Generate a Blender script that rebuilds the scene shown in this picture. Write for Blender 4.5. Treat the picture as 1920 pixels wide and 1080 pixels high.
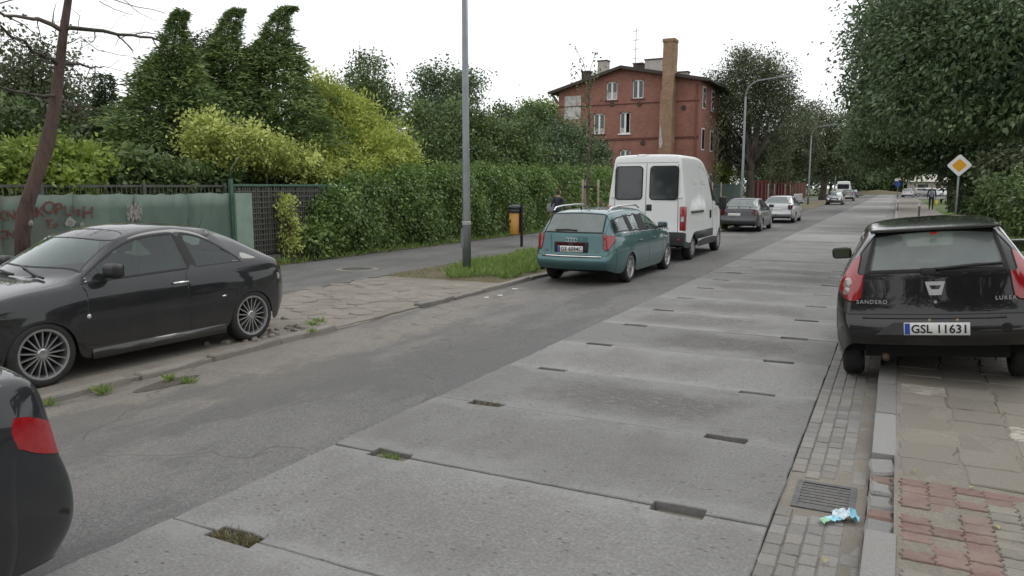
import bpy, bmesh, math, random
import numpy as np
from mathutils import Vector, Matrix
from mathutils.bvhtree import BVHTree
from mathutils.geometry import tessellate_polygon

for o in list(bpy.data.objects):
    bpy.data.objects.remove(o)
scene = bpy.context.scene
COL = scene.collection
rng = np.random.default_rng(7)
random.seed(7)
R = math.radians

# ---------------------------------------------------------------- camera
CAM_H, CAM_F, CAM_YAW, CAM_PITCH = 1.85, 1425.6, 0.466, 0.1327
_cy, _sy, _cp, _sp = math.cos(CAM_YAW), math.sin(CAM_YAW), math.cos(CAM_PITCH), math.sin(CAM_PITCH)
FW = Vector((-_sy*_cp, _cy*_cp, -_sp)); RT = Vector((_cy, _sy, 0)); UP = RT.cross(FW)
CPOS = Vector((0, 0, CAM_H))
cam_data = bpy.data.cameras.new('camera')
cam_data.sensor_width = 36; cam_data.lens = 36*CAM_F/1920
cam_data.clip_start = 0.1; cam_data.clip_end = 2000
cam = bpy.data.objects.new('camera', cam_data)
m3 = Matrix((RT, UP, -FW)).transposed()
cam.matrix_world = Matrix.Translation(CPOS) @ m3.to_4x4()
COL.objects.link(cam); scene.camera = cam

# ---------------------------------------------------------------- sky, sun, exposure (overcast day)
world = bpy.data.worlds.new('World'); scene.world = world; world.use_nodes = True
wn = world.node_tree; wn.nodes.clear()
sky = wn.nodes.new('ShaderNodeTexSky'); sky.sky_type = 'NISHITA'; sky.sun_disc = False
sky.sun_elevation = R(52); sky.sun_rotation = R(200); sky.dust_density = 6; sky.air_density = 1.5
bg1 = wn.nodes.new('ShaderNodeBackground'); bg1.inputs['Strength'].default_value = 0.06
wn.links.new(sky.outputs[0], bg1.inputs['Color'])
bg2 = wn.nodes.new('ShaderNodeBackground')          # the closed white cloud deck
bg2.inputs['Color'].default_value = (0.97, 0.985, 1.0, 1); bg2.inputs['Strength'].default_value = 1.36
mx = wn.nodes.new('ShaderNodeMixShader'); mx.inputs[0].default_value = 0.86
out = wn.nodes.new('ShaderNodeOutputWorld')
wn.links.new(bg1.outputs[0], mx.inputs[1]); wn.links.new(bg2.outputs[0], mx.inputs[2]); wn.links.new(mx.outputs[0], out.inputs[0])
sd = bpy.data.lights.new('sun', 'SUN'); sd.energy = 0.7; sd.angle = R(25); sd.color = (1, 0.97, 0.93)
sun = bpy.data.objects.new('sun', sd); COL.objects.link(sun)
sun.rotation_euler = (R(38), 0, R(160)); sun.location = (0, 0, 40)
scene.view_settings.view_transform = 'Standard'; scene.view_settings.look = 'None'
scene.view_settings.exposure = 0.0; scene.view_settings.gamma = 1.0
scene.view_settings.use_curve_mapping = False
scene.render.engine = 'CYCLES'
scene.cycles.max_bounces = 6; scene.cycles.diffuse_bounces = 3; scene.cycles.glossy_bounces = 3
scene.cycles.transmission_bounces = 4; scene.cycles.transparent_max_bounces = 12
scene.cycles.caustics_reflective = False; scene.cycles.caustics_refractive = False
scene.cycles.use_denoising = True

# ---------------------------------------------------------------- placing helpers
def pray(px, py):
    return FW*CAM_F + RT*(px-960) - UP*(py-540)
def gnd(px, py, z=0.0):
    d = pray(px, py); return CPOS + d*((z-CAM_H)/d.z)
def atX(px, py, X):
    d = pray(px, py); return CPOS + d*(X/d.x)
def atY(px, py, Y):
    d = pray(px, py); return CPOS + d*(Y/d.y)

# ---------------------------------------------------------------- object helpers
def link(name, data, parent=None, loc=None, rot=None, label=None, category=None, group=None, kind=None):
    o = bpy.data.objects.new(name, data); COL.objects.link(o)
    if parent is not None: o.parent = parent
    if loc is not None: o.location = loc
    if rot is not None: o.rotation_euler = rot
    if label: o['label'] = label
    if category: o['category'] = category
    if group: o['group'] = group
    if kind: o['kind'] = kind
    return o
def empty(name, loc=(0, 0, 0), rz=0, **k):
    o = link(name, None, loc=loc, rot=(0, 0, rz), **k); o.empty_display_size = 0.2
    return o
def mesh_of(name, verts, faces, mat=None, smooth=False):
    me = bpy.data.meshes.new(name); me.from_pydata([tuple(v) for v in verts], [], faces); me.update()
    if mat is not None:
        for m in (mat if isinstance(mat, (list, tuple)) else [mat]): me.materials.append(m)
    if smooth: me.polygons.foreach_set('use_smooth', [True]*len(me.polygons))
    return me
class MB:
    """collects shapes that belong to ONE part"""
    def __init__(s): s.v = []; s.f = []; s.m = []
    def add(s, vs, fs, mi=0):
        b = len(s.v); s.v += [tuple(v) for v in vs]; s.f += [tuple(i+b for i in f) for f in fs]; s.m += [mi]*len(fs); return s
    def box(s, lo, hi, mi=0, M=None):
        x0, y0, z0 = lo; x1, y1, z1 = hi
        vs = [Vector(p) for p in ((x0,y0,z0),(x1,y0,z0),(x1,y1,z0),(x0,y1,z0),(x0,y0,z1),(x1,y0,z1),(x1,y1,z1),(x0,y1,z1))]
        if M is not None: vs = [M @ v for v in vs]
        return s.add(vs, [(0,3,2,1),(4,5,6,7),(0,1,5,4),(1,2,6,5),(2,3,7,6),(3,0,4,7)], mi)
    def bar(s, a, b, w, h=None, mi=0, up=(0, 0, 1)):
        a = Vector(a); b = Vector(b); d = (b-a).normalized(); u = Vector(up)
        if abs(d.dot(u)) > .98: u = Vector((1, 0, 0))
        sd_ = d.cross(u).normalized(); u2 = sd_.cross(d); h = h or w
        vs = []
        for p in (a, b):
            for i, j in ((-1,-1),(1,-1),(1,1),(-1,1)): vs.append(p + sd_*(i*w/2) + u2*(j*h/2))
        return s.add(vs, [(3,2,1,0),(4,5,6,7),(0,1,5,4),(1,2,6,5),(2,3,7,6),(3,0,4,7)], mi)
    def tube(s, pts, rad, n=8, mi=0, cap=True):
        pts = [Vector(p) for p in pts]
        rad = list(rad) if hasattr(rad, '__len__') else [rad]*len(pts)
        vs = []; fs = []; up = Vector((0.13, 0.31, 0.94)); prev = None
        for i, p in enumerate(pts):
            d = (pts[min(i+1, len(pts)-1)] - pts[max(i-1, 0)]).normalized()
            if prev is None:
                a = d.cross(up)
                if a.length < .05: a = d.cross(Vector((1, 0, 0)))
                a.normalize()
            else: a = (prev - d*prev.dot(d)).normalized()
            prev = a; c = d.cross(a)
            for k in range(n):
                t = 2*math.pi*k/n; vs.append(p + (a*math.cos(t)+c*math.sin(t))*rad[i])
        for i in range(len(pts)-1):
            for k in range(n):
                k2 = (k+1) % n; fs.append((i*n+k, i*n+k2, (i+1)*n+k2, (i+1)*n+k))
        if cap:
            fs.append(tuple(range(n))[::-1]); fs.append(tuple((len(pts)-1)*n+k for k in range(n)))
        return s.add(vs, fs, mi)
    def lathe(s, prof, n=24, mi=0, M=None, mis=None):
        """prof: (radius, height) list; axis local z"""
        vs = []; fs = []; mm = []
        for (r_, h) in prof:
            for k in range(n):
                t = 2*math.pi*k/n; v = Vector((r_*math.cos(t), r_*math.sin(t), h)); vs.append(M @ v if M is not None else v)
        for i in range(len(prof)-1):
            for k in range(n):
                k2 = (k+1) % n; fs.append((i*n+k, i*n+k2, (i+1)*n+k2, (i+1)*n+k))
        s.add(vs, fs, mi)
        if mis:
            for i in range(len(prof)-1):
                for k in range(n): s.m[len(s.m)-len(fs)+i*n+k] = mis[i]
        return s
    def prism(s, poly, z0, z1, ch=0.0, mi=0, chz=None):
        """upright prism on a 2-D outline, top edge chamfered by ch"""
        n = len(poly); cx = sum(p[0] for p in poly)/n; cy_ = sum(p[1] for p in poly)/n
        chz = ch if chz is None else chz
        vs = [(x, y, z0) for x, y in poly]; fs = []
        if ch > 0:
            vs += [(x, y, z1-chz) for x, y in poly]
            for x, y in poly:
                dx, dy = cx-x, cy_-y; l = math.hypot(dx, dy) or 1; vs.append((x+dx/l*ch*1.3, y+dy/l*ch*1.3, z1))
            lv = 3
        else:
            vs += [(x, y, z1) for x, y in poly]; lv = 2
        for L in range(lv-1):
            for k in range(n):
                k2 = (k+1) % n; fs.append((L*n+k, L*n+k2, (L+1)*n+k2, (L+1)*n+k))
        fs.append(tuple((lv-1)*n+k for k in range(n)))
        return s.add(vs, fs, mi)
    def mesh(s, name, mats, smooth=False):
        me = mesh_of(name, s.v, s.f, mats, smooth)
        if any(s.m): me.polygons.foreach_set('material_index', s.m)
        return me
    def obj(s, name, mats, parent=None, smooth=False, **k):
        return link(name, s.mesh(name, mats, smooth), parent, **k)
def smooth_by_angle(me, ang=40):
    bm = bmesh.new(); bm.from_mesh(me)
    for f in bm.faces: f.smooth = True
    for e in bm.edges:
        if len(e.link_faces) == 2 and e.calc_face_angle(0) > R(ang): e.smooth = False
    bm.to_mesh(me); bm.free(); return me
def bevelled(mb, name, mats, w=0.02, seg=2):
    me = mb.mesh(name, mats); bm = bmesh.new(); bm.from_mesh(me)
    bmesh.ops.remove_doubles(bm, verts=bm.verts, dist=1e-5)
    bmesh.ops.bevel(bm, geom=list(bm.edges), offset=w, segments=seg, affect='EDGES', profile=0.6)
    bmesh.ops.recalc_face_normals(bm, faces=bm.faces)
    bm.to_mesh(me); bm.free(); return smooth_by_angle(me, 50)
def text_mesh(s, size, mat, depth=0.002, align='CENTER', spacing=1.0, bold=0.0):
    cu = bpy.data.curves.new('txt', 'FONT'); cu.body = s; cu.size = size; cu.extrude = depth
    cu.align_x = align; cu.align_y = 'CENTER'; cu.space_character = spacing; cu.offset = bold
    cu.resolution_u = 3
    o = bpy.data.objects.new('txt', cu); COL.objects.link(o)
    dg = bpy.context.evaluated_depsgraph_get(); me = bpy.data.meshes.new_from_object(o.evaluated_get(dg))
    bpy.data.objects.remove(o); bpy.data.curves.remove(cu)
    me.materials.clear(); me.materials.append(mat); return me

# ---------------------------------------------------------------- material helpers
class NT:
    def __init__(s, name):
        s.mat = bpy.data.materials.new(name); s.mat.use_nodes = True
        s.t = s.mat.node_tree; s.b = s.t.nodes['Principled BSDF']; s.out = s.t.nodes['Material Output']
        s._co = None
    def n(s, ty, **kw):
        nd = s.t.nodes.new(ty)
        for k, v in kw.items(): setattr(nd, k, v)
        return nd
    def l(s, a, b): s.t.links.new(a, b)
    def set(s, sock, v):
        if hasattr(v, 'links') or isinstance(v, bpy.types.NodeSocket): s.l(v, sock)
        else:
            if isinstance(v, (tuple, list)) and len(v) == 3 and sock.type == 'RGBA': v = (*v, 1)
            sock.default_value = v
    def co(s, kind='Object'):
        if s._co is None: s._co = s.n('ShaderNodeTexCoord')
        return s._co.outputs[kind]
    def geo(s): return s.n('ShaderNodeNewGeometry').outputs['Position']
    def map(s, vec, scale=(1, 1, 1), loc=(0, 0, 0), rot=(0, 0, 0)):
        m = s.n('ShaderNodeMapping'); s.l(vec, m.inputs[0]); m.inputs['Scale'].default_value = scale
        m.inputs['Location'].default_value = loc; m.inputs['Rotation'].default_value = rot; return m.outputs[0]
    def noise(s, scale, detail=4, rough=0.55, vec=None, dist=0.0):
        t = s.n('ShaderNodeTexNoise'); s.l(vec if vec is not None else s.co(), t.inputs['Vector'])
        t.inputs['Scale'].default_value = scale; t.inputs['Detail'].default_value = detail
        t.inputs['Roughness'].default_value = rough; t.inputs['Distortion'].default_value = dist; return t.outputs['Fac']
    def voro(s, scale, vec=None, feature='F1', out='Distance', rand=1.0):
        t = s.n('ShaderNodeTexVoronoi', feature=feature); s.l(vec if vec is not None else s.co(), t.inputs['Vector'])
        t.inputs['Scale'].default_value = scale; t.inputs['Randomness'].default_value = rand; return t.outputs[out]
    def ramp(s, fac, stops, interp='LINEAR'):
        r_ = s.n('ShaderNodeValToRGB'); s.l(fac, r_.inputs[0]); cr = r_.color_ramp; cr.interpolation = interp
        while len(cr.elements) < len(stops): cr.elements.new(0.5)
        for e, (p, c) in zip(cr.elements, stops):
            e.position = p; c = (c, c, c) if not isinstance(c, (tuple, list)) else c; e.color = (*c, 1)
        return r_.outputs[0]
    def mix(s, fac, a, b, mode='MIX'):
        m = s.n('ShaderNodeMix', data_type='RGBA', blend_type=mode)
        s.set(m.inputs[0], fac); s.set(m.inputs[6], a); s.set(m.inputs[7], b); return m.outputs[2]
    def math(s, op, a, b=0.0, c=None, clamp=False):
        m = s.n('ShaderNodeMath', operation=op, use_clamp=clamp); s.set(m.inputs[0], a); s.set(m.inputs[1], b)
        if c is not None: s.set(m.inputs[2], c)
        return m.outputs[0]
    def sep(s, vec):
        m = s.n('ShaderNodeSeparateXYZ'); s.l(vec, m.inputs[0]); return m.outputs
    def rand(s): return s.n('ShaderNodeObjectInfo').outputs['Random']
    def attr(s, name):
        a = s.n('ShaderNodeAttribute'); a.attribute_name = name; return a.outputs
    def bump(s, h, strength=0.3, dist=0.01):
        b = s.n('ShaderNodeBump'); s.l(h, b.inputs['Height']); b.inputs['Strength'].default_value = strength
        b.inputs['Distance'].default_value = dist; s.l(b.outputs[0], s.b.inputs['Normal'])
    def col(s, c): s.set(s.b.inputs['Base Color'], c); return s
    def p(s, **kw):
        for k, v in kw.items(): s.set(s.b.inputs[k.replace('_', ' ')], v)
        return s

def plain(name, c, rough=0.5, metal=0.0, var=0.12, scale=8, coat=0.0, bump=0.0, spec=0.5):
    t = NT(name)
    f = t.noise(scale, 5)
    t.col(t.mix(t.ramp(f, [(0.3, 0), (0.7, 1)]), tuple(x*(1-var) for x in c), tuple(min(1, x*(1+var)) for x in c)))
    t.p(Roughness=rough, Metallic=metal); t.b.inputs['Coat Weight'].default_value = coat
    t.b.inputs['Coat Roughness'].default_value = 0.05; t.b.inputs['Specular IOR Level'].default_value = spec
    if bump: t.bump(t.noise(scale*8, 4), bump, 0.004)
    return t.mat
def leaf_mat(name, c0, c1, c2, trans=0.25, rough=0.5, gain=1.6):
    t = NT(name); a = t.attr('tone')[2]
    def gn(c):
        m_ = sum(c)/3; return tuple((v*.90+m_*.10)*gain for v in c)
    c0, c1, c2 = gn(c0), gn(c1), gn(c2)
    c = t.ramp(a, [(0.0, c0), (0.5, c1), (1.0, c2)])
    t.col(c); t.p(Roughness=rough); t.b.inputs['Specular IOR Level'].default_value = 0.5
    tr = t.n('ShaderNodeBsdfTranslucent'); t.l(c, tr.inputs[0])
    m = t.n('ShaderNodeMixShader'); m.inputs[0].default_value = trans
    t.l(t.b.outputs[0], m.inputs[1]); t.l(tr.outputs[0], m.inputs[2]); t.l(m.outputs[0], t.out.inputs[0]); return t.mat
def paint(name, c, metal=0.0, rough=0.35, coat=1.0, dirt=0.25, dirtc=(0.2, 0.18, 0.15)):
    t = NT(name); f = t.noise(3.2, 6, 0.65); z = t.sep(t.co())[2]
    low = t.math('MULTIPLY', t.math('SUBTRACT', 0.75, z, clamp=True), 0.9)
    d = t.math('MULTIPLY', t.math('ADD', t.math('MULTIPLY', t.ramp(f, [(0.45, 0), (0.75, 1)]), 0.25), low), dirt, clamp=True)
    t.col(t.mix(d, c, dirtc)); t.p(Metallic=metal)
    t.set(t.b.inputs['Roughness'], t.math('ADD', rough, t.math('MULTIPLY', f, 0.15)))
    t.b.inputs['Coat Weight'].default_value = coat; t.b.inputs['Specular IOR Level'].default_value = 0.15
    t.set(t.b.inputs['Coat Roughness'], t.math('ADD', 0.03, t.math('MULTIPLY', d, 0.5))); return t.mat
def glass(name, tint, ior=1.5, rough=0.02, film=0.0):
    t = NT(name); tr = t.n('ShaderNodeBsdfTransparent'); tr.inputs[0].default_value = (*tint, 1)
    g = t.n('ShaderNodeBsdfGlossy'); g.inputs['Roughness'].default_value = rough; g.inputs[0].default_value = (0.95, 1, 1, 1)
    fr = t.n('ShaderNodeFresnel'); fr.inputs[0].default_value = ior
    ge = t.n('ShaderNodeNewGeometry')
    # both faces of a thin pane reflect alike
    i2 = t.math('ADD', t.math('MULTIPLY', ge.outputs['Backfacing'], (1/ior)-ior), ior); t.l(i2, fr.inputs[0])
    fac = t.math('MULTIPLY', fr.outputs[0], 1.3, clamp=True)
    m = t.n('ShaderNodeMixShader'); t.l(fac, m.inputs[0]); t.l(tr.outputs[0], m.inputs[1]); t.l(g.outputs[0], m.inputs[2])
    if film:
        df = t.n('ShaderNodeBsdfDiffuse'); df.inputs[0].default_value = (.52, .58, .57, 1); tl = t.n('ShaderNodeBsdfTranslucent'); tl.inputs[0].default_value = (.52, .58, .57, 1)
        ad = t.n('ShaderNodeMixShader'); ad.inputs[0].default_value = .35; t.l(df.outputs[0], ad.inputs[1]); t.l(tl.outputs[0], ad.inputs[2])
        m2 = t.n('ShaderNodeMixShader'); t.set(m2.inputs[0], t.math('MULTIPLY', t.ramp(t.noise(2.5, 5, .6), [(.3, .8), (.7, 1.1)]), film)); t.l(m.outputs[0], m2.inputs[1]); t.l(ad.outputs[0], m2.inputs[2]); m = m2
    t.l(m.outputs[0], t.out.inputs[0]); return t.mat
def emissionless_white(name): return plain(name, (0.78, 0.78, 0.78), 0.4, var=0.05)

MAT = {}
MAT['rubber'] = plain('rubber', (0.014, 0.014, 0.015), 0.7, var=0.25, scale=20)
MAT['tyre'] = plain('tyre', (0.022, 0.021, 0.021), 0.75, var=0.35, scale=14, bump=0.2)
MAT['black'] = plain('black_plastic', (0.016, 0.016, 0.017), 0.45, var=0.2)
MAT['dark'] = plain('dark_underside', (0.012, 0.012, 0.012), 0.9)
MAT['greyplastic'] = plain('grey_plastic', (0.045, 0.047, 0.05), 0.55, var=0.2)
MAT['chrome'] = plain('chrome', (0.75, 0.75, 0.76), 0.12, 1.0, var=0.05)
MAT['mirror'] = plain('mirror_glass', (0.22, 0.23, 0.23), 0.05, 1.0, var=0.02)
MAT['silverbadge'] = plain('silver_badge', (0.55, 0.56, 0.57), 0.3, 0.35, var=0.05)
MAT['alloy'] = plain('alloy', (0.42, 0.42, 0.42), 0.32, 0.85, var=0.12, scale=15)
MAT['alloydark'] = plain('alloy_worn', (0.30, 0.295, 0.29), 0.4, 0.8, var=0.25, scale=22)
MAT['hubcap'] = plain('hubcap', (0.36, 0.36, 0.37), 0.4, 0.3, var=0.1)
MAT['seat'] = plain('seat_cloth', (0.045, 0.045, 0.05), 0.9, var=0.2, scale=30)
MAT['seatgrey'] = plain('seat_cloth_grey', (0.13, 0.14, 0.14), 0.9, var=0.2, scale=30)
MAT['glass'] = glass('car_glass', (0.55, 0.66, 0.62), film=0.05)
MAT['glassfilm'] = glass('dusty_glass', (0.66, 0.76, 0.73), film=0.50)  # pale film: dust plus the sky's milky reflection put in as colour
MAT['glassdark'] = glass('tinted_glass', (0.06, 0.065, 0.065), 1.55)
MAT['lens'] = glass('clear_lens', (0.8, 0.8, 0.8), 1.5)
def lamp_red(name, c): return plain(name, c, 0.12, coat=1.0, var=0.15, scale=40)
MAT['red'] = lamp_red('tail_lamp_red', (0.30, 0.008, 0.012))
MAT['reddark'] = lamp_red('tail_lamp_smoked', (0.075, 0.008, 0.012))
MAT['lampclear'] = plain('lamp_clear', (0.62, 0.60, 0.58), 0.12, 0.4, coat=1.0, scale=30)
MAT['lampsmoke'] = plain('lamp_smoked_clear', (0.36, 0.30, 0.29), 0.15, 0.3, coat=1.0, scale=60, var=.3)
MAT['platewhite'] = plain('plate_white', (0.70, 0.70, 0.69), 0.45, var=0.06, scale=25)
MAT['plateblue'] = plain('plate_blue', (0.02, 0.07, 0.35), 0.4)
MAT['ink'] = plain('ink_black', (0.01, 0.01, 0.01), 0.5)
# ================================================================ GROUND MATERIALS
def mat_concrete(name, local_wear=True, joints=False):
    t = NT(name); w = t.geo(); rd = t.rand()
    big = t.noise(0.9, 5, 0.6, w); fine = t.noise(48, 6, 0.75, w); mid = t.noise(9, 6, 0.65, w)
    c = t.ramp(big, [(0.25, (0.135, 0.132, 0.128)), (0.75, (0.225, 0.221, 0.215))])
    c = t.mix(0.45, c, t.ramp(fine, [(0.32, (0.075, 0.072, 0.069)), (0.5, (0.185, 0.182, 0.177)), (0.68, (0.38, 0.375, 0.37))]))
    c = t.mix(t.ramp(mid, [(0.5, 0), (0.72, 0.45)]), c, (0.155, 0.145, 0.132))
    st_ = t.noise(0.55, 7, 0.72, t.map(w, (1.6, .8, 1), (3, 1, 0)))
    c = t.mix(t.ramp(st_, [(0.48, 0), (0.62, 0.42)]), c, (0.105, 0.10, 0.093))
    # scattered pits where the skin is gone
    pm = t.noise(2.1, 4, 0.6, w); pit = t.voro(11, t.map(w, (1, 1.8, 1)))
    pitm = t.math('MULTIPLY', t.ramp(pit, [(0.10, 1), (0.2, 0)]), t.ramp(pm, [(0.40, 0), (0.56, 1)]))
    h = t.math('SUBTRACT', t.math('ADD', t.math('MULTIPLY', fine, 0.5), t.math('MULTIPLY', mid, 0.6)), t.math('MULTIPLY', pitm, 1.2))
    c = t.mix(t.math('MULTIPLY', pitm, 0.85), c, (0.075, 0.07, 0.063))
    if local_wear:
        o = t.sep(t.co()); ay = t.math('ABSOLUTE', t.math('ADD', o[1], t.math('MULTIPLY', t.math('SUBTRACT', t.noise(1.7, 5, 0.65, w), 0.5), 1.1)))
        band = t.ramp(ay, [(0.2, 1), (0.52, 0)])
        ax = t.ramp(t.math('ADD', t.math('ABSOLUTE', t.math('ADD', o[0], t.math('MULTIPLY', t.math('SUBTRACT', rd, .5), .7))), t.math('MULTIPLY', t.math('SUBTRACT', t.noise(1.6, 5, .65, w), .5), 1.6)), [(0.55, 1), (1.3, 0)])
        amt = t.math('MULTIPLY', t.math('MULTIPLY', band, ax), t.ramp(t.math('FRACT', t.math('MULTIPLY', rd, 7.3)), [(0.15, 0.25), (0.5, 1)]))
        rag = t.ramp(t.noise(11, 7, 0.78, t.map(w, (1, 1.8, 1))), [(0.44, 0), (0.53, 1)])
        wm = t.math('MULTIPLY', amt, rag)
        c = t.mix(t.math('MULTIPLY', wm, 0.8), c, (0.118, 0.108, 0.095))
        h = t.math('SUBTRACT', h, t.math('MULTIPLY', wm, 1.3))
        # paler, smoother cement along the joints
        c = t.mix(t.math('MULTIPLY', t.ramp(ay, [(0.5, 0), (0.66, 1)]), 0.30), c, (0.31, 0.307, 0.30))
    c = t.mix(1.0, c, t.ramp(rd, [(0, (0.80, 0.80, 0.79)), (1, (1.08, 1.08, 1.08))]), 'MULTIPLY')
    if joints:
        y = t.sep(w)[1]; fr = t.math('ABSOLUTE', t.math('SUBTRACT', t.math('FRACT', t.math('DIVIDE', t.math('SUBTRACT', y, 2.78), 1.396)), 0.5))
        c = t.mix(t.ramp(fr, [(0.47, 0), (0.495, 0.6)]), c, (0.12, 0.115, 0.11))
        c = t.mix(t.math('MULTIPLY', t.ramp(t.noise(0.12, 3, 0.5, w), [(0.45, 0), (0.6, 1)]), 0.3), c, (0.40, 0.40, 0.395))
    t.col(c); t.p(Roughness=t.ramp(big, [(0.3, 0.62), (0.7, 0.8)])); t.bump(h, 0.55, 0.008); return t.mat
def mat_asphalt(name, base=1.0, dirt=1.0, cracks=True):
    t = NT(name); w = t.geo(); x, y, z = t.sep(w)
    sp = t.voro(95, w, out='Color'); spv = t.sep(sp)[0]
    fine = t.noise(160, 4, 0.7, w); big = t.noise(0.55, 5, 0.6, w); mid = t.noise(3.5, 6, 0.65, w)
    c = t.ramp(big, [(0.3, tuple(base*v for v in (0.108, 0.106, 0.104))), (0.7, tuple(base*v for v in (0.148, 0.145, 0.142)))])
    c = t.mix(t.ramp(spv, [(0.6, 0), (0.95, 0.45)]), c, tuple(base*v for v in (0.27, 0.255, 0.235)))
    c = t.mix(t.ramp(spv, [(0.08, 0.4), (0.3, 0)]), c, tuple(base*v for v in (0.045, 0.044, 0.044)))
    if dirt:
        edge = t.ramp(t.math('ADD', x, t.math('MULTIPLY', mid, 1.3)), [(0.0, 0), (1.0, 0)])
        # sand drifted along the left kerb
        e = t.math('SUBTRACT', -4.55, t.math('ADD', x, t.math('MULTIPLY', t.math('SUBTRACT', t.noise(0.8, 5, 0.65, t.map(w, (1.6, 0.5, 1))), 0.5), 4.5)))
        ny = t.ramp(t.math('MULTIPLY', y, 0.04), [(0.35, 1), (0.75, 0.15)])
        em = t.math('MULTIPLY', t.ramp(e, [(0.0, 0), (1.2, 0.85)]), ny)
        em = t.math('MULTIPLY', em, t.ramp(mid, [(0.3, 0.45), (0.6, 1)]))
        c = t.mix(t.math('MULTIPLY', em, dirt), c, t.ramp(t.noise(40, 5, 0.7, w), [(0.3, (0.15, 0.135, 0.114)), (0.7, (0.27, 0.242, 0.205))]))
    pt = t.noise(0.42, 7, 0.7, t.map(w, (1.5, .6, 1)))
    c = t.mix(t.ramp(pt, [(0.47, 0), (0.53, 0.5)]), c, tuple(base*v for v in (0.075, 0.074, 0.073)))
    c = t.mix(t.ramp(pt, [(0.34, 0.35), (0.42, 0)]), c, tuple(base*v for v in (0.20, 0.19, 0.175)))
    h = t.math('ADD', t.math('MULTIPLY', spv, 0.5), t.math('MULTIPLY', fine, 0.5))
    if cracks:
        dv = t.n('ShaderNodeVectorMath', operation='ADD'); t.l(w, dv.inputs[0])
        nz = t.n('ShaderNodeTexNoise'); t.l(w, nz.inputs['Vector']); nz.inputs['Scale'].default_value = 1.7; nz.inputs['Detail'].default_value = 5
        sc = t.n('ShaderNodeVectorMath', operation='SCALE'); t.l(nz.outputs['Color'], sc.inputs[0]); sc.inputs['Scale'].default_value = 0.7
        t.l(sc.outputs[0], dv.inputs[1])
        cr = t.voro(0.42, dv.outputs[0], 'DISTANCE_TO_EDGE'); cm = t.math('MULTIPLY', t.ramp(cr, [(0.0, 1), (0.009, 0)]), t.ramp(big, [(0.42, 0), (0.52, 0.9)]))
        c = t.mix(cm, c, (0.05, 0.047, 0.044)); h = t.math('SUBTRACT', h, cm)
        c = t.mix(t.math('MULTIPLY', t.ramp(cr, [(0.006, 0.5), (0.02, 0)]), t.ramp(big, [(0.46, 0), (0.56, 0.7)])), c, (0.2, 0.18, 0.155))
    t.col(c); t.p(Roughness=0.78); t.bump(h, 0.6, 0.008); return t.mat
def mat_sand(name, c0=(0.185, 0.166, 0.140), c1=(0.30, 0.27, 0.228), c2=(0.12, 0.108, 0.092)):
    t = NT(name); w = t.geo(); a = t.noise(1.4, 6, 0.65, w); f = t.noise(60, 6, 0.75, w); m = t.noise(7, 5, 0.6, w)
    c = t.ramp(a, [(0.3, c0), (0.7, c1)]); c = t.mix(t.ramp(f, [(0.4, 0), (0.65, 0.6)]), c, c2)
    c = t.mix(t.ramp(t.voro(55, w), [(0.08, 0.7), (0.16, 0)]), c, (0.42, 0.39, 0.34))
    t.col(c); t.p(Roughness=0.95); t.bump(t.math('ADD', f, t.math('MULTIPLY', m, 2)), 0.7, 0.012); return t.mat
def mat_paver(name, c, dirt=(0.28, 0.245, 0.19), dirtiness=0.45, pale=0.0, vary=0.18):
    t = NT(name); w = t.geo(); rd = t.rand(); f = t.noise(85, 5, 0.75, w); m = t.noise(6, 6, 0.7, w); b = t.noise(1.3, 5, 0.6, w)
    lo = tuple(v*(1-vary) for v in c); hi = tuple(v*(1+vary) for v in c)
    k = t.mix(rd, lo, hi); k = t.mix(t.ramp(f, [(0.35, 0.55), (0.55, 0)]), k, tuple(v*0.5 for v in c))
    k = t.mix(t.ramp(f, [(0.6, 0), (0.8, 0.4)]), k, tuple(min(1, v*1.7) for v in c))
    k = t.mix(t.math('MULTIPLY', t.ramp(t.math('ADD', t.math('MULTIPLY', m, 0.6), t.math('MULTIPLY', b, 0.5)), [(0.48, 0), (0.68, 1)]), dirtiness), k, dirt)
    if pale:
        pm = t.math('MULTIPLY', t.ramp(rd, [(0.84, 0), (0.88, 1)]), t.ramp(t.noise(14, 5, 0.7, t.map(w, (1, 2.2, 1))), [(0.46, 0), (0.54, 1)]))
        k = t.mix(t.math('MULTIPLY', pm, pale), k, (0.44, 0.415, 0.365))
    t.col(k); t.p(Roughness=0.85); t.bump(t.math('ADD', f, m), 0.5, 0.006); return t.mat
def mat_grassground(name, c0=(0.05, 0.075, 0.022), c1=(0.10, 0.125, 0.04), c2=(0.16, 0.135, 0.08)):
    t = NT(name); w = t.geo(); a = t.noise(2.2, 6, 0.65, w); f = t.noise(45, 5, 0.75, w); b = t.noise(0.35, 4, 0.6, w)
    c = t.mix(t.ramp(f, [(0.3, 0), (0.7, 1)]), c0, c1); c = t.mix(t.ramp(t.math('ADD', t.math('MULTIPLY', a, .5), t.math('MULTIPLY', b, .5)), [(0.5, 0), (0.66, 0.8)]), c, c2)
    t.col(c); t.p(Roughness=0.95); t.bump(f, 0.9, 0.03); return t.mat

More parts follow.
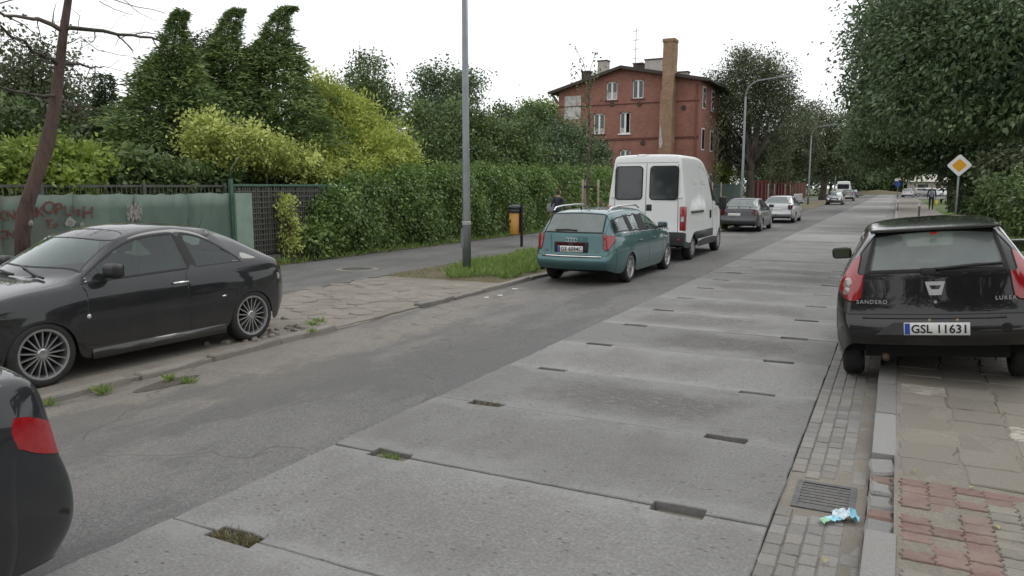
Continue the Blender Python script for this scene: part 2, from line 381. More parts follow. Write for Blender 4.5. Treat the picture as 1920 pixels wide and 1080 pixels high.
MAT['concrete'] = mat_concrete('concrete_slab'); MAT['concretefar'] = mat_concrete('concrete_far', False, True)
MAT['asphalt'] = mat_asphalt('asphalt_lane'); MAT['asphaltpath'] = mat_asphalt('asphalt_path', 0.95, 0, True)
MAT['sand'] = mat_sand('sandy_dirt'); MAT['joint'] = mat_sand('joint_soil', (0.055, 0.05, 0.04), (0.12, 0.105, 0.085), (0.04, 0.035, 0.03))
MAT['pitsoil'] = mat_sand('pit_soil', (0.13, 0.12, 0.09), (0.24, 0.21, 0.165), (0.08, 0.075, 0.06))
MAT['gutterpaver'] = mat_paver('gutter_paver', (0.215, 0.210, 0.200), (0.28, 0.245, 0.195), 0.35)
MAT['kerb'] = mat_paver('kerb_stone', (0.235, 0.232, 0.228), (0.25, 0.22, 0.175), 0.3)
MAT['kerbleft'] = mat_paver('kerb_stone_old', (0.21, 0.20, 0.185), (0.28, 0.245, 0.19), 0.55)
MAT['flag'] = mat_paver('worn_flag', (0.215, 0.196, 0.166), (0.19, 0.165, 0.125), 0.5, pale=0.9)
MAT['redpaver'] = mat_paver('red_paver', (0.195, 0.115, 0.102), (0.25, 0.225, 0.185), 0.6)
MAT['greypaver'] = mat_paver('grey_paver', (0.205, 0.195, 0.17), (0.27, 0.24, 0.19), 0.5)
MAT['hex'] = mat_paver('hex_paver', (0.205, 0.184, 0.158), (0.265, 0.237, 0.197), 0.65)
MAT['brickstub'] = mat_paver('brick_rubble', (0.20, 0.12, 0.10), (0.2, 0.18, 0.15), 0.5)
MAT['grassground'] = mat_grassground('grass_ground'); MAT['lawn'] = mat_grassground('lawn', (0.05, 0.09, 0.02), (0.10, 0.155, 0.035), (0.12, 0.13, 0.06))
MAT['vergesoil'] = mat_grassground('verge_soil', (0.11, 0.10, 0.05), (0.17, 0.145, 0.085), (0.22, 0.185, 0.125))
MAT['iron'] = plain('cast_iron', (0.11, 0.11, 0.11), 0.5, 0.6, var=0.3, scale=30, bump=0.3)
MAT['void'] = plain('drain_void', (0.006, 0.006, 0.006), 1.0)

# ================================================================ GROUND
def ragged(x, y0, y1, step, amp, r_):
    ys = np.arange(y0, y1+1e-6, step); return [(x + r_.normal(0, amp), float(y)) for y in ys]
def sheet(name, x0, x1, y0, y1, z, mat, amp0=0.0, amp1=0.0, step=0.25, ynear=20, parent=None, skirt=0.0, drop=0.0, **k):
    """strip along the street; its two long edges can be uneven"""
    r_ = np.random.default_rng(abs(hash_(name)) % 99991)
    ys = list(np.arange(y0, min(ynear, y1), step)) + list(np.linspace(min(ynear, y1), y1, 14))
    vs = []; fs = []
    for y in ys:
        a = x0 + r_.normal(0, amp0); b = x1 + r_.normal(0, amp1)
        zz = z-drop if y == ys[0] else z
        vs += [(a, y, zz), ((a+b)/2, y, zz), (b, y, zz)]
    for i in range(len(ys)-1):
        q = i*3; fs += [(q, q+1, q+4, q+3), (q+1, q+2, q+5, q+4)]
    if skirt:
        n0 = len(vs)
        for i in range(len(ys)):
            a = vs[i*3]; b = vs[i*3+2]; vs += [(a[0], a[1], z-skirt), (b[0], b[1], z-skirt)]
        for i in range(len(ys)-1):
            fs += [(i*3, i*3+3, n0+i*2+2, n0+i*2), (i*3+2, n0+i*2+1, n0+i*2+3, i*3+5)]
    return link(name, mesh_of(name, vs, fs, mat), parent, kind=None if parent else 'structure', **k)
def hash_(s):
    h = 7
    for ch in s: h = (h*131 + ord(ch)) % 1000003
    return h

sheet('ground', -400, 400, -60, 900, -0.20, MAT['grassground'], ynear=-59)
JY0, JS = 2.78, 1.396          # joint positions of the concrete carriageway
XL, XR = -3.545, -0.525
NSLAB = 27
road = sheet('road', XL+0.01, XR+0.03, -4.3, JY0+JS*(NSLAB-2)-0.02, -0.085, MAT['joint'])
HX = (-3.045-(XL+XR)/2, -1.025-(XL+XR)/2)
def slab_mesh(seed):
    r_ = np.random.default_rng(seed); w = (XR-XL)/2; d = JS/2-0.007
    def edge(sgn):
        pts = []; hs = sorted(HX); hw, hd = 0.155, 0.058
        xs = [-w+0.004]
        for hx in hs: xs += [hx-hw, hx+hw]
        xs.append(w-0.004)
        for a, b in ((xs[0], xs[1]), (xs[2], xs[3]), (xs[4], xs[5])):
            n = max(2, int((b-a)/0.09)); seg = [(a+(b-a)*i/n, sgn*(d+r_.normal(0, 0.0028))) for i in range(n+1)]
            pts.append(seg)
        q = []
        for i, hx in enumerate(hs):
            q.append([(hx-hw+r_.normal(0, .006), sgn*(d-hd+r_.normal(0, .006))), (hx+r_.normal(0, .02), sgn*(d-hd+r_.normal(0, .006))), (hx+hw+r_.normal(0, .006), sgn*(d-hd+r_.normal(0, .006)))])
        return pts[0]+q[0]+pts[1]+q[1]+pts[2]
    e0 = edge(-1); e1 = edge(1)[::-1]
    right = [(w+r_.normal(0, .004), -d+2*d*i/8) for i in range(1, 8)]
    left = [(-w+r_.normal(0, .006), d-2*d*i/8) for i in range(1, 8)]
    poly = e0+right+e1+left; n = len(poly)
    vs = [(x, y, -0.13) for x, y in poly]+[(x, y, -0.006) for x, y in poly]
    for i, (x, y) in enumerate(poly):
        a = Vector(poly[i-1]); b = Vector(poly[(i+1) % n]); t_ = (b-a).normalized(); nn = Vector((-t_.y, t_.x))
        vs.append((x+nn.x*0.006, y+nn.y*0.006, 0.0))
    fs = []
    for L in range(2):
        for k in range(n): fs.append((L*n+k, L*n+(k+1) % n, (L+1)*n+(k+1) % n, (L+1)*n+k))
    tri = tessellate_polygon([[Vector((p[0], p[1], 0)) for p in vs[2*n:]]])
    for a, b, c in tri:
        f = (2*n+a, 2*n+b, 2*n+c)
        A, B, C_ = (Vector(vs[i]) for i in f)
        fs.append(f if (B-A).cross(C_-A).z > 0 else f[::-1])
    return mesh_of('concrete_slab', vs, fs, MAT['concrete'])
slab_meshes = [slab_mesh(s) for s in range(5)]
for i in range(NSLAB):
    o = link('concrete_slab', slab_meshes[(i*3) % 5], road, loc=((XL+XR)/2, JY0+JS*(i-1.5), random.uniform(-0.004, 0.003)))
    o.rotation_euler = (random.gauss(0, 0.003), random.gauss(0, 0.0012), random.gauss(0, 0.0012))
sheet('far_road', XL, XR, JY0+JS*(NSLAB-2)+0.01, 215, 0.0, MAT['concretefar'], skirt=0.1)
lane = sheet('asphalt_lane', -6.44, XL+0.012, -8, 215, -0.012, MAT['asphalt'], 0.02, 0.012, 0.12, 25, skirt=0.1)
# right gutter, kerb and pavement
gutter = sheet('gutter', XR+0.004, -0.055, -2, 30.2, -0.016, MAT['sand'])
sheet('far_gutter', XR+0.005, -0.055, 30.25, 188, -0.006, MAT['gutterpaver'], ynear=31)
def paver_poly(w, d, r_, j=0.004, n=2):
    q = []
    for (x0, y0, x1, y1) in ((-w, -d, w, -d), (w, -d, w, d), (w, d, -w, d), (-w, d, -w, -d)):
        for k in range(n): q.append((x0+(x1-x0)*k/n + r_.normal(0, j), y0+(y1-y0)*k/n + r_.normal(0, j)))
    return q
gp = []
for s in range(6):
    r_ = np.random.default_rng(50+s); gp.append(MB().prism(paver_poly(0.0415, 0.061, r_, 0.0018), -0.06, 0.0, 0.004).mesh('gutter_paver', MAT['gutterpaver']))
GRX, GRY = (-0.455, -0.115), (4.55, 5.0)
cnt = 0; rest = MB()
for c_ in range(5):
    x = -0.475 + c_*0.0925; off = (c_*0.047) % 0.128
    y = 2.9 + off
    while y < 30:
        if not (GRX[0]-0.07 < x < GRX[1]+0.05 and GRY[0]-0.09 < y < GRY[1]+0.09):
            sandy = c_ == 4 and random.random() < 0.35
            zz = -0.006 - c_*0.0025 + random.gauss(0, 0.0016) - (0.024 if sandy else 0)
            if y < 10.3:
                link('paver', gp[random.randrange(6)], gutter, loc=(x, y, zz), rot=(random.gauss(0, .012), random.gauss(0, .012), random.gauss(0, .012)))
            else: rest.prism([(x-.042, y-.061), (x+.042, y-.061), (x+.042, y+.061), (x-.042, y+.061)], zz-0.05, zz, 0.004)
        y += 0.128
rest.obj('far_pavers', MAT['gutterpaver'], gutter, kind='stuff')
KZ = 0.12
kerb = sheet('kerb', -0.05, 0.09, -2, 45.3, -0.02, MAT['joint'])
sheet('far_kerb', -0.052, 0.09, 45.4, 118, KZ, MAT['kerb'], ynear=46, skirt=.2)
ks = []
for s in range(4):
    r_ = np.random.default_rng(80+s); ks.append(bevelled(MB().box((-0.074, -0.492, -0.16), (0.074, 0.492, 0.0)), 'kerb_stone', MAT['kerb'], 0.016, 2))
kb = [0.7, 1.7, 2.7, 3.7]
for y in list(np.arange(0.62, 4.0, 1.0)) + list(np.arange(5.88, 45, 1.0)):
    link('kerb_stone', ks[random.randrange(4)], kerb, loc=(0.022, y+0.5-0.5, KZ+random.gauss(0, .004)), rot=(random.gauss(0, .006), random.gauss(0, .02), random.gauss(0, .008)))
# broken stretch of kerb beside the drain
for (y, h, w_, m_) in ((4.22, .1, .15, 'kerb'), (4.42, .075, .125, 'brickstub'), (4.63, .09, .13, 'kerb'), (4.82, .085, .12, 'kerb'), (5.0, .06, .13, 'brickstub'), (5.23, .13, .145, 'kerb')):
    r_ = np.random.default_rng(int(y*100)); poly = paver_poly(w_/2, h, r_, 0.008)
    b = MB().prism(poly, -0.1, 0, 0.015).obj('kerb_stone', MAT[m_], kerb, loc=(0.02, y, KZ-0.03+r_.normal(0, .008)), rot=(r_.normal(0, .05), r_.normal(0, .06), r_.normal(0, .12)))
pavement = sheet('pavement', 0.085, 2.62, -2, 16, KZ-0.009, MAT['sand'])
MB().box((-.045, 4.05, -.05), (.10, 5.36, .062)).obj('mortar_bed', MAT['sand'], kerb)
sheet('far_pavement', 0.085, 2.62, 16.02, 140, KZ-0.006, MAT['flag'], ynear=17)
def zig_paver(w, d, r_):
    a = 0.011; q = []
    ys = np.linspace(-d, d, 5); zz = [0, a, -a, a, 0]
    for k in range(4): q.append((-w+2*w*k/4, -d+(0.006 if k % 2 else 0)+r_.normal(0, .0012)))
    for k in range(4): q.append((w+zz[k], ys[k]))
    for k in range(4): q.append((w-2*w*k/4, d+(0.006 if k % 2 else 0)+r_.normal(0, .0012)))
    for k in range(4): q.append((-w+zz[4-k], ys[4-k]))
    return q
zp = {}
for nm in ('redpaver', 'greypaver'):
    zp[nm] = [MB().prism(zig_paver(0.0675, 0.0532, np.random.default_rng(s)), -0.05, 0, 0.0045).mesh('zigzag_paver', MAT[nm]) for s in range(4)]
for r0 in range(17):
    y = 3.12 + r0*0.111
    for c_ in range(17):
        x = 0.185 + c_*0.140
        red = c_ < 3 if y < 4.70 else c_ < 5
        if r0 in (5, 9) and c_ < 2 and y < 4: red = False
        if y < 3.45 and c_ == 0: red = False
        if c_ == 0 and 4.45 < y < 4.8 and random.random() < .6: continue
        zz = KZ - 0.002 + random.gauss(0, 0.003) - (0.012 if random.random() < 0.16 else 0)
        link('paver', zp['redpaver' if red else 'greypaver'][random.randrange(4)], pavement, loc=(x, y, zz), rot=(random.gauss(0, .02), random.gauss(0, .02), random.gauss(0, .01)))
fl = []
for s in range(6):
    r_ = np.random.default_rng(300+s); q = paver_poly(0.168, 0.168, r_, 0.007, 4)
    fl.append(MB().prism(q, -0.06, 0, 0.007).mesh('flagstone', MAT['flag']))
for r0 in range(27):
    y = 5.19 + r0*0.348
    for c_ in range(7):
        x = 0.28 + c_*0.348 + (0.0 if r0 % 2 else 0.02)
        if random.random() < 0.03 and r0 > 3: continue
        link('flagstone', fl[random.randrange(6)], pavement, loc=(x, y, KZ-0.003+random.gauss(0, 0.004)), rot=(random.gauss(0, .014), random.gauss(0, .014), random.gauss(0, .012)+random.randrange(4)*math.pi/2))
lawn = sheet('lawn', 2.63, 60, -10, 230, KZ-0.03, MAT['lawn'], 0.05, 0, 0.3, 40)
# left kerb, driveway, footpath, verge
lk = sheet('left_kerb', -6.58, -6.43, -6, 120, -0.02, MAT['sand'])
LKZ = 0.052
lks = []
for s in range(5):
    r_ = np.random.default_rng(120+s); q = paver_poly(0.068, 0.49, r_, 0.007, 5); lks.append(MB().prism(q, -0.15, 0, 0.016).mesh('kerb_stone', MAT['kerbleft']))
for y in np.arange(0.2, 75, 1.0):
    if 5.5 < y < 5.9: continue
    dz = -0.045 if (7.6 < y < 9.4) else 0.0
    o = link('kerb_stone', lks[random.randrange(5)], lk, loc=(-6.505 + random.gauss(0, .012), y, LKZ+dz+random.gauss(0, .007)), rot=(random.gauss(0, .012), random.gauss(0, .04), random.gauss(0, .016)))
    if 4.9 < y < 5.5: o.scale = (1, 0.75, 1)
DZ = 0.028
drive = sheet('driveway', -9.75, -6.47, -8, 13.6, DZ-0.008, MAT['sand'], 0.06, 0.012, 0.2, 13.3, skirt=.06)
hx_ = []
for s in range(6):
    r_ = np.random.default_rng(500+s); q = [(0.196*math.cos(R(60*k))+r_.normal(0, .006), 0.196*math.sin(R(60*k))+r_.normal(0, .006)) for k in range(6)]
    hx_.append(MB().prism(q, -0.08, 0, 0.012).mesh('hexagonal_paver', MAT['hex']))
for a in range(-1, 11):
    for b in range(0, 16):
        x = -6.86 - a*0.306; y = 7.0 + b*0.354 + (0.177 if a % 2 else 0)
        if x < -9.55 or x > -6.75 or y > 12.3: continue
        sink = random.random()
        edge = (y < 7.7) or (y > 11.4)
        zz = DZ + 0.003 + random.gauss(0, 0.005) - (0.022 if sink < (0.55 if edge else 0.24) else 0)
        link('hexagonal_paver', hx_[random.randrange(6)], drive, loc=(x, y, zz), rot=(random.gauss(0, .022), random.gauss(0, .022), random.randrange(6)*R(60)+random.gauss(0, .02)))
# rubble where the edge of the driveway has broken up behind the parked coupe
for k in range(46):
    x = -6.72 - abs(random.gauss(0, .38)); y = 7.05 + random.gauss(0, .36); s = random.uniform(.025, .075)
    q = [(s*random.uniform(.7, 1.2)*math.cos(t_), s*random.uniform(.6, 1.1)*math.sin(t_)) for t_ in np.linspace(0, 5.4, 6)]
    MB().prism(q, -0.02, s*random.uniform(.3, .7), s*.25).obj('broken_stone', MAT['hex'], drive, loc=(x, y, DZ-.01), rot=(random.gauss(0, .2), random.gauss(0, .2), 0))
sheet('footpath', -12.72, -9.3, -8, 130, DZ+0.006, MAT['asphaltpath'], 0.05, 0.05, 0.25, 40, skirt=.05)
verge = sheet('verge', -9.32, -6.52, 12.7, 130, DZ+0.014, MAT['vergesoil'], 0.04, 0.01, 0.25, 40, skirt=.05, drop=.03)
sheet('garden_strip', -13.6, -12.7, -8, 130, DZ+0.014, MAT['vergesoil'], 0, 0.06, 0.2, 40)
sheet('garden', -120, -13.55, -10, 150, DZ, MAT['grassground'])
# manhole in the footpath
mh = empty('manhole_cover', (-10.63, 13.48, DZ+0.008), label='round iron manhole cover sunk in the cracked asphalt footpath', category='manhole cover')
MB().lathe([(0.34, -0.01), (0.34, 0.004), (0.30, 0.006), (0.0, 0.006)], 28).obj('lid', MAT['iron'], mh)
MB().lathe([(0.355, -0.01), (0.355, 0.003), (0.52, -0.004)], 28).obj('concrete_collar', MAT['sand'], mh)
# second, lane-side pothole beside the left kerb
t_ = np.linspace(0, 2*math.pi, 18, endpoint=False)
ph = [(0.13*math.cos(a)*(1+.15*math.sin(3*a)), 0.34*math.sin(a)*(1+.1*math.cos(4*a))) for a in t_]
link('drain_hollow', mesh_of('drain_hollow', [(x, y, 0) for x, y in ph]+[(x*.72, y*.72, -0.0015) for x, y in ph], [tuple((k, (k+1) % 18, 18+(k+1) % 18, 18+k)) for k in range(18)]+[tuple(range(18, 36))], MAT['joint']), loc=(-6.1, 4.83, -0.0085), kind='structure')
# storm drain grate
dr = empty('storm_drain', ((GRX[0]+GRX[1])/2, (GRY[0]+GRY[1])/2, -0.02), label='cast iron storm drain grate set in the grey paver gutter', category='drain')
hx, hy = (GRX[1]-GRX[0])/2, (GRY[1]-GRY[0])/2
f_ = MB(); fw_ = 0.034
f_.box((-hx, -hy, -.05), (-hx+fw_, hy, .012)); f_.box((hx-fw_, -hy, -.05), (hx, hy, .012))
f_.box((-hx+fw_, -hy, -.05), (hx-fw_, -hy+fw_, .012)); f_.box((-hx+fw_, hy-fw_, -.05), (hx-fw_, hy, .012)); f_.obj('frame', MAT['iron'], dr)
nb = 8
for k in range(nb):
    y = -hy+fw_+(k+0.5)*(2*hy-2*fw_)/nb
    MB().box((-hx+fw_, y-.0145, -.03), (hx-fw_, y+.0145, .008)).obj('bar', MAT['iron'], dr)
MB().box((-hx+.01, -hy+.01, -.055), (hx-.01, hy-.01, -.045)).obj('pit', MAT['void'], dr)
# litter
def crumple(name, n, m_, sx, sy, h, mats, loc, rz, label, cat, seed):
    r_ = np.random.default_rng(seed); vs = []; fs = []
    for i in range(n):
        for j in range(m_):
            u, v = i/(n-1)-.5, j/(m_-1)-.5
            vs.append((u*sx*(1+r_.normal(0, .1)), v*sy*(1+r_.normal(0, .1))+r_.normal(0, .004), abs(r_.normal(0, h))+.004))
    for i in range(n-1):
        for j in range(m_-1): fs.append((i*m_+j, (i+1)*m_+j, (i+1)*m_+j+1, i*m_+j+1))
    me = mesh_of(name, vs, fs, mats)
    me.polygons.foreach_set('material_index', [(k//(m_-1))*len(mats)//(n-1) for k in range(len(fs))])
    o = link(name, me, loc=loc, rot=(0, 0, rz), label=label, category=cat); so = o.modifiers.new('s', 'SOLIDIFY'); so.thickness = .001; return o
wr_ = empty('plastic_wrapper', tuple(gnd(1580, 972, 0.0)), label='crumpled pale blue and white plastic wrapper lying by the drain', category='litter')
pw = plain('wrapper_white', (0.62, 0.72, 0.76), 0.3, var=.2, scale=40); pb = plain('wrapper_blue', (0.25, 0.55, 0.68), 0.3, var=.3, scale=40); pg = plain('wrapper_green', (0.28, 0.55, 0.36), 0.3)
o = crumple('crumpled_bag', 9, 7, .13, .10, .02, [pw, pw, pb], (0.01, .02, 0), .2, None, None, 5); o.parent = wr_
o = crumple('folded_tail', 9, 4, .14, .05, .008, [pg, pb, pb], (-.055, -.055, 0), .75, None, None, 6); o.parent = wr_
for k, (px, py, lab) in enumerate(((1240, 545, 0), (700, 905, 0))): pass
bits = plain('paper_bits', (0.62, 0.6, 0.55), .6)
for k, (px, py) in enumerate(((966, 541), (938, 553), (912, 557))):
    g = gnd(px, py); q = [(random.uniform(.04, .08)*math.cos(t_), random.uniform(.03, .06)*math.sin(t_)) for t_ in np.linspace(0, 5, 6)]
    MB().prism(q, 0, .006, .002).obj('paper_scrap', bits, loc=(g.x, g.y, -.008), rot=(0, 0, k), label='small pale paper scrap on the asphalt beside the left kerb', category='litter', group='paper scraps by the kerb')
leafc = plain('fallen_leaf', (0.35, 0.30, 0.10), .6)
for k, (px, py, z) in enumerate(((1547, 1052, 0), (1885, 775, KZ), (1822, 915, KZ), (1712, 885, KZ), (1575, 690, 0), (1870, 990, KZ))):
    g = gnd(px, py, z); s = random.uniform(.018, .03)
    vs = [(0, -s, .004), (s*.5, 0, .012), (0, s, .006), (-s*.5, 0, .014)]
    link('fallen_leaf', mesh_of('fallen_leaf', vs, [(0, 1, 2), (0, 2, 3)], leafc), loc=(g.x, g.y, z), rot=(0, 0, k*1.3), label='small yellow fallen leaf on the paving', category='leaf', group='fallen leaves on the paving')
# ================================================================ VEGETATION
def unit(a): return a/np.maximum(np.linalg.norm(a, axis=1, keepdims=True), 1e-9)
def leaf_mesh(name, P, D, L, W, tone, mat, r_, fold=0.25, side=None):
    n = len(P); D = unit(D)
    S = r_.normal(size=(n, 3)) if side is None else side
    S = S - D*np.sum(S*D, axis=1, keepdims=True); S = unit(S); N = np.cross(D, S)
    L = np.broadcast_to(L, (n,))[:, None]; W = np.broadcast_to(W, (n,))[:, None]
    V = np.empty((n, 4, 3)); V[:, 0] = P; V[:, 1] = P+D*L*.42+S*W+N*W*fold; V[:, 2] = P+D*L; V[:, 3] = P+D*L*.42-S*W+N*W*fold
    me = bpy.data.meshes.new(name); me.vertices.add(4*n); me.loops.add(4*n); me.polygons.add(n)
    me.vertices.foreach_set('co', V.reshape(-1).astype(np.float32)); me.loops.foreach_set('vertex_index', np.arange(4*n, dtype=np.int32))
    me.polygons.foreach_set('loop_start', np.arange(0, 4*n, 4, dtype=np.int32))
    me.update(calc_edges=True)
    at = me.attributes.new('tone', 'FLOAT', 'FACE'); at.data.foreach_set('value', np.clip(tone, 0, 1).astype(np.float32))
    me.materials.append(mat); return me
def crown_mesh(name, blobs, n, size, mat, seed, clump=26, spread=0.2, shell=0.55, droop=0.35, lump=0.22, flat=0.75, aspect=0.3, zmin=0.15, outward=0.6):
    r_ = np.random.default_rng(seed); B = np.array(blobs, float); nc = max(8, n//clump)
    w = (B[:, 3]*B[:, 4]+B[:, 4]*B[:, 5]+B[:, 3]*B[:, 5]); ib = r_.choice(len(B), nc, p=w/w.sum())
    u = unit(r_.normal(size=(nc, 3))); rho = 1-shell*r_.random(nc)**1.2
    th = np.arctan2(u[:, 1], u[:, 0]); ph = r_.random(len(B))*6.28
    rho *= 1+lump*np.sin(3*th+ph[ib])*np.cos(4*u[:, 2]+ph[ib]*2)+r_.normal(0, .05, nc)
    C = B[ib, :3]+u*B[ib, 3:]*rho[:, None]
    ct = 0.5+r_.normal(0, .26, nc)+.18*np.sin(ph[ib]*5+3*u[:, 0]+4*u[:, 2])
    i = np.repeat(np.arange(nc), clump); m = len(i)
    P = C[i]+r_.normal(size=(m, 3))*spread*np.array([1, 1, flat])
    cd = r_.normal(size=(nc, 3))*.55
    D = u[i]*outward+cd[i]+r_.normal(size=(m, 3))*.42+np.array([0, 0, -droop])
    k = P[:, 2] > zmin; P = P[k]; D = D[k]; i = i[k]; m = len(P)
    L = size*(.45+1.1*r_.random(m)); return leaf_mesh(name, P, D, L, L*aspect, ct[i]+r_.normal(0, .15, m), mat, r_)
def wobble(a, b, n, amp, r_):
    a = Vector(a); b = Vector(b); out_ = []
    for k in range(n+1):
        t_ = k/n; q = a.lerp(b, t_)
        if 0 < k < n: q += Vector(r_.normal(0, amp, 3))
        out_.append(q)
    return out_
def mat_bark(name, c):
    t = NT(name); v = t.map(t.co(), (9, 9, 1.6)); f = t.noise(2.2, 7, .75, v); g = t.noise(1.6, 4)
    t.col(t.mix(t.ramp(g, [(.4, 0), (.65, .5)]), t.ramp(f, [(.32, tuple(x*.3 for x in c)), (.66, tuple(x*1.15 for x in c))]), tuple(min(1, x*1.8) for x in c)))
    t.p(Roughness=.95); t.bump(f, .9, .03); return t.mat
BARK = mat_bark('bark_dark', (0.085, 0.072, 0.058)); BARKRED = mat_bark('bark_reddish', (0.088, 0.056, 0.045)); BARKPALE = mat_bark('bark_pale', (0.30, 0.27, 0.235))
BARKOLD = mat_bark('bark_brown_grey', (0.135, 0.105, 0.085))
LM = dict(
 dark=leaf_mat('leaf_dark', (0.018, 0.034, 0.012), (0.036, 0.062, 0.020), (0.072, 0.105, 0.038), gain=1.85),
 deep=leaf_mat('leaf_deep', (0.024, 0.044, 0.018), (0.046, 0.078, 0.030), (0.095, 0.138, 0.058), gain=1.75),
 mid=leaf_mat('leaf_mid', (0.03, 0.055, 0.014), (0.06, 0.10, 0.024), (0.115, 0.165, 0.045), gain=1.5),
 lime=leaf_mat('leaf_lime', (0.075, 0.115, 0.015), (0.15, 0.215, 0.025), (0.25, 0.33, 0.05), .38, gain=1.5),
 gold=leaf_mat('leaf_gold', (0.115, 0.14, 0.025), (0.25, 0.285, 0.055), (0.45, 0.49, 0.14), .4, gain=1.6),
 goldgreen=leaf_mat('leaf_goldgreen', (0.11, 0.15, 0.02), (0.25, 0.295, 0.045), (0.40, 0.43, 0.09), .4, gain=1.65),
 creeper=leaf_mat('leaf_creeper', (0.042, 0.078, 0.018), (0.092, 0.155, 0.034), (0.19, 0.27, 0.07), .28, .42),
 cypress=leaf_mat('leaf_cypress', (0.035, 0.062, 0.016), (0.075, 0.125, 0.03), (0.20, 0.25, 0.065), .2, .6, gain=1.5),
 thuja=leaf_mat('leaf_thuja', (0.012, 0.026, 0.009), (0.024, 0.046, 0.014), (0.042, 0.07, 0.022), .1, .6),
 olive=leaf_mat('leaf_olive', (0.036, 0.048, 0.02), (0.062, 0.080, 0.033), (0.105, 0.128, 0.06), gain=1.35),
 grass=leaf_mat('grass_blade', (0.08, 0.135, 0.022), (0.16, 0.25, 0.045), (0.27, 0.36, 0.09), .35, gain=1.2),
 dry=leaf_mat('dry_grass', (0.14, 0.125, 0.06), (0.22, 0.20, 0.10), (0.32, 0.29, 0.17), .3, gain=1.0))
def tree(name, label, base, th, tr, blobs, n, size, leaf, seed, bark=BARK, group=None, category='tree', lean=(0, 0), nl=7, **kw):
    r_ = np.random.default_rng(seed); root = empty(name, base, label=label, category=category, group=group)
    b = Vector(base); mb = MB(); top = Vector((lean[0], lean[1], th))
    n0 = 7; pts = [Vector((0, 0, -.1))]+[Vector((0, 0, 0)).lerp(top, k/n0)+Vector((*r_.normal(0, tr*.25, 2), 0)) for k in range(1, n0+1)]
    mb.tube(pts, [tr*1.35]+[tr*(1-.4*k/n0) for k in range(1, n0+1)], 9)
    bl = [Vector(q[:3])-b for q in blobs]
    for k in range(nl):
        q = bl[k % len(bl)]; rr = blobs[k % len(blobs)][3:6]
        e = q+Vector(r_.normal(0, .35, 3))*min(rr); s = pts[-1-(k % 3)]
        mb.tube(wobble(s, e, 5, .1*min(rr), r_), np.linspace(tr*.5, tr*.1, 6), 6)
    mb.obj('trunk', bark, root, True)
    loc_bl = [(q.x, q.y, q.z, *bb[3:6]) for q, bb in zip(bl, blobs)]
    link('crown', crown_mesh('crown', loc_bl, n, size, LM[leaf], seed+1, **kw), root); return root
def shrub(name, label, blobs, n, size, leaf, seed, stems=5, category='shrub', group=None, bark=BARK, **kw):
    c = np.mean(np.array(blobs)[:, :2], axis=0); base = (float(c[0]), float(c[1]), DZ)
    r_ = np.random.default_rng(seed); root = empty(name, base, label=label, category=category, group=group); mb = MB()
    lb = [(q[0]-base[0], q[1]-base[1], q[2]-base[2], *q[3:]) for q in blobs]
    for k in range(stems):
        q = lb[k % len(lb)]; mb.tube(wobble((r_.normal(0, .1), r_.normal(0, .1), -.05), (q[0]+r_.normal(0, .2)*q[3], q[1]+r_.normal(0, .2)*q[4], q[2]+.3*q[5]), 4, .06, r_), np.linspace(.05, .015, 5), 5)
    mb.obj('stem', bark, root, True); link('foliage', crown_mesh('foliage', lb, n, size, LM[leaf], seed+1, **kw), root); return root
def worn_paint(name, c, lo, hi, sc):
    t = NT(name); t.col(t.mix(t.noise(9, 4), tuple(v*.7 for v in c), c)); t.p(Roughness=.8); tr_ = t.n('ShaderNodeBsdfTransparent'); m = t.n('ShaderNodeMixShader')
    t.l(t.ramp(t.noise(sc, 6, .7, t.geo()), [(lo, 0), (hi, .9)]), m.inputs[0]); t.l(tr_.outputs[0], m.inputs[1]); t.l(t.b.outputs[0], m.inputs[2]); t.l(m.outputs[0], t.out.inputs[0]); return t.mat
def blob_at(px, py, X, rx, ry=None, rz=None):
    p_ = atX(px, py, X); return (p_.x, p_.y, p_.z, rx, ry or rx, rz or rx)
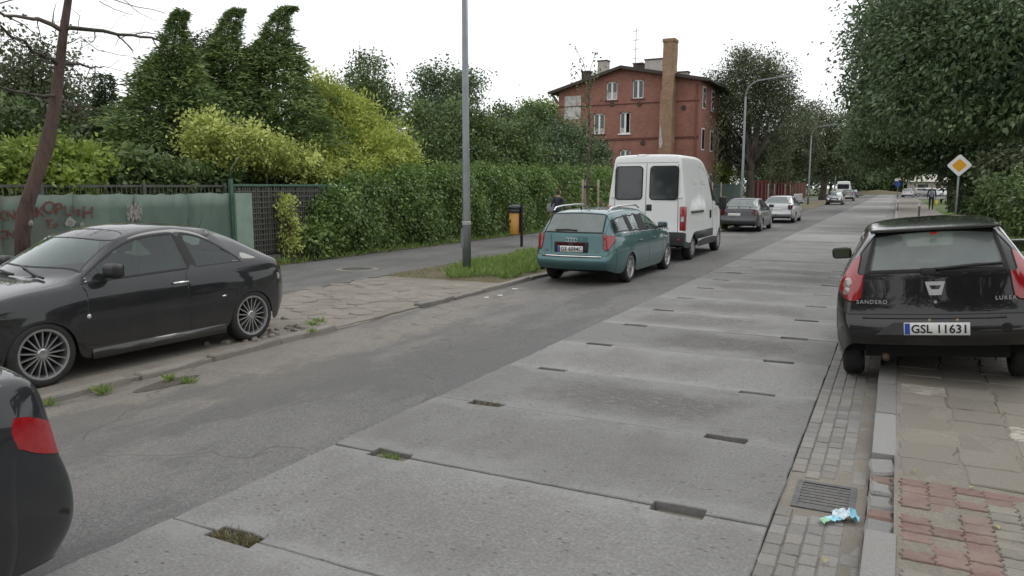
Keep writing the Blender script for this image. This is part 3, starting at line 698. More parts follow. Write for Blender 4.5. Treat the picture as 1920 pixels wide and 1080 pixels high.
def cypress(name, label, base, H, Rad, n, seed, leaf='cypress', curl=(0, 0), L=0.17, W=0.028, per=20, power=.7, leader=.16, curl0=.7, group='conifers behind the fence', droop=.22, spire=False):
    r_ = np.random.default_rng(seed); root = empty(name, base, label=label, category='tree', group=group)
    nc = n//per; h = np.empty(0)
    while len(h) < nc:
        c = r_.random(nc*3); k = r_.random(nc*3) < (((1-c)**power if not spire else np.interp(c, [0, .5, .75, 1], [.9, .9, .65, .5]))+.1); h = np.concatenate([h, c[k]])
    h = h[:nc]; th = r_.random(nc)*2*math.pi
    prof_ = (1-h)**power if not spire else np.interp(h, [0, .12, .36, .5, .62, .73, .86, 1], [.95, 1, .98, .88, .64, .33, .13, .03])
    Rr = Rad*prof_*(1+.18*np.sin(3*th+9*h+seed)+.14*np.sin(7*th-21*h)+.10*r_.normal(size=nc))+leader*(.6+.4*r_.random(nc))*(h > .5)
    tier = 1+.14*np.sin(h*H*7+th*1.5)
    rho = 1-.5*r_.random(nc)**1.4; rho = np.where(r_.random(nc) < .09, rho*1.32, rho); rad = Rr*rho*tier
    t_ = np.clip((h-curl0)/(1-curl0), 0, 1)
    ox = curl[0]*t_**1.8; oy = curl[1]*t_**1.8; oz = -.35*math.hypot(*curl)*np.clip(t_-.75, 0, 1)*4*t_
    C = np.stack([ox+rad*np.cos(th), oy+rad*np.sin(th), h*H-droop*rad+oz], 1)
    o_ = np.stack([np.cos(th), np.sin(th), np.zeros(nc)], 1); tg = np.stack([-np.sin(th), np.cos(th), np.zeros(nc)], 1)
    i = np.repeat(np.arange(nc), per); m = len(i); fan = r_.normal(0, .75, m)
    D = o_[i]*np.cos(fan)[:, None]+tg[i]*np.sin(fan)[:, None]+np.array([0, 0, 1])*(r_.normal(-.12, .35, m))[:, None]
    sc_ = np.clip(Rr/.55, .3, 1)[i] if spire else np.clip(Rr/.4, .6, 1)[i]
    P = C[i]+(D*(r_.random(m)*.16)[:, None]+r_.normal(size=(m, 3))*np.array([.09, .09, .05]))*sc_[:, None]
    P[:, 2] = np.maximum(P[:, 2], .05)
    ct = .45+r_.normal(0, .2, nc); Lr = L*(.6+.8*r_.random(m))*np.maximum(sc_, .5)
    link('foliage', leaf_mesh('foliage', P, D, Lr, W*(.7+.6*r_.random(m))*np.maximum(sc_, .6), ct[i]+r_.normal(0, .14, m), LM[leaf], r_), root)
    ax = [Vector((curl[0]*max(0, (q-curl0)/(1-curl0))**1.8, curl[1]*max(0, (q-curl0)/(1-curl0))**1.8, q*H-(.05 if q == 0 else 0))) for q in np.linspace(0, .93, 9)]
    MB().tube(ax, np.linspace(.17*Rad/1.6, .025, 9), 8).obj('trunk', BARK, root, True); return root

# ---------- grass
def grass(name, label, P, h, w, leaf, seed, lean=.5, parent=None, cat='grass'):
    r_ = np.random.default_rng(seed); n = len(P); D = r_.normal(size=(n, 3))*lean; D[:, 2] = 1
    L = h*(.5+r_.random(n)); me = leaf_mesh(name, P, D, L, w*(.6+.8*r_.random(n)), .5+r_.normal(0, .25, n), LM[leaf], r_)
    return link(name, me, parent, label=label, category=cat, kind='stuff')
def in_strip(n, x0, x1, y0, y1, z, r_): return np.stack([r_.uniform(x0, x1, n), r_.uniform(y0, y1, n), np.full(n, z)], 1)
r_ = np.random.default_rng(11)
P = in_strip(60000, -9.3, -6.7, 12.7, 40, DZ+.012, r_)
keep = (P[:, 1] > 13.1+.9*np.abs(P[:, 0]+7.4)**1.3*.35+.35*np.sin(P[:, 0]*5)) & (P[:, 0] > -8.75-.02*(P[:, 1]-13)+.2*np.sin(P[:, 1]*2.3)) & (P[:, 0] < -6.72-.12*np.sin(P[:, 1]*3)**2)
keep &= (r_.random(len(P)) < np.clip(1.35-(P[:, 1]-13)/30, .25, 1))
Pg = P[keep]
grass('verge_grass', 'lush green grass and broad weeds on the verge round the lamp post', Pg[:34000], .19, .0085, 'grass', 12, .7)
k = r_.random(len(Pg)) < .12; grass('verge_weeds', 'broad leafy green weeds growing among the verge grass', Pg[k][:2600], .17, .03, 'grass', 13, 1.1)
Pd = in_strip(5200, -9.3, -6.8, 12.5, 15, DZ+.012, r_); kd = ~((Pd[:, 1] > 13.3+.5*np.sin(Pd[:, 0]*4)) & (Pd[:, 0] > -8.7)) & (r_.random(len(Pd)) < .7)
grass('dry_grass', 'short dry yellow grass at the worn end of the verge', Pd[kd], .05, .004, 'dry', 14, 1.0)
Pf = in_strip(9000, -13.25, -12.55, 8, 40, DZ+.012, r_); Pf = Pf[r_.random(len(Pf)) < (.35+.6*np.clip((Pf[:, 0]*-1-12.6)/.5, 0, 1))]
grass('fence_grass', 'rough grass and weeds along the foot of the fence', Pf, .17, .010, 'grass', 15, .7)
Pl = in_strip(15000, 2.7, 7, 14, 60, KZ-.03, r_); grass('lawn_grass', 'green lawn grass beside the paved footway', Pl, .09, .008, 'grass', 16, .6)
def tuft(px, py, z, n, h, sp, w=.006, leaf='grass'):
    g = gnd(px, py, z); r2 = np.random.default_rng(px); P = np.stack([g.x+r2.normal(0, sp, n), g.y+r2.normal(0, sp*.6, n), np.full(n, z-.005)], 1)-np.array([g.x, g.y, z])
    D = r2.normal(size=(n, 3))*.8; D[:, 2] = 1
    return link('grass_tuft', leaf_mesh('grass_tuft', P, D, h*(.5+r2.random(n)), w, .55+r2.normal(0, .2, n), LM[leaf], r2), loc=(g.x, g.y, z), kind='stuff', label='small tuft of grass in the worn kerb edge', category='grass', group='grass tufts along the left kerb')
for (px, py, z, n, h, s) in ((192, 737, 0, 90, .09, .035), (318, 712, 0, 60, .07, .04), (350, 718, -.01, 60, .08, .04), (92, 758, 0, 60, .06, .05), (588, 609, DZ, 60, .07, .05), (600, 603, DZ, 50, .07, .05), (585, 622, .05, 40, .05, .05)): tuft(px, py, z, n, h, s)
# grass and soil inside the lifting holes of the slabs
holes_soil = 0
for i in range(0, 14):
    for kx, hx0 in enumerate((-3.045, -1.025)):
        y = JY0+JS*i
        q = paver_poly(.15, .06, np.random.default_rng(i*2+kx), .004, 3)
        lift = .028 if kx == 0 and i in (0, 1, 2) else random.choice((0, 0, .012))
        MB().prism(q, -.085, -.06+lift, .012).obj('soil_plug', MAT['pitsoil'], road, loc=(hx0, y, 0))
        if (kx == 0 and i < 4) or random.random() < .35:
            r2 = np.random.default_rng(900+i*2+kx); n = 260 if (kx == 0 and i == 0) else 70
            P = np.stack([hx0+r2.uniform(-.14, .14, n), y+r2.uniform(-.05, .05, n), np.full(n, -.058+lift)], 1)-np.array([hx0, y, 0])
            if kx == 0 and 0 < i < 3: P[:, 0] *= .6
            D = r2.normal(size=(n, 3))*.9; D[:, 2] = 1
            link('grass_sprig', leaf_mesh('grass_sprig', P, D, .05*(.5+r2.random(n)), .0045, .35+r2.normal(0, .2, n), LM['dry' if i != 1 else 'grass'], r2), road, loc=(hx0, y, 0), kind='stuff')

# ---------- green sheet-metal wall with graffiti, railing and trellis (fence line X = -13.2)
FX = -13.2
mg = NT('green_sheet'); w_ = mg.geo(); st = mg.noise(1.1, 6, .7, mg.map(w_, (1, 1, .35))); s2 = mg.noise(6, 5, .7)
x_, y_, z_ = mg.sep(w_)
cg = mg.ramp(st, [(.3, (.052, .092, .074)), (.7, (.14, .20, .16))]); cg = mg.mix(mg.ramp(s2, [(.52, 0), (.75, .5)]), cg, (.09, .10, .075))
rustm = mg.math('MULTIPLY', mg.ramp(mg.math('MULTIPLY', y_, .1), [(.75, .75), (.95, .05)]), mg.ramp(mg.noise(1.7, 6, .7), [(.42, 0), (.58, 1)]))
cg = mg.mix(rustm, cg, (.10, .088, .065)); mg.col(cg); mg.p(Roughness=.6); mg.bump(mg.noise(3, 4, .6, mg.map(w_, (1, 1, .3))), .6, .03)
MAT['greensheet'] = mg.mat; MAT['greenpale'] = plain('green_painted_concrete', (.23, .31, .25), .7, var=.12, scale=3, bump=.2)
MAT['graffiti'] = worn_paint('graffiti_red', (.19, .055, .045), .30, .58, 9); MAT['whitewash'] = worn_paint('whitewash', (.38, .355, .32), .36, .56, 13)
MAT['railgrey'] = plain('rail_grey', (.075, .08, .07), .6, var=.3, scale=9); MAT['railgreen'] = plain('rail_green', (.06, .13, .095), .5, var=.2); MAT['trellis'] = plain('trellis_grey', (.10, .098, .088), .85, var=.3, scale=14)
wl = empty('green_wall', (FX, 9, 0), label='green sheet metal wall with faded red graffiti and white daubs', category='wall')
pan = np.arange(1.2, 12.45, 1.25); WT = 1.70
for k, y0 in enumerate(pan):
    y1 = min(y0+1.25, 12.42); r2 = np.random.default_rng(60+k); vs = []; fs = []; nu, nv = 9, 7
    for a in range(nu):
        for b in range(nv):
            u = a/(nu-1); v = b/(nv-1); amp = .010*math.sin(u*math.pi)*math.sin(v*math.pi)
            vs.append((r2.normal(0, .006)+amp*math.sin(7*u+k)+(.004 if k % 2 else 0), y0-9+u*(y1-y0)-.004+.008*(k % 2), .02+v*(WT-.02)+(r2.normal(0, .012) if b == nv-1 else 0)))
    for a in range(nu-1):
        for b in range(nv-1): fs.append((a*nv+b, (a+1)*nv+b, (a+1)*nv+b+1, a*nv+b+1))
    o = link('sheet_panel', mesh_of('sheet_panel', vs, fs, MAT['greensheet'], True), wl); so = o.modifiers.new('s', 'SOLIDIFY'); so.thickness = .012
    so.offset = -1
MB().box((-.10, 3.42, -.02), (.09, 3.9, WT+.005)).obj('end_pier', MAT['greenpale'], wl)
def graf(ch, px, py, size, rz=0, mat='graffiti'):
    q = atX(px, py, FX+.03); me = text_mesh(ch, size, MAT[mat], .0005, bold=.003)
    o = link('graffiti_letter', me, wl, loc=(.024, q.y-9, q.z)); o.rotation_euler = (R(90), rz, R(90)); return o
for (ch, px, py, s, rz) in (('K', 3, 405, .24, .1), ('N', 22, 405, .22, -.1), ('N', 61, 399, .24, .1), ('K', 76, 398, .24, -.05), ('O', 93, 390, .30, .05), ('P', 111, 393, .30, 0), ('U', 130, 396, .26, 0), ('s', 148, 397, .26, 0), ('H', 166, 400, .32, .06), ('T', 93, 421, .22, 0), ('o', 106, 421, .18, 0), ('O', 7, 440, .2, 0), ('N', 22, 440, .2, 0)):
    graf(ch, px, py, s, rz)
for k, (px, py, w1, h1) in enumerate(((241, 394, .10, .42), (256, 395, .12, .40), (262, 396, .10, .34), (132, 417, .2, .16), (155, 422, .12, .1), (248, 400, .12, .32))):
    q = atX(px, py, FX+.03); r2 = np.random.default_rng(k); ts = np.linspace(0, 2*math.pi, 16, endpoint=False)
    vs = [(0, w1/2*math.cos(a)*(1+r2.normal(0, .12)), h1/2*math.sin(a)*(1+r2.normal(0, .12))) for a in ts]
    link('white_daub', mesh_of('white_daub', vs, [tuple(range(16))], MAT['whitewash']), wl, loc=(.026+.002*k, q.y-9, q.z))
# railing behind the wall
rf = empty('iron_railing', (FX-.22, 8, 0), label='old iron bar railing rising behind the green wall', category='fence')
MB().bar((0, -8, 1.86), (0, 4.42, 1.86), .035, .045).obj('top_rail', MAT['railgrey'], rf); MB().bar((0, -8, .4), (0, 4.42, .4), .03, .04).obj('bottom_rail', MAT['railgrey'], rf)
for y in np.arange(-7.9, 4.4, 2.05): MB().box((-.035, y-.035, -.02), (.035, y+.035, 1.93)).obj('post', MAT['railgrey'], rf)
barm = MB().box((-.008, -.009, .42), (.008, .009, 1.84)).mesh('bar', MAT['railgrey'])
for y in np.arange(-1.5, 4.35, .105): link('bar', barm, rf, loc=(0, y, 0))
# trellis panel
tr = empty('trellis_fence', (FX, 14, 0), label='weathered grey lattice fence panel with a green top rail, partly overgrown', category='fence')
MB().bar((0.01, -1.62, 1.88), (0.01, 12.2, 1.88), .04, .05).obj('top_rail', MAT['railgreen'], tr); MB().box((-.03, -1.66, -.02), (.035, -1.58, 2.02)).obj('post', MAT['railgreen'], tr)
sl = MB().box((-.006, -.016, .28), (.006, .016, 1.84)).mesh('upright_slat', MAT['trellis']); hl = MB().box((.007, -1.5, -.012), (.018, 1.55, .012)).mesh('cross_slat', MAT['trellis'])
for y in np.arange(-1.5, 1.56, .075): link('upright_slat', sl, tr, loc=(random.gauss(0, .003), y, 0), rot=(random.gauss(0, .006), 0, 0))
for z in np.arange(.36, 1.84, .125): link('cross_slat', hl, tr, loc=(random.gauss(0, .002), 0, z))
MB().box((-.06, -1.58, -.02), (.05, 12.3, .24)).obj('plinth', plain('plinth', (.17, .16, .14), .9, var=.2, bump=.3), tr)
for y in np.arange(1.58, 12.2, 1.8): MB().box((-.03, y-.03, .24), (.03, y+.03, 1.9)).obj('post', MAT['railgreen'], tr)
MB().box((-.09, -1.5, .24), (-.06, 12.2, 1.8)).obj('backing_boards', plain('backing_boards', (.055, .052, .046), .9, var=.3), tr)
sp_ = MB().tube([(0, -1.62, 2.0), (.02, -1.6, 2.25), (.10, -1.45, 2.5)], .012, 6).obj('bent_spike', MAT['railgreen'], tr, True)

# ---------- creeper hedge hanging over the fence
def creeper(name, label, y0, y1, prof, n, seed, x=FX, depth=.3, leaf='creeper', L=.12, zlow=.1, cat='hedge'):
    r2 = np.random.default_rng(seed); yb = (y0+y1)/2; root = empty(name, (x, yb, 0), label=label, category=cat)
    nc = n//16; y = r2.uniform(y0, y1, nc); top = np.interp(y, *prof)+.1*np.sin(y*2.7)+.07*np.sin(y*6.1)
    v = r2.random(nc)**.9; z = zlow+(top-zlow)*v+.06*r2.normal(size=nc)
    bul = depth*(.45+.3*np.sin(y*1.9+z*2.1)+.25*np.sin(y*4.3-z*3.1))*np.clip((top-z)*3+.25, .2, 1)*np.clip(.35+z*.7, .3, 1)
    over = r2.random(nc) < .2
    xx = x+.08+bul-.28*r2.random(nc)**2; z = np.where(over, top+r2.normal(0, .05, nc), z); xx = np.where(over, x+r2.uniform(-.6, .25, nc), xx)
    ct = .48+r2.normal(0, .2, nc); i = np.repeat(np.arange(nc), 16); m = len(i)
    P = np.stack([xx[i], y[i], z[i]], 1)+r2.normal(size=(m, 3))*np.array([.07, .14, .13])-np.array([x, yb, 0]); P[:, 2] = np.maximum(P[:, 2], .06)
    D = r2.normal(size=(m, 3))*.45+np.where(over[i][:, None], np.array([.5, 0, .5]), np.array([.55, 0, -.75]))
    Lr = L*(.55+.8*r2.random(m)); link('leaves', leaf_mesh('leaves', P, D, Lr, Lr*.36, ct[i]+r2.normal(0, .14, m), LM[leaf], r2), root)
    mb = MB()
    for k in range(10):
        yy = r2.uniform(y0, y1)-yb; mb.tube(wobble((.06, yy, 0), (.1, yy+r2.normal(0, .5), 1.8), 5, .08, r2), np.linspace(.03, .01, 6), 5)
    mb.obj('vine_stem', BARKOLD, root, True); return root
creeper('creeper_hedge', 'dense green creeper hedge overgrowing the lattice fence beside the footpath', 14.9, 29, ([14.9, 15.6, 17, 19, 22, 29], [1.3, 1.7, 1.95, 2.15, 2.3, 2.4]), 56000, 21, depth=.5, L=.088)
creeper('clipped_creeper_hedge', 'flat-topped bright green creeper hedge running up to the white van', 29, 46, ([29, 32, 46], [2.35, 2.5, 2.55]), 24000, 22, depth=.25, L=.12)
shrub('variegated_shrub', 'small yellow variegated shrub climbing the lattice fence panel', [(FX+.2, 13.85, 1.35, .16, .16, .45), (FX+.22, 14.0, .85, .14, .2, .4), (FX+.25, 13.9, .5, .2, .25, .25)], 1800, .07, 'gold', 23, 3, clump=12, spread=.07)
shrub('leafy_weed_shrub', 'dark green leafy weeds between the lattice panel and the creeper', [(FX+.25, 14.5, .6, .22, .3, .4), (FX+.25, 14.9, .5, .25, .3, .4), (FX+.2, 15.4, .6, .25, .4, .4)], 2600, .1, 'creeper', 24, 4, clump=12, spread=.1)

# ---------- garden behind the fence
p_ = atX(75, 175, -38); tree('hazy_tree', 'tall thin-leaved tree far behind the bare pruned trunk', (p_.x, p_.y, 0), 4, .25, [blob_at(60, 165, -38, 3.0, 3.2, 3.4), blob_at(20, 215, -38, 3, 3, 3), blob_at(140, 240, -38, 2.0, 2.5, 2.2), blob_at(90, 250, -38, 3, 3.5, 2.2)], 26000, .17, 'olive', 31, group='trees behind the gardens', spread=.35, shell=.8)
p_ = atX(120, 240, -60); tree('distant_tree', 'low distant tree line crown behind the columnar conifers', (p_.x, p_.y, 0), 4, .3, [blob_at(120, 260, -60, 5, 7, 3.2), blob_at(220, 275, -60, 5, 7, 2.6), blob_at(20, 255, -60, 5, 6, 4)], 16000, .3, 'olive', 32, group='trees behind the gardens', spread=.5)
shrub('large_leaf_shrub', 'rounded mid green large-leaved shrub behind the railing', [blob_at(25, 262, -16, .9, .9, .75), blob_at(70, 300, -15.5, .7, .8, .6)], 8000, .12, 'mid', 33, spread=.16)
shrub('lime_shrub', 'lime green shrub spilling over the iron railing', [blob_at(30, 318, -14.4, .7, .8, .45), blob_at(105, 312, -14.4, .6, .7, .5), blob_at(160, 318, -14.5, .5, .6, .45), blob_at(75, 335, -14.1, .5, 1.0, .3)], 15000, .105, 'lime', 34, spread=.15)
shrub('under_shrub', 'low green shrub growing through the railing under the conifers', [blob_at(240, 322, -14.3, .5, .8, .4), blob_at(330, 330, -14.3, .5, .9, .35), blob_at(410, 335, -14.2, .4, .6, .3)], 5200, .12, 'mid', 35, spread=.12)
q = atX(208, 330, -20); q2 = atX(206, 140, -20); cypress('columnar_thuja', 'slim dark green columnar thuja with a pointed tip', (q.x, q.y, DZ), q2.z, .40, 15000, 36, 'thuja', L=.14, W=.035, power=.36, leader=.03, group=None)
q = atX(240, 330, -20.5); q2 = atX(239, 190, -20.5); cypress('short_thuja', 'shorter dark columnar thuja beside the slim one', (q.x, q.y, DZ), q2.z, .40, 9000, 37, 'thuja', L=.14, W=.035, power=.4, leader=.03, group=None)
for k, (px, py, X, Rad, cu, n) in enumerate(((338, 24, -16.6, 1.75, (.1, .26), 52000), (434, 12, -16.9, 2.1, (.1, .5), 52000), (522, 4, -16.2, 1.95, (.15, .66), 56000), (392, 66, -17.6, 1.8, (0, .05), 26000))):
    g = atX(px, 340, X); t2 = atX(px+(0 if k == 3 else -5), py, X)
    cypress('cypress_tree', ['dense green cypress with a curled tip beside the thujas', 'dense green cypress with a hooked tip, middle of the group', 'dense green cypress with a hooked tip beside the golden conifer', 'darker straight-tipped cypress standing behind the hooked ones'][k], (g.x, g.y, DZ), t2.z*1.02, Rad, n, 40+k, 'thuja' if k == 3 else 'cypress', cu, L=.17, W=.023, power=.62, spire=(k < 3), leader=.045, curl0=.80)
shrub('golden_shrub', 'yellow variegated shrub arching over the fence under the cypresses', [blob_at(385, 250, -14.3, .5, .6, .5), blob_at(430, 268, -14.2, .6, .7, .5), blob_at(490, 280, -14.1, .7, .8, .5), blob_at(545, 300, -14.0, .6, .7, .42), blob_at(410, 300, -14.3, .6, .7, .4), blob_at(600, 318, -13.9, .5, .6, .3)], 15000, .085, 'gold', 50, 7, clump=18, spread=.12, droop=-.1, lump=.35)
q = atX(660, 340, -15.6)
tree('golden_conifer', 'broad feathery golden yellow-green conifer behind the creeper hedge', (q.x, q.y, DZ), 2.4, .12, [blob_at(605, 175, -15.8, .55, .6, .55), blob_at(625, 205, -15.6, .8, .8, .6), blob_at(585, 240, -15.6, .7, .8, .7), blob_at(655, 225, -15.4, .9, .9, .6), blob_at(690, 250, -15.2, .9, .9, .6), blob_at(730, 270, -14.9, .7, .8, .55), blob_at(755, 300, -14.6, .5, .7, .5), blob_at(640, 275, -15.2, 1.0, 1.1, .7), blob_at(700, 295, -14.8, .9, 1.0, .6)], 34000, .115, 'goldgreen', 51, clump=24, spread=.15, aspect=.17, droop=-.25, lump=.4, outward=.9, nl=9)
shrub('golden_skirt_shrub', 'golden green bush spreading at the foot of the golden conifer', [blob_at(610, 300, -14.4, .7, .8, .6), blob_at(700, 290, -14.2, .8, .9, .7), blob_at(745, 300, -14.2, .5, .7, .6), blob_at(660, 320, -14, .7, 1.0, .4)], 12000, .1, 'goldgreen', 52, 5, clump=18, spread=.13, lump=.3)
def gtree(name, label, px, X, blobs, n, size, leaf, seed, group='trees behind the creeper hedge', **kw):
    g = atX(px, 340, X); return tree(name, label, (g.x, g.y, DZ), 2.6, .16, [blob_at(*b) for b in blobs], n, size, leaf, seed, group=group, **kw)
gtree('pointed_leaf_tree', 'light-topped broadleaf tree rising behind the golden conifer', 690, -24, [(690, 150, -24, 1.1, 1.3, 1.2), (665, 190, -24, 1.1, 1.3, 1.1), (715, 195, -24, 1.3, 1.4, 1.2), (690, 235, -24, 1.8, 2, 1.3)], 15000, .15, 'mid', 61, spread=.25, aspect=.24)
gtree('grey_leaved_tree', 'loose grey-green tree with sky showing through its top', 840, -24, [(815, 150, -24, 1.2, 1.4, 1.0), (870, 160, -24, 1.4, 1.6, 1.1), (840, 200, -24, 1.9, 2.2, 1.2), (800, 215, -24, 1.3, 1.6, 1.2)], 14000, .15, 'deep', 62, spread=.3, shell=.85)
gtree('bushy_creeper_tree', 'broad bushy tree clothed in creeper behind the lamp post', 830, -15.2, [(815, 235, -15.5, 1.0, 1.2, .9), (870, 230, -15.5, 1.1, 1.2, .9), (800, 290, -15, 1.0, 1.2, .9), (870, 290, -15, 1.1, 1.3, .9), (925, 270, -15, 1.0, 1.2, 1.0), (840, 330, -14.5, 1.0, 1.6, .6)], 26000, .115, 'mid', 63, spread=.18, lump=.3)
gtree('drooping_creeper_tree', 'dark drooping creeper-hung tree over the hedge near the litter bin', 960, -14.8, [(935, 330, -14.4, .8, 1.2, .9), (975, 300, -14.5, .9, 1.3, 1.0), (1000, 340, -14.2, .6, .9, .8), (960, 260, -15, 1.0, 1.4, .8), (925, 390, -13.7, .45, .9, .8)], 17000, .14, 'mid', 64, spread=.2, lump=.35, droop=.6)
gtree('garden_tree', 'dull green garden tree standing left of the brick house', 985, -21, [(940, 240, -21, 1.6, 1.8, 1.2), (1000, 225, -21, 1.7, 2, 1.1), (1040, 270, -20, 1.8, 2, 1.3), (985, 290, -20, 1.8, 2, 1.3)], 22000, .15, 'mid', 65, spread=.28)
gtree('bright_tree', 'fresh green tree crown just left of the brick gable', 1020, -30, [(1015, 215, -30, 1.8, 2.2, 1.5), (1045, 230, -30, 1.5, 2, 1.6), (985, 235, -30, 1.8, 2, 1.3)], 11000, .19, 'lime', 66, spread=.35)
gtree('house_front_tree', 'bushy green tree in front of the brick house gable', 1080, -17, [(1060, 270, -17.5, 1.5, 1.8, 1.3), (1100, 290, -17, 1.3, 1.7, 1.1), (1030, 305, -17, 1.4, 1.8, 1.0), (1085, 320, -16.5, 1.4, 2, .7), (1120, 310, -17, .8, 1.2, .9)], 22000, .15, 'deep', 67, spread=.28)
shrub('bright_shrub', 'bright yellow-green shrub behind the green plank fence', [blob_at(1352, 328, -13.9, 1.0, 1.1, .75), blob_at(1335, 322, -14.2, .7, .8, .8)], 3500, .2, 'lime', 68, spread=.2, droop=-.3)

# ---------- pruned bare tree by the wall (trunk and limbs only)
bt_base = atX(38, 478, -11.6); bt_base.z = 0
bt = empty('bare_tree', bt_base, label='leaning bare tree with red-brown bark and pruned dead limbs by the green wall', category='tree')
def bpt(px, py, dx=0.0): return atX(px, py, -11.6+dx)-bt_base
mb = MB(); tp = [(40, 500), (42, 440), (48, 400), (52, 380), (70, 325), (88, 270), (97, 230), (104, 190), (112, 120), (119, 60), (128, 0), (134, -50), (138, -95)]
trk = [bpt(*t) for t in tp]; trk[0].z = -.05
mb.tube(trk, [.12, .105, .12, .10, .095, .11, .088, .085, .07, .062, .052, .04, .03], 12); mb.obj('trunk', BARKRED, bt, True)
MB().tube([bpt(44, 398), bpt(52, 412, .04), bpt(57, 421, .10), bpt(59, 424, .12)], [.08, .06, .045, .02], 8).obj('stub', BARKPALE, bt, True)
limbs = [([(112, 55), (70, 35), (30, 30), (-20, 12)], .038), ([(117, 52), (160, 55), (210, 62), (250, 66), (298, 76)], .036), ([(218, 64), (235, 80), (250, 95)], .016), ([(250, 66), (275, 60), (310, 66)], .012),
 ([(110, 122), (75, 100), (30, 72), (-10, 45)], .034), ([(108, 118), (140, 120), (178, 126)], .034), ([(178, 124), (200, 126)], .012), ([(108, 178), (70, 178), (30, 172), (-5, 160)], .026), ([(107, 185), (85, 195), (80, 215), (88, 226)], .022), ([(110, 180), (130, 195), (150, 210)], .016),
 ([(186, 2), (215, 18), (250, 28)], .007), ([(230, -2), (262, 25), (296, 40)], .006), ([(134, -40), (180, -10), (230, 5), (310, 25)], .012), ([(115, 90), (150, 70), (185, 95), (240, 105)], .008), ([(145, 62), (150, 30), (132, 15)], .006), ([(150, 122), (130, 105), (125, 90)], .006)]
for li, (pts, rad) in enumerate(limbs):
    q = [bpt(px, py, .25*math.sin(li*2.1)*i) for i, (px, py) in enumerate(pts)]; q2 = []
    r2 = np.random.default_rng(li)
    for a, b in zip(q[:-1], q[1:]): q2 += wobble(a, b, 3, rad*.7, r2)[:-1]
    q2.append(q[-1]); m_ = MB().tube(q2, np.linspace(rad, rad*.45, len(q2)), 6)
    for k in range(5 if rad > .02 else 2):
        s = q2[r2.integers(1, len(q2))]; e = s+Vector((r2.normal(0, .2), r2.normal(0, .35), r2.normal(-.05, .25))); m_.tube(wobble(s, e, 3, .03, r2), np.linspace(rad*.3, .003, 4), 4)
    m_.obj('branch', BARK if li % 3 else BARKOLD, bt, True)
# ================================================================ BRICK HOUSE
HY = 60.0
def mat_brick(name, c0, c1, mortar, sc=1.0, blot=.35):
    t = NT(name); v = t.map(t.co(), (1, 1, 1), rot=(R(90), 0, 0))
    sx = t.sep(t.co()); cv = t.n('ShaderNodeCombineXYZ'); t.l(t.math('ADD', sx[0], sx[1]), cv.inputs[0]); t.l(sx[2], cv.inputs[1])
    b = t.n('ShaderNodeTexBrick'); t.l(cv.outputs[0], b.inputs['Vector']); b.inputs['Scale'].default_value = 1.0
    b.inputs['Brick Width'].default_value = .27*sc; b.inputs['Row Height'].default_value = .082*sc; b.inputs['Mortar Size'].default_value = .009*sc
    b.inputs['Color1'].default_value = (*c0, 1); b.inputs['Color2'].default_value = (*c1, 1); b.inputs['Mortar'].default_value = (*mortar, 1)
    c = t.mix(t.ramp(t.noise(.8, 7, .7), [(.36, 0), (.66, blot)]), b.outputs['Color'], tuple(x*.45 for x in c0))
    c = t.mix(t.ramp(t.noise(2.4, 5, .7), [(.5, 0), (.75, .35)]), c, tuple(min(1, x*1.6) for x in c1))
    t.col(c); t.p(Roughness=.9); t.bump(b.outputs['Fac'], -.4, .01); return t.mat
BRICK = mat_brick('red_brick', (.26, .10, .074), (.32, .14, .105), (.27, .18, .15)); BRICKTAN = mat_brick('tan_brick', (.26, .145, .085), (.33, .205, .13), (.33, .26, .19), 1.0, .5)
ROOFM = plain('roof_felt', (.062, .058, .056), .85, var=.25, scale=3, bump=.2); EAVE = plain('eave_board', (.055, .042, .036), .8, var=.2); FRAMEW = plain('window_white', (.78, .79, .80), .45, var=.04)
PANE = NT('window_pane'); PANE.col((.03, .035, .04)); PANE.p(Roughness=.06); PANE.b.inputs['Specular IOR Level'].default_value = .8; PANE = PANE.mat
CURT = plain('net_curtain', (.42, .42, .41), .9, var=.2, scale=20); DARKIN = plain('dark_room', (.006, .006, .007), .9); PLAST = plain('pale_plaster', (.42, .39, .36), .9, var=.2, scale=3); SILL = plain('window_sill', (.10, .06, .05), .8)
def fx(px, py): q = atY(px, py, HY); return q.x, q.z
hxL = fx(1047, 240)[0]; hxR = fx(1311, 240)[0]; zR = fx(1168, 128)[1]; xRidge = fx(1168, 128)[0]
zEL = fx(1047, 172)[1]; zER = fx(1311, 149)[1]
house = empty('brick_house', ((hxL+hxR)/2, HY, 0), label='three storey red brick house with low gable and tall tan chimney', category='house'); HB = house.location.copy()
W3 = [(1137, 154, 1157, 187), (1186, 150, 1206, 184)]; W2 = [(1113, 213, 1133, 251), (1162, 211, 1181, 250)]; W1 = [(1113, 282, 1132, 321), (1162, 281, 1181, 320)]
rects = []
for rr in W3+W2+W1:
    x0, z1 = fx(rr[0], rr[1]); x1, z0 = fx(rr[2], rr[3]); rects.append((x0, x1, z0, z1))
ex0, ez1 = fx(1059, 181); ex1, ez0 = fx(1089, 223)
xs = sorted({hxL, hxR, *[r0[0] for r0 in rects], *[r0[1] for r0 in rects]}); zs = sorted({0.0, min(zEL, zER), *[r0[2] for r0 in rects], *[r0[3] for r0 in rects]})
def ztop(x): return zEL+(zR-zEL)*(x-hxL)/(xRidge-hxL) if x < xRidge else zER+(zR-zER)*(hxR-x)/(hxR-xRidge)
zs = [z for z in zs if z <= min(zEL, zER)+1e-6 or any(abs(z-r0[3]) < 1e-6 or abs(z-r0[2]) < 1e-6 for r0 in rects)]
mb = MB(); HD = 13.0
xs2 = sorted(set(xs) | {xRidge})
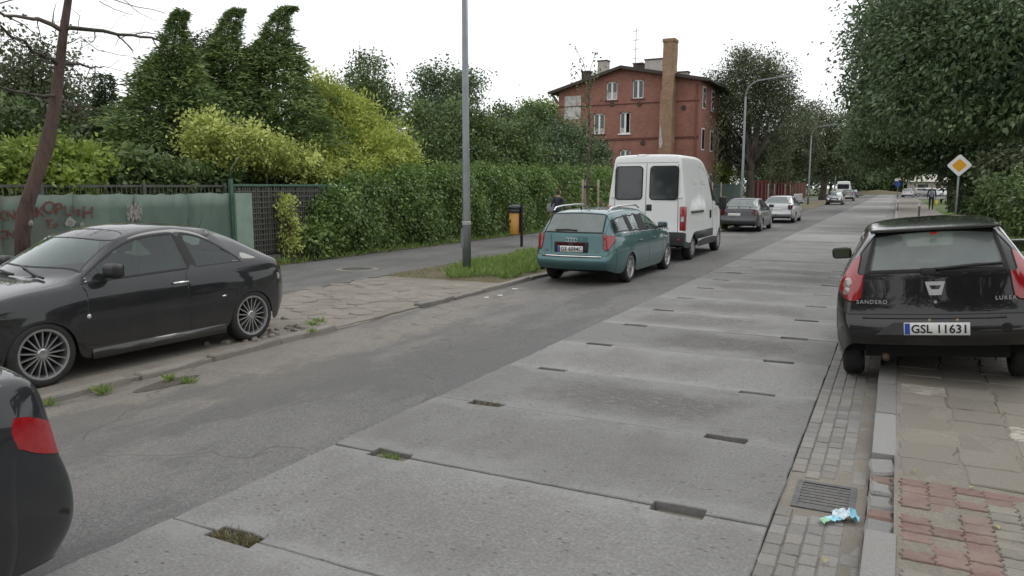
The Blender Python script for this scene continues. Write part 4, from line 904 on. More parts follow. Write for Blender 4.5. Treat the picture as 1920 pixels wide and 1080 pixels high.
for a, b in zip(xs2[:-1], xs2[1:]):
    col_z = [z for z in zs if z < min(ztop(a), ztop(b))-.02]
    for c, d in zip(col_z[:-1], col_z[1:]):
        xm, zm = (a+b)/2, (c+d)/2
        if any(r0[0] < xm < r0[1] and r0[2] < zm < r0[3] for r0 in rects): continue
        mb.add([(a-HB.x, 0, c), (b-HB.x, 0, c), (b-HB.x, 0, d), (a-HB.x, 0, d)], [(0, 1, 2, 3)])
    t0 = col_z[-1]; mb.add([(a-HB.x, 0, t0), (b-HB.x, 0, t0), (b-HB.x, 0, ztop(b)), (a-HB.x, 0, ztop(a))], [(0, 1, 2, 3)])
for (x0, x1, z0, z1) in rects:   # reveals
    a, b = x0-HB.x, x1-HB.x; dd = .22
    mb.add([(a, 0, z0), (b, 0, z0), (b, 0, z1), (a, 0, z1), (a, dd, z0), (b, dd, z0), (b, dd, z1), (a, dd, z1)], [(0, 4, 5, 1), (1, 5, 6, 2), (2, 6, 7, 3), (3, 7, 4, 0)])
a, b = hxL-HB.x, hxR-HB.x
mb.add([(a, 0, 0), (a, HD, 0), (a, HD, zEL), (a, 0, zEL)], [(0, 3, 2, 1)]); mb.add([(b, 0, 0), (b, HD, 0), (b, HD, zER), (b, 0, zER)], [(0, 1, 2, 3)]); mb.add([(a, HD, 0), (b, HD, 0), (b, HD, zER), (xRidge-HB.x, HD, zR), (a, HD, zEL)], [(0, 1, 2, 3, 4)][::-1])
mb.obj('wall', BRICK, house)
ov = .75
for nm, x0, z0, x1, z1 in (('l', hxL, zEL, xRidge, zR), ('r', hxR, zER, xRidge, zR)):
    d = Vector((x0-x1, 0, z0-z1)).normalized(); e = Vector((x0-HB.x, 0, z0))+d*ov; t = Vector((x1-HB.x, 0, z1)); up_ = Vector((0, 0, .14))
    vs = [e+Vector((0, -.6, .02)), t+Vector((0, -.6, .02)), t+Vector((0, HD+.6, .02)), e+Vector((0, HD+.6, .02))]; vs += [v+up_ for v in vs]
    MB().add(vs, [(0, 1, 2, 3), (4, 7, 6, 5), (0, 4, 5, 1), (2, 6, 7, 3), (3, 7, 4, 0), (1, 5, 6, 2)]).obj('roof', ROOFM, house)
    bb = MB(); bb.bar(e+Vector((0, -.62, .02)), t+Vector((0, -.62, .02)), .05, .22); bb.obj('barge_board', EAVE, house)
    if nm == 'l':
        for k in range(2): MB().bar(Vector((x0-HB.x-.05, -.1+.4*k, z0-1.0)), e+Vector((.12, -.1+.4*k, -.02)), .07, .09).obj('eave_strut', EAVE, house)
for k, (x0, x1, z0, z1) in enumerate(rects):
    w = empty('window'); w.parent = house; w.location = ((x0+x1)/2-HB.x, .12, (z0+z1)/2); hw_, hh = (x1-x0)/2, (z1-z0)/2; fr = MB(); tw = .085
    fr.box((-hw_, 0, -hh), (-hw_+tw, .07, hh)); fr.box((hw_-tw, 0, -hh), (hw_, .07, hh)); fr.box((-hw_+tw, 0, -hh), (hw_-tw, .07, -hh+tw)); fr.box((-hw_+tw, 0, hh-tw), (hw_-tw, .07, hh)); fr.box((-.07, -.012, -hh+tw), (.07, .07, hh-tw))
    for s in (-1, 1): fr.add([(s*hw_*1.0, -.004, hh), (s*hw_*1.0, -.004, hh-.16), (s*(hw_-.2), -.004, hh)], [(0, 1, 2) if s < 0 else (0, 2, 1)], 1)
    fr.obj('frame', [FRAMEW, BRICK], w)
    for s in (-1, 1):
        op = (k == 3 and s == 1)
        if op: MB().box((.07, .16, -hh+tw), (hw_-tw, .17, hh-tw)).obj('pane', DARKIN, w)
        else:
            lo, hi = (-hw_+tw, -.07) if s < 0 else (.07, hw_-tw)
            MB().box((lo, .03, -hh+tw), (hi, .04, hh-tw)).obj('pane', PANE, w)
            if k != 1: MB().box((lo, .024, -hh+tw), (hi, .029, -hh+tw+(.45 if k != 0 else .75)*hh)).obj('curtain', CURT, w)
    MB().box((-hw_-.1, -.22, -hh-.10), (hw_+.1, .0, -hh-.004)).obj('sill', SILL if k != 3 else FRAMEW, w)
MB().box((ex0-HB.x, -.03, ez0), (ex1-HB.x, -.004, ez1)).obj('blocked_window', plain('blind_panel', (.46, .45, .43), .9, var=.35, scale=2.5), house)
for zb, hh in ((fx(1127, 262)[1], .16), (fx(1127, 197)[1], .06)): MB().box((hxL-HB.x, -.07, zb-hh/2), (hxR-HB.x, -.002, zb+hh/2)).obj('string_course', plain('brick_band', (.12, .05, .04), .9), house)
for px, py in ((1148, 196), (1199, 195), (1136, 267), (1205, 268), (1282, 202)):
    x, z = fx(px, py); MB().lathe([(.001, 0), (.2, .0), (.2, .06), (.001, .06)], 10, M=Matrix.Translation((x-HB.x, -.005, z)) @ Matrix.Rotation(R(90), 4, 'X')).obj('wall_anchor', EAVE, house)
# tall tan chimney standing against the gable
cx0, _ = fx(1247, 200); cx1, ctop = fx(1272, 75); cc = (cx0+cx1)/2-HB.x; cw = (cx1-cx0)/2; r2 = np.random.default_rng(3); ch = MB(); lev = np.linspace(0, ctop, 26); ring = []
for k, z in enumerate(lev):
    w = cw*(1.06 if z < zR*.82 else .96)*(1+r2.normal(0, .015)); off = r2.normal(0, .015)-(.10 if z < zR*.8 else 0)
    ring += [(cc+off-w, -1.05, z), (cc+off+w, -1.05, z), (cc+off+w, -.05, z), (cc+off-w, -.05, z)]
fs = []
for k in range(len(lev)-1):
    for s in range(4): fs.append((k*4+s, k*4+(s+1) % 4, k*4+4+(s+1) % 4, k*4+4+s))
chim = ch.add(ring, fs).obj('chimney_stack', BRICKTAN, house); bm_ = MB().box((cc-cw*1.1, -1.12, ctop-.28), (cc+cw*1.1, .02, ctop)); link('chimney_cap', bevelled(bm_, 'chimney_cap', BRICKTAN, .08, 2), chim)
for k, (px, py, w, h) in enumerate(((1245, 250, .1, .7), (1246, 268, .12, .6))):
    x, z = fx(px, py); q = [(w*math.cos(a)*(1+r2.normal(0, .3)), h*math.sin(a)*(1+r2.normal(0, .2))) for a in np.linspace(0, 5.8, 10)]
    link('plaster_patch', mesh_of('plaster_patch', [(u, 0, v) for u, v in q], [tuple(range(10))[::-1]], PLAST), chim, loc=(x-HB.x, -1.09-.01*k, z))
for (px, py, w, h, dy, m_) in ((1132, 116, .42, 1.6, 4, PLAST), (1230, 113, .85, 1.9, 4, PLAST), (1100, 136, .35, .7, 5, EAVE), (1198, 121, .4, .8, 6, EAVE), (1279, 137, .55, .8, 5, PLAST), (1208, 122, .08, .9, 5, EAVE)):
    q = atY(px, py, HY+dy); sc = w
    co = MB().box((-sc/1.0, -.35, -h), (sc/1.0, .35, 0)).obj('chimney', m_, house, loc=(q.x-HB.x, dy, q.z)); MB().box((-sc-.06, -.41, .003), (sc+.06, .41, .10)).obj('chimney_cap', EAVE, co)
q = atY(1193, 52, HY+5); q1 = atY(1193, 125, HY+5); an = MB().tube([(q.x-HB.x, 5, q1.z-.4), (q.x-HB.x, 5, q.z)], .025, 6)
for k in range(4):
    z = q.z-.3-k*.75; an.bar((q.x-HB.x-.28, 5, z), (q.x-HB.x+.28, 5, z+.05), .03)
an.obj('aerial', MAT['railgrey'], house)
MB().tube([(hxR-HB.x-.25, -.12, 0), (hxR-HB.x-.25, -.12, zER-.3)], .06, 8).obj('downpipe', plain('rust_pipe', (.17, .06, .04), .7), house)
for k in range(4):
    for lv in (1.3, 4.8, 8.0):
        y = 1.3+k*3.1; w = empty('window'); w.parent = house; w.location = (hxR-HB.x, y, lv); MB().box((-.02, -.5, -.1), (.03, .5, 1.6)).obj('frame', FRAMEW, w); MB().box((.031, -.42, 0), (.04, .42, 1.5)).obj('pane', PANE, w)

# ================================================================ FENCES FURTHER ALONG
def yX(px, X): return atX(px, 360, X).y
gf = empty('green_plank_fence', (-13.1, 64, 0), label='green plank fence in front of the brick house', category='fence'); gpl = MB().box((-.012, -.066, .1), (.012, .066, 2.05)).mesh('plank', plain('green_plank', (.035, .075, .058), .6, var=.25))
for y in np.arange(yX(1318, -13.1), yX(1392, -13.1), .14): link('plank', gpl, gf, loc=(random.gauss(0, .004), y-64, random.gauss(0, .008)))
for z in (.5, 1.6): MB().box((-.06, yX(1318, -13.1)-64, z), (-.013, yX(1392, -13.1)-64, z+.08)).obj('rail', MAT['railgreen'], gf)
REDM = plain('red_fence', (.105, .022, .018), .6, var=.25); REDB = mat_brick('red_pier_brick', (.17, .05, .04), (.22, .07, .05), (.2, .13, .1))
rf2 = empty('red_fence', (-13.1, 95, 0), label='dark red plank fence between red piers beyond the lamp post', category='fence'); ya, yb = yX(1408, -13.1), yX(1478, -13.1)
rpl = MB().box((-.015, -.12, .35), (.015, .12, 2.35)).mesh('plank', REDM); pier = MB().box((-.22, -.22, -.05), (.22, .22, 2.55)).mesh('pier', REDM)
for k, y in enumerate(np.arange(ya, yb, 2.6)):
    link('pier', pier, rf2, loc=(0, y-95, 0))
    for j in range(6): link('plank', rpl, rf2, loc=(0, y-95+.42+j*.36, 0))
MB().box((-.1, ya-95, -.05), (.08, yb-95, .34)).obj('plinth', REDB, rf2)
bf = empty('brick_pier_fence', (-13.1, 125, 0), label='low brick pier fence with dark panels beyond the red fence', category='fence'); ya, yb = yX(1481, -13.1), yX(1509, -13.1); prb = MB().box((-.25, -.3, -.05), (.25, .3, 2.4)).mesh('pier', REDB); dpn = MB().box((-.03, -1.3, .5), (.03, 1.3, 2.1)).mesh('panel', MAT['black'])
for y in np.arange(ya, yb, 4.2): link('pier', prb, bf, loc=(0, y-125, 0)); link('panel', dpn, bf, loc=(0, y-125+2.1, 0))
bl_ = empty('white_barrier', (-11.5, yX(1497, -11.5), 0), label='low white slatted barrier in front of the brick pier fence', category='barrier')
MB().bar((0, -4.5, .85), (0, 4.5, .85), .06, .14).obj('rail', FRAMEW, bl_)
for k in range(7): MB().box((-.04, -4.5+k*1.45, 0), (.04, -4.1+k*1.45, .78)).obj('slat', FRAMEW, bl_)

# ================================================================ LAMP POSTS
GALV = plain('galvanised', (.20, .215, .225), .5, .35, var=.15, scale=3)
def lamp_post(x, y, lab, H=7.4, arm=2.1, r0=.078):
    o = empty('lamp_post', (x, y, DZ), label=lab, category='street lamp', group='street lamps along the verge')
    MB().tube([(0, 0, -.05), (0, 0, 1.25), (0, 0, 1.3), (0, 0, H-.5)], [r0*1.18, r0*1.12, r0, r0*.68], 14).obj('pole', GALV, o, True)
    a = [(0, 0, H-.5)]+[(.85*(1-math.cos(t)), 0, H-.5+.85*math.sin(t)) for t in np.linspace(.15, R(80), 8)]; a.append((arm-.3, 0, H+.47)); a = [Vector(q) for q in a]
    MB().tube(a, .042, 8).obj('arm', GALV, o, True)
    hd = MB().box((arm-.35, -.11, H+.40), (arm+.42, .11, H+.53)); link('lamp_head', bevelled(hd, 'lamp_head', GALV, .04, 2), o)
    MB().box((-.03-.06, -.085, .55), (.03, -.079, .95)).obj('service_door', GALV, o)
    MB().lathe([(.09, 1.02), (.098, 1.03), (.098, 1.09), (.09, 1.10)], 14).obj('band', plain('band', (.42, .43, .43), .5, .4), o); return o
for k, (px, y) in enumerate(((875, 13.86), (1391, None), (1516, None), (1565, None), (1589, None))):
    Y = y or yX(px, -8.04)
    lamp_post(-8.04, Y, ['grey steel lamp post standing in the green verge', 'curved grey lamp post beside the dark red fence', 'curved lamp post beside the large street trunk', 'curved lamp post beyond the large street trunk', 'curved lamp post farthest along the street, beside the white van'][k])

# ================================================================ STREET TREES
def blobY(px, py, Y, rx, ry=None, rz=None):
    q = atY(px, py, Y); return (q.x, q.y, q.z, rx, ry or rx, rz or rx)
def stree(name, label, base, blobs, n, size, leaf, seed, tr=.25, th=3.0, **kw): return tree(name, label, (base[0], base[1], DZ), th, tr, blobs, n, size, leaf, seed, category='tree', **kw)
Y1 = yX(1406, -11.0)
stree('street_tree', 'large feathery street tree spreading over the second lamp post', (-11.0, Y1), [blobY(1390, 150, Y1, 2.47, 2.40, 1.95), blobY(1440, 140, Y1, 2.08, 2.40, 1.82), blobY(1410, 200, Y1, 3.12, 3.00, 2.08), blobY(1350, 190, Y1+3, 1.95, 2.40, 2.08), blobY(1465, 185, Y1, 1.69, 1.92, 1.56), blobY(1370, 260, Y1+2, 2.34, 2.40, 2.08), blobY(1440, 260, Y1+4, 2.86, 2.40, 2.08), blobY(1400, 300, Y1+4, 2.86, 2.40, 1.56), blobY(1395, 110, Y1, 1.30, 1.44, 1.04)], 52000, .19, 'olive', 71, .38, 4.2, spread=.4, shell=.75, aspect=.2, nl=14, group='trees along the street')
Y2 = 92; stree('street_tree', 'round-headed street tree beyond the dark red fence', (-13.0, Y2), [blobY(1490, 235, Y2, 2.2, 2.4, 2.0), blobY(1455, 280, Y2, 2.4, 2.4, 2.0), blobY(1510, 285, Y2, 1.9, 2.4, 2.0), blobY(1480, 320, Y2, 2.4, 2.4, 1.2)], 18000, .21, 'olive', 72, .25, 3, spread=.4, group='trees along the street')
Y3 = yX(1544, -9.0); stree('street_tree', 'street tree with a thick dark trunk between two curved lamps', (-9.0, Y3), [blobY(1545, 240, Y3, 3.2, 3, 2.6), blobY(1525, 280, Y3, 2.8, 3, 2.4), blobY(1565, 285, Y3, 3, 3, 2.6), blobY(1545, 310, Y3, 3.4, 3, 1.6), blobY(1520, 215, Y3+6, 2, 2, 2)], 20000, .27, 'olive', 73, .52, 5, spread=.5, group='trees along the street')
Y4 = 150; stree('street_tree', 'distant street tree behind the parked white van', (-9.5, Y4), [blobY(1578, 265, Y4, 4, 4, 4), blobY(1600, 290, Y4, 4, 4, 4), blobY(1560, 300, Y4, 4, 4, 3.5), blobY(1590, 320, Y4, 4.5, 4, 3)], 15000, .38, 'dark', 74, .35, 5, spread=.7, group='trees along the street')
for k, (px, py, Y, r0, lf) in enumerate(((1600, 300, 212, 7, 'dark'), (1640, 300, 222, 8, 'deep'), (1675, 295, 226, 8, 'dark'), (1715, 300, 230, 8, 'deep'), (1560, 295, 205, 7, 'deep'), (1760, 300, 235, 9, 'dark'), (1625, 325, 216, 5, 'mid'), (1690, 325, 224, 5, 'mid'), (1520, 290, 190, 7, 'olive'), (1480, 300, 180, 7, 'deep'), (1810, 300, 235, 9, 'dark'), (1430, 300, 170, 7, 'deep'))):
    q = atY(px, py, Y); tree('woodland_tree', 'dark woodland tree closing the far end of the street', (q.x, q.y, 0), q.z*.6, .35, [(q.x, q.y, q.z, r0*.75, r0*.7, r0*.8), (q.x+r0*.4, q.y, q.z-r0*.35, r0*.6, r0*.6, r0*.6), (q.x-r0*.4, q.y, q.z-r0*.5, r0*.6, r0*.6, r0*.55)], 6000, .55, lf, 200+k*3, group='woodland at the end of the street', spread=.9, nl=5)
# right-hand side
tree('overhanging_tree', 'big dark green tree reaching its leafy branches over the parked black hatchback', (7.6, 20, KZ-.03), 5, .36, [blobY(1800, 60, 19, 1.9, 2.2, 1.5), blobY(1745, 40, 20, 1.6, 2, 1.3), blobY(1880, 130, 18, 1.8, 2, 1.5), blobY(1705, 85, 21, 1.0, 1.5, .9), blobY(1745, 140, 20, 1.5, 2, 1.1), blobY(1870, 190, 19, 1.4, 2, .9), blobY(1668, 30, 21, .75, 1, .7), blobY(1650, 125, 22, .7, .9, .5), blobY(1725, 180, 21, 1.0, 1.5, .8), blobY(1900, 20, 18, 2, 2, 1.6), blobY(1960, 180, 18, 1.6, 2, 1.5), blobY(1770, 190, 21, 1.0, 1.5, .45), blobY(1625, 70, 22, .4, .6, .4), blobY(1612, 165, 22, .4, .6, .3), blobY(1640, 200, 22, .45, .6, .3), blobY(1672, 160, 22, .6, .8, .45), blobY(1685, 220, 23, .6, .8, .4)], 105000, .10, 'deep', 81, BARK, spread=.25, zmin=2.8, aspect=.24, clump=42, droop=.5, lump=.35, nl=16, outward=.7, shell=.65, group='trees on the lawn side')
tree('lawn_tree', 'dark drooping tree behind the priority road sign', (7.6, 42, KZ-.03), 4, .33, [blobY(1680, 215, 40, 1.9, 2, 1.4), blobY(1740, 230, 41, 2.1, 2, 1.4), blobY(1800, 250, 41, 2.1, 2, 1.4), blobY(1660, 265, 42, 1.4, 2, .95), blobY(1720, 280, 42, 1.7, 2, .95), blobY(1870, 260, 40, 2.1, 2, 1.4), blobY(1780, 290, 42, 1.5, 1.6, .75), blobY(1640, 200, 42, 1.1, 1.4, 1.0), blobY(1900, 200, 38, 2.1, 2, 1.5)], 42000, .17, 'dark', 82, spread=.36, aspect=.22, droop=.5, lump=.3, nl=12, group='trees on the lawn side')
for k, (px, Y, bx) in enumerate(((1788, 98, None), (1760, 135, None))):
    g = gnd(px, 381 if k == 0 else 367, KZ-.03); q = g
    tree('lawn_tree', ['thick-trunked tree on the lawn behind the walking man', 'second thick-trunked lawn tree nearer the parked white cars'][k], (q.x, q.y, KZ-.03), 5, .5 if k == 0 else .55, [blobY(px-30, 270, q.y-3, 3.4, 3, 2.6), blobY(px+30, 265, q.y, 3.6, 3, 2.8), blobY(px-5, 235, q.y, 3.8, 3, 2.6), blobY(px-60, 290, q.y, 2.6, 3, 1.8), blobY(px-85, 255, q.y, 3, 3, 2.6), blobY(px+55, 295, q.y, 3, 3, 2)], 24000, .27 if k == 0 else .33, 'dark', 84+k*4, spread=.5, nl=9, group='trees on the lawn side')
tree('lawn_tree', 'dark tree crown closing the sky above the parked silver estate', (3.5, 60, KZ-.03), 5, .3, [blobY(1640, 235, 62, 1.9, 2, 2.2), blobY(1625, 270, 66, 1.6, 2, 1.5), blobY(1670, 280, 66, 2.2, 2, 1.4), blobY(1650, 215, 60, 1.5, 2, 1.5), blobY(1700, 300, 70, 2.2, 2, 1.2)], 22000, .23, 'dark', 93, spread=.4, nl=8, group='trees on the lawn side')
def rshrub(name, label, blobs, n, size, leaf, seed, **kw): return shrub(name, label, [blobY(*b) for b in blobs], n, size, leaf, seed, **kw)
rshrub('dark_thicket', 'very dark tall thicket behind the priority road sign post', [(1820, 350, 42, 1.0, 1.5, 1.1), (1845, 385, 40, 1.0, 1.4, .9), (1830, 300, 44, 1.1, 1.5, 1.1), (1870, 330, 44, 1.4, 1.6, 1.2), (1835, 410, 40, .8, 1.2, .5)], 13000, .17, 'dark', 101, spread=.22, zmin=.1)
rshrub('pale_leaf_shrub', 'paler grey-green bushes growing through the wire fence by the lawn', [(1875, 375, 36, .9, 1.4, .8), (1910, 370, 34, 1.0, 1.4, .9), (1940, 390, 32, .9, 1.4, 1), (1860, 400, 38, .6, 1.0, .5)], 11000, .15, 'mid', 102, spread=.2, zmin=.1)
rshrub('brown_leaf_shrub', 'brownish olive bush above the pale bushes at the wire fence', [(1890, 310, 38, 1.2, 1.5, .8), (1920, 325, 37, 1.2, 1.5, .8)], 5000, .17, 'olive', 103, spread=.25)
wf = empty('wire_fence', (5.25, 45, KZ-.03), label='grey wire fence on concrete posts among the bushes', category='fence'); cpm = MB().box((-.06, -.06, -.05), (.06, .06, 2.0)).mesh('post', plain('concrete_post', (.16, .155, .145), .9, var=.2, scale=8))
for y in np.arange(24, 70, 3.0): link('post', cpm, wf, loc=(0, y-45, 0))
for z in (.3, .8, 1.3, 1.85): MB().tube([(0, -21, z), (0, 25, z)], .006, 4).obj('wire', GALV, wf)
# young staked trees on the verge
STAKE = plain('stake_wood', (.38, .33, .26), .8, var=.2, scale=6)
def staked(px, X, lab, seed, H=5.0, rows=3):
    Y = yX(px, X); root = empty('young_tree', (X, Y, DZ), label=lab, category='tree', group='staked young trees'); r2 = np.random.default_rng(seed)
    t = MB(); pts = [Vector((0, 0, -.05))]+[Vector((r2.normal(0, .03), r2.normal(0, .03), H*k/6)) for k in range(1, 7)]; t.tube(pts, np.linspace(.05, .012, 7), 7); P = []; D = []
    for k in range(26):
        s = pts[2].lerp(pts[6], r2.random()); a = r2.random()*6.28; L = r2.uniform(.6, 1.5); e = s+Vector((math.cos(a)*L*.5, math.sin(a)*L*.5, L*.85)); w = wobble(s, e, 4, .05, r2); t.tube(w, np.linspace(.014, .003, 5), 4)
        for j in range(10): q = w[1].lerp(w[4], r2.random()); P.append(q+Vector(r2.normal(0, .06, 3))); D.append((r2.normal(), r2.normal(), r2.normal()-.2))
    t.obj('trunk', BARKOLD, root, True); P = np.array(P); link('foliage', leaf_mesh('foliage', P, np.array(D), .11, .03, .5+r2.normal(0, .2, len(P)), LM['mid'], r2), root)
    for k in range(rows):
        a = 2.3+k*2.09; x, y = .32*math.cos(a), .32*math.sin(a); MB().tube([(x, y, -.03), (x*.95, y*.95, 1.98), (x*.94, y*.94, 2.05)], [.036, .036, .02], 8).obj('stake', STAKE, root, True)
    MB().lathe([(.26, 1.78), (.275, 1.78), (.275, 1.84), (.26, 1.84)], 12).obj('tie', MAT['black'], root)
staked(1104, -9.0, 'young staked tree behind the teal estate car', 301, 5.2); staked(1341, -9.0, 'young staked tree beside the green plank fence', 302, 5.0); staked(1444, -9.0, 'young staked tree in front of the dark red fence', 303, 5.2); staked(1475, -9.4, 'young staked tree at the end of the dark red fence', 304, 4.8)
# far end of the street
md = MB(); r2 = np.random.default_rng(4); n1, n2 = 14, 8; q = atY(1648, 350, 206)
vs = [((u-.5)*16+r2.normal(0, .2), (v-.5)*8, 1.1*max(0, math.sin(math.pi*u))**1.2*max(0, math.sin(math.pi*v))+r2.normal(0, .1)-.1) for u in np.linspace(0, 1, n1) for v in np.linspace(0, 1, n2)]
link('earth_mound', mesh_of('earth_mound', vs, [(i*n2+j, (i+1)*n2+j, (i+1)*n2+j+1, i*n2+j+1) for i in range(n1-1) for j in range(n2-1)], MAT['vergesoil'], True), loc=(q.x, 206, 0), label='low brown earth mound closing the end of the street', category='mound')
sheet('cross_street', -60, 60, 188, 200, 0.012, MAT['asphaltpath'], ynear=189)
sheet('car_park', 0.2, 60, 120, 187, KZ+.004, MAT['asphaltpath'], ynear=121)
sb = empty('low_building', (18, 196, 0), label='low pale building with a long light roof behind the parked cars', category='building'); MB().box((-16, -2, 0), (16, 8, 3.0)).obj('wall', plain('pale_wall', (.40, .38, .34), .9), sb)
MB().add([(-16.5, -2.6, 2.9), (16.5, -2.6, 2.9), (16.5, 3, 4.6), (-16.5, 3, 4.6), (16.5, 8.6, 2.9), (-16.5, 8.6, 2.9)], [(0, 1, 2, 3), (3, 2, 4, 5)]).obj('roof', plain('pale_roof', (.45, .42, .37), .8), sb)
for k in range(6): MB().box((-14+k*5, -2.06, .9), (-12+k*5, -2.01, 2.3)).obj('window', PANE, sb)

# ================================================================ SIGNS, POSTS, BIN
YEL = plain('sign_yellow', (.62, .30, .012), .45, var=.05); WHT = plain('sign_white', (.66, .66, .66), .45, var=.05)
q = atY(1799, 310, 31); sg = empty('priority_sign', (q.x, 31, KZ-.03), label='yellow and white diamond priority road sign on a grey post', category='sign'); dzs = q.z-(KZ-.03)
MB().tube([(0, .05, -.1), (0, .05, dzs+.3)], .032, 10).obj('post', GALV, sg, True)
def diamond(s, y0, y1, rr=.06):
    pts = []
    for k in range(4):
        a = k*math.pi/2; c = Vector((math.cos(a), math.sin(a)))*(s-rr*1.414)
        for j in (-1, 0, 1): b = a+j*math.pi/4; pts.append((c.x+rr*math.cos(b), c.y+rr*math.sin(b)))
    n = len(pts); return [(x, y0, z) for x, z in pts]+[(x, y1, z) for x, z in pts], [tuple(range(n)), tuple(range(2*n-1, n-1, -1))]+[(k, n+k, n+(k+1) % n, (k+1) % n) for k in range(n)]
v, f = diamond(.395, 0, .012); MB().add(v, f).obj('white_plate', WHT, sg, loc=(0, 0, dzs)); v, f = diamond(.235, -.004, -.001, .04); MB().add(v, f).obj('yellow_field', YEL, sg, loc=(0, 0, dzs))
sg.rotation_euler = (0, 0, R(2))
for k, (px, py, Y, lab, m_) in enumerate(((1724, 384, 38, 'thin dark bollard post at the edge of the right-hand footway', MAT['railgrey']), (1684, 378, 62, 'thin pale post standing at the right-hand kerb', GALV))):
    q = atY(px, py, Y); o = empty('bollard', (q.x, Y, 0.0), label=lab.replace('right-hand ', 'far '), category='bollard'); MB().tube([(0, 0, 0), (0, 0, q.z)], .045, 10).obj('post', m_, o, True); MB().lathe([(.001, q.z+.06), (.05, q.z+.03), (.055, q.z-.03), (.05, q.z-.06)], 10).obj('cap', WHT, o)
for k, (px, py, Y, lab, m_, shp) in enumerate(((1684, 336, 120, 'small white and blue road sign far along the street', WHT, 0), (1695, 331, 140, 'small yellow road sign far along the street', YEL, 1))):
    q = atY(px, py, Y); o = empty('road_sign', (q.x, Y, 0), label=lab, category='sign'); MB().tube([(0, .05, -.1), (0, .05, q.z+.3)], .04, 8).obj('post', GALV, o)
    if shp == 0: MB().box((-.42, 0, q.z-.25), (.42, .02, q.z+.25)).obj('plate', m_, o); MB().box((-.3, 0, q.z-1.0), (.3, .02, q.z-.3)).obj('blue_plate', MAT['plateblue'], o)
    else: MB().add([(-.5, 0, q.z+.5), (.5, 0, q.z+.5), (0, 0, q.z-.4), (-.5, .02, q.z+.5), (.5, .02, q.z+.5), (0, .02, q.z-.4)], [(0, 2, 1), (3, 4, 5), (0, 1, 4, 3), (1, 2, 5, 4), (2, 0, 3, 5)]).obj('plate', m_, o)
# litter bin on a post
ORANGE = plain('bin_orange', (.50, .25, .05), .5, var=.1, scale=5)
g = gnd(978, 463, DZ); bn = empty('litter_bin', (g.x, g.y, DZ), rz=R(-24), label='orange litter bin with dark rounded hood on a black post', category='bin')
MB().box((-.03, -.03, -.02), (.03, .03, 1.32)).obj('post', MAT['black'], bn)
MB().lathe([(.001, .36), (.165, .36), (.175, .40), (.215, 1.02), (.205, 1.02), (.165, .42)], 22, M=Matrix.Translation((-.27, 0, 0))).obj('bucket', ORANGE, bn, True)
hd = MB().lathe([(.225, 1.03), (.235, 1.04), (.235, 1.17), (.225, 1.17)], 22, M=Matrix.Translation((-.27, 0, 0))); hd.lathe([(.262, 1.17), (.268, 1.19), (.262, 1.22), (.18, 1.265), (.001, 1.28)], 22, M=Matrix.Translation((-.27, 0, 0))); hd.obj('hood', MAT['greyplastic'], bn, True)
MB().box((-.06, -.05, .45), (-.03, .05, 1.2)).obj('bracket', MAT['black'], bn)
MB().add([(-.03, 0, 0), (.02, 0, .02), (.03, 0, .10), (.0, 0, .14), (-.02, 0, .08)], [(0, 1, 2, 3, 4)]).obj('emblem', MAT['ink'], bn, loc=(-.27-.03, -.20, .72))

# ================================================================ unseen trees added behind the camera to darken reflections in paint and glass
for k, (x, y, r0, lf) in enumerate(((-10.5, -9, 3.4, 'mid'), (-11, -19, 4, 'dark'), (4.8, -8, 3.4, 'dark'), (5.5, -17, 4, 'deep'), (-3, -34, 5, 'dark'), (8.5, 4, 3.0, 'deep'))):
    tree('street_tree', ['leafy tree on the footpath side behind the viewpoint', 'dark tree on the footpath side farther behind the viewpoint', 'dark tree on the lawn side behind the viewpoint', 'deep green tree on the lawn side farther behind the viewpoint', 'dark tree closing the street behind the viewpoint', 'deep green tree on the lawn level with the storm drain'][k], (x, y, 0), 3.2, .22, [(x, y, 5.2, r0, r0, r0*.8), (x+.5*r0, y+.3*r0, 4.2, r0*.7, r0*.7, r0*.6), (x-.5*r0, y-.3*r0, 4.4, r0*.7, r0*.7, r0*.6), (x, y, 2.2, r0*.8, r0*.8, 1.6)], 4500, .34, lf, 400+k*3, spread=.35, nl=6, group='trees along the street')
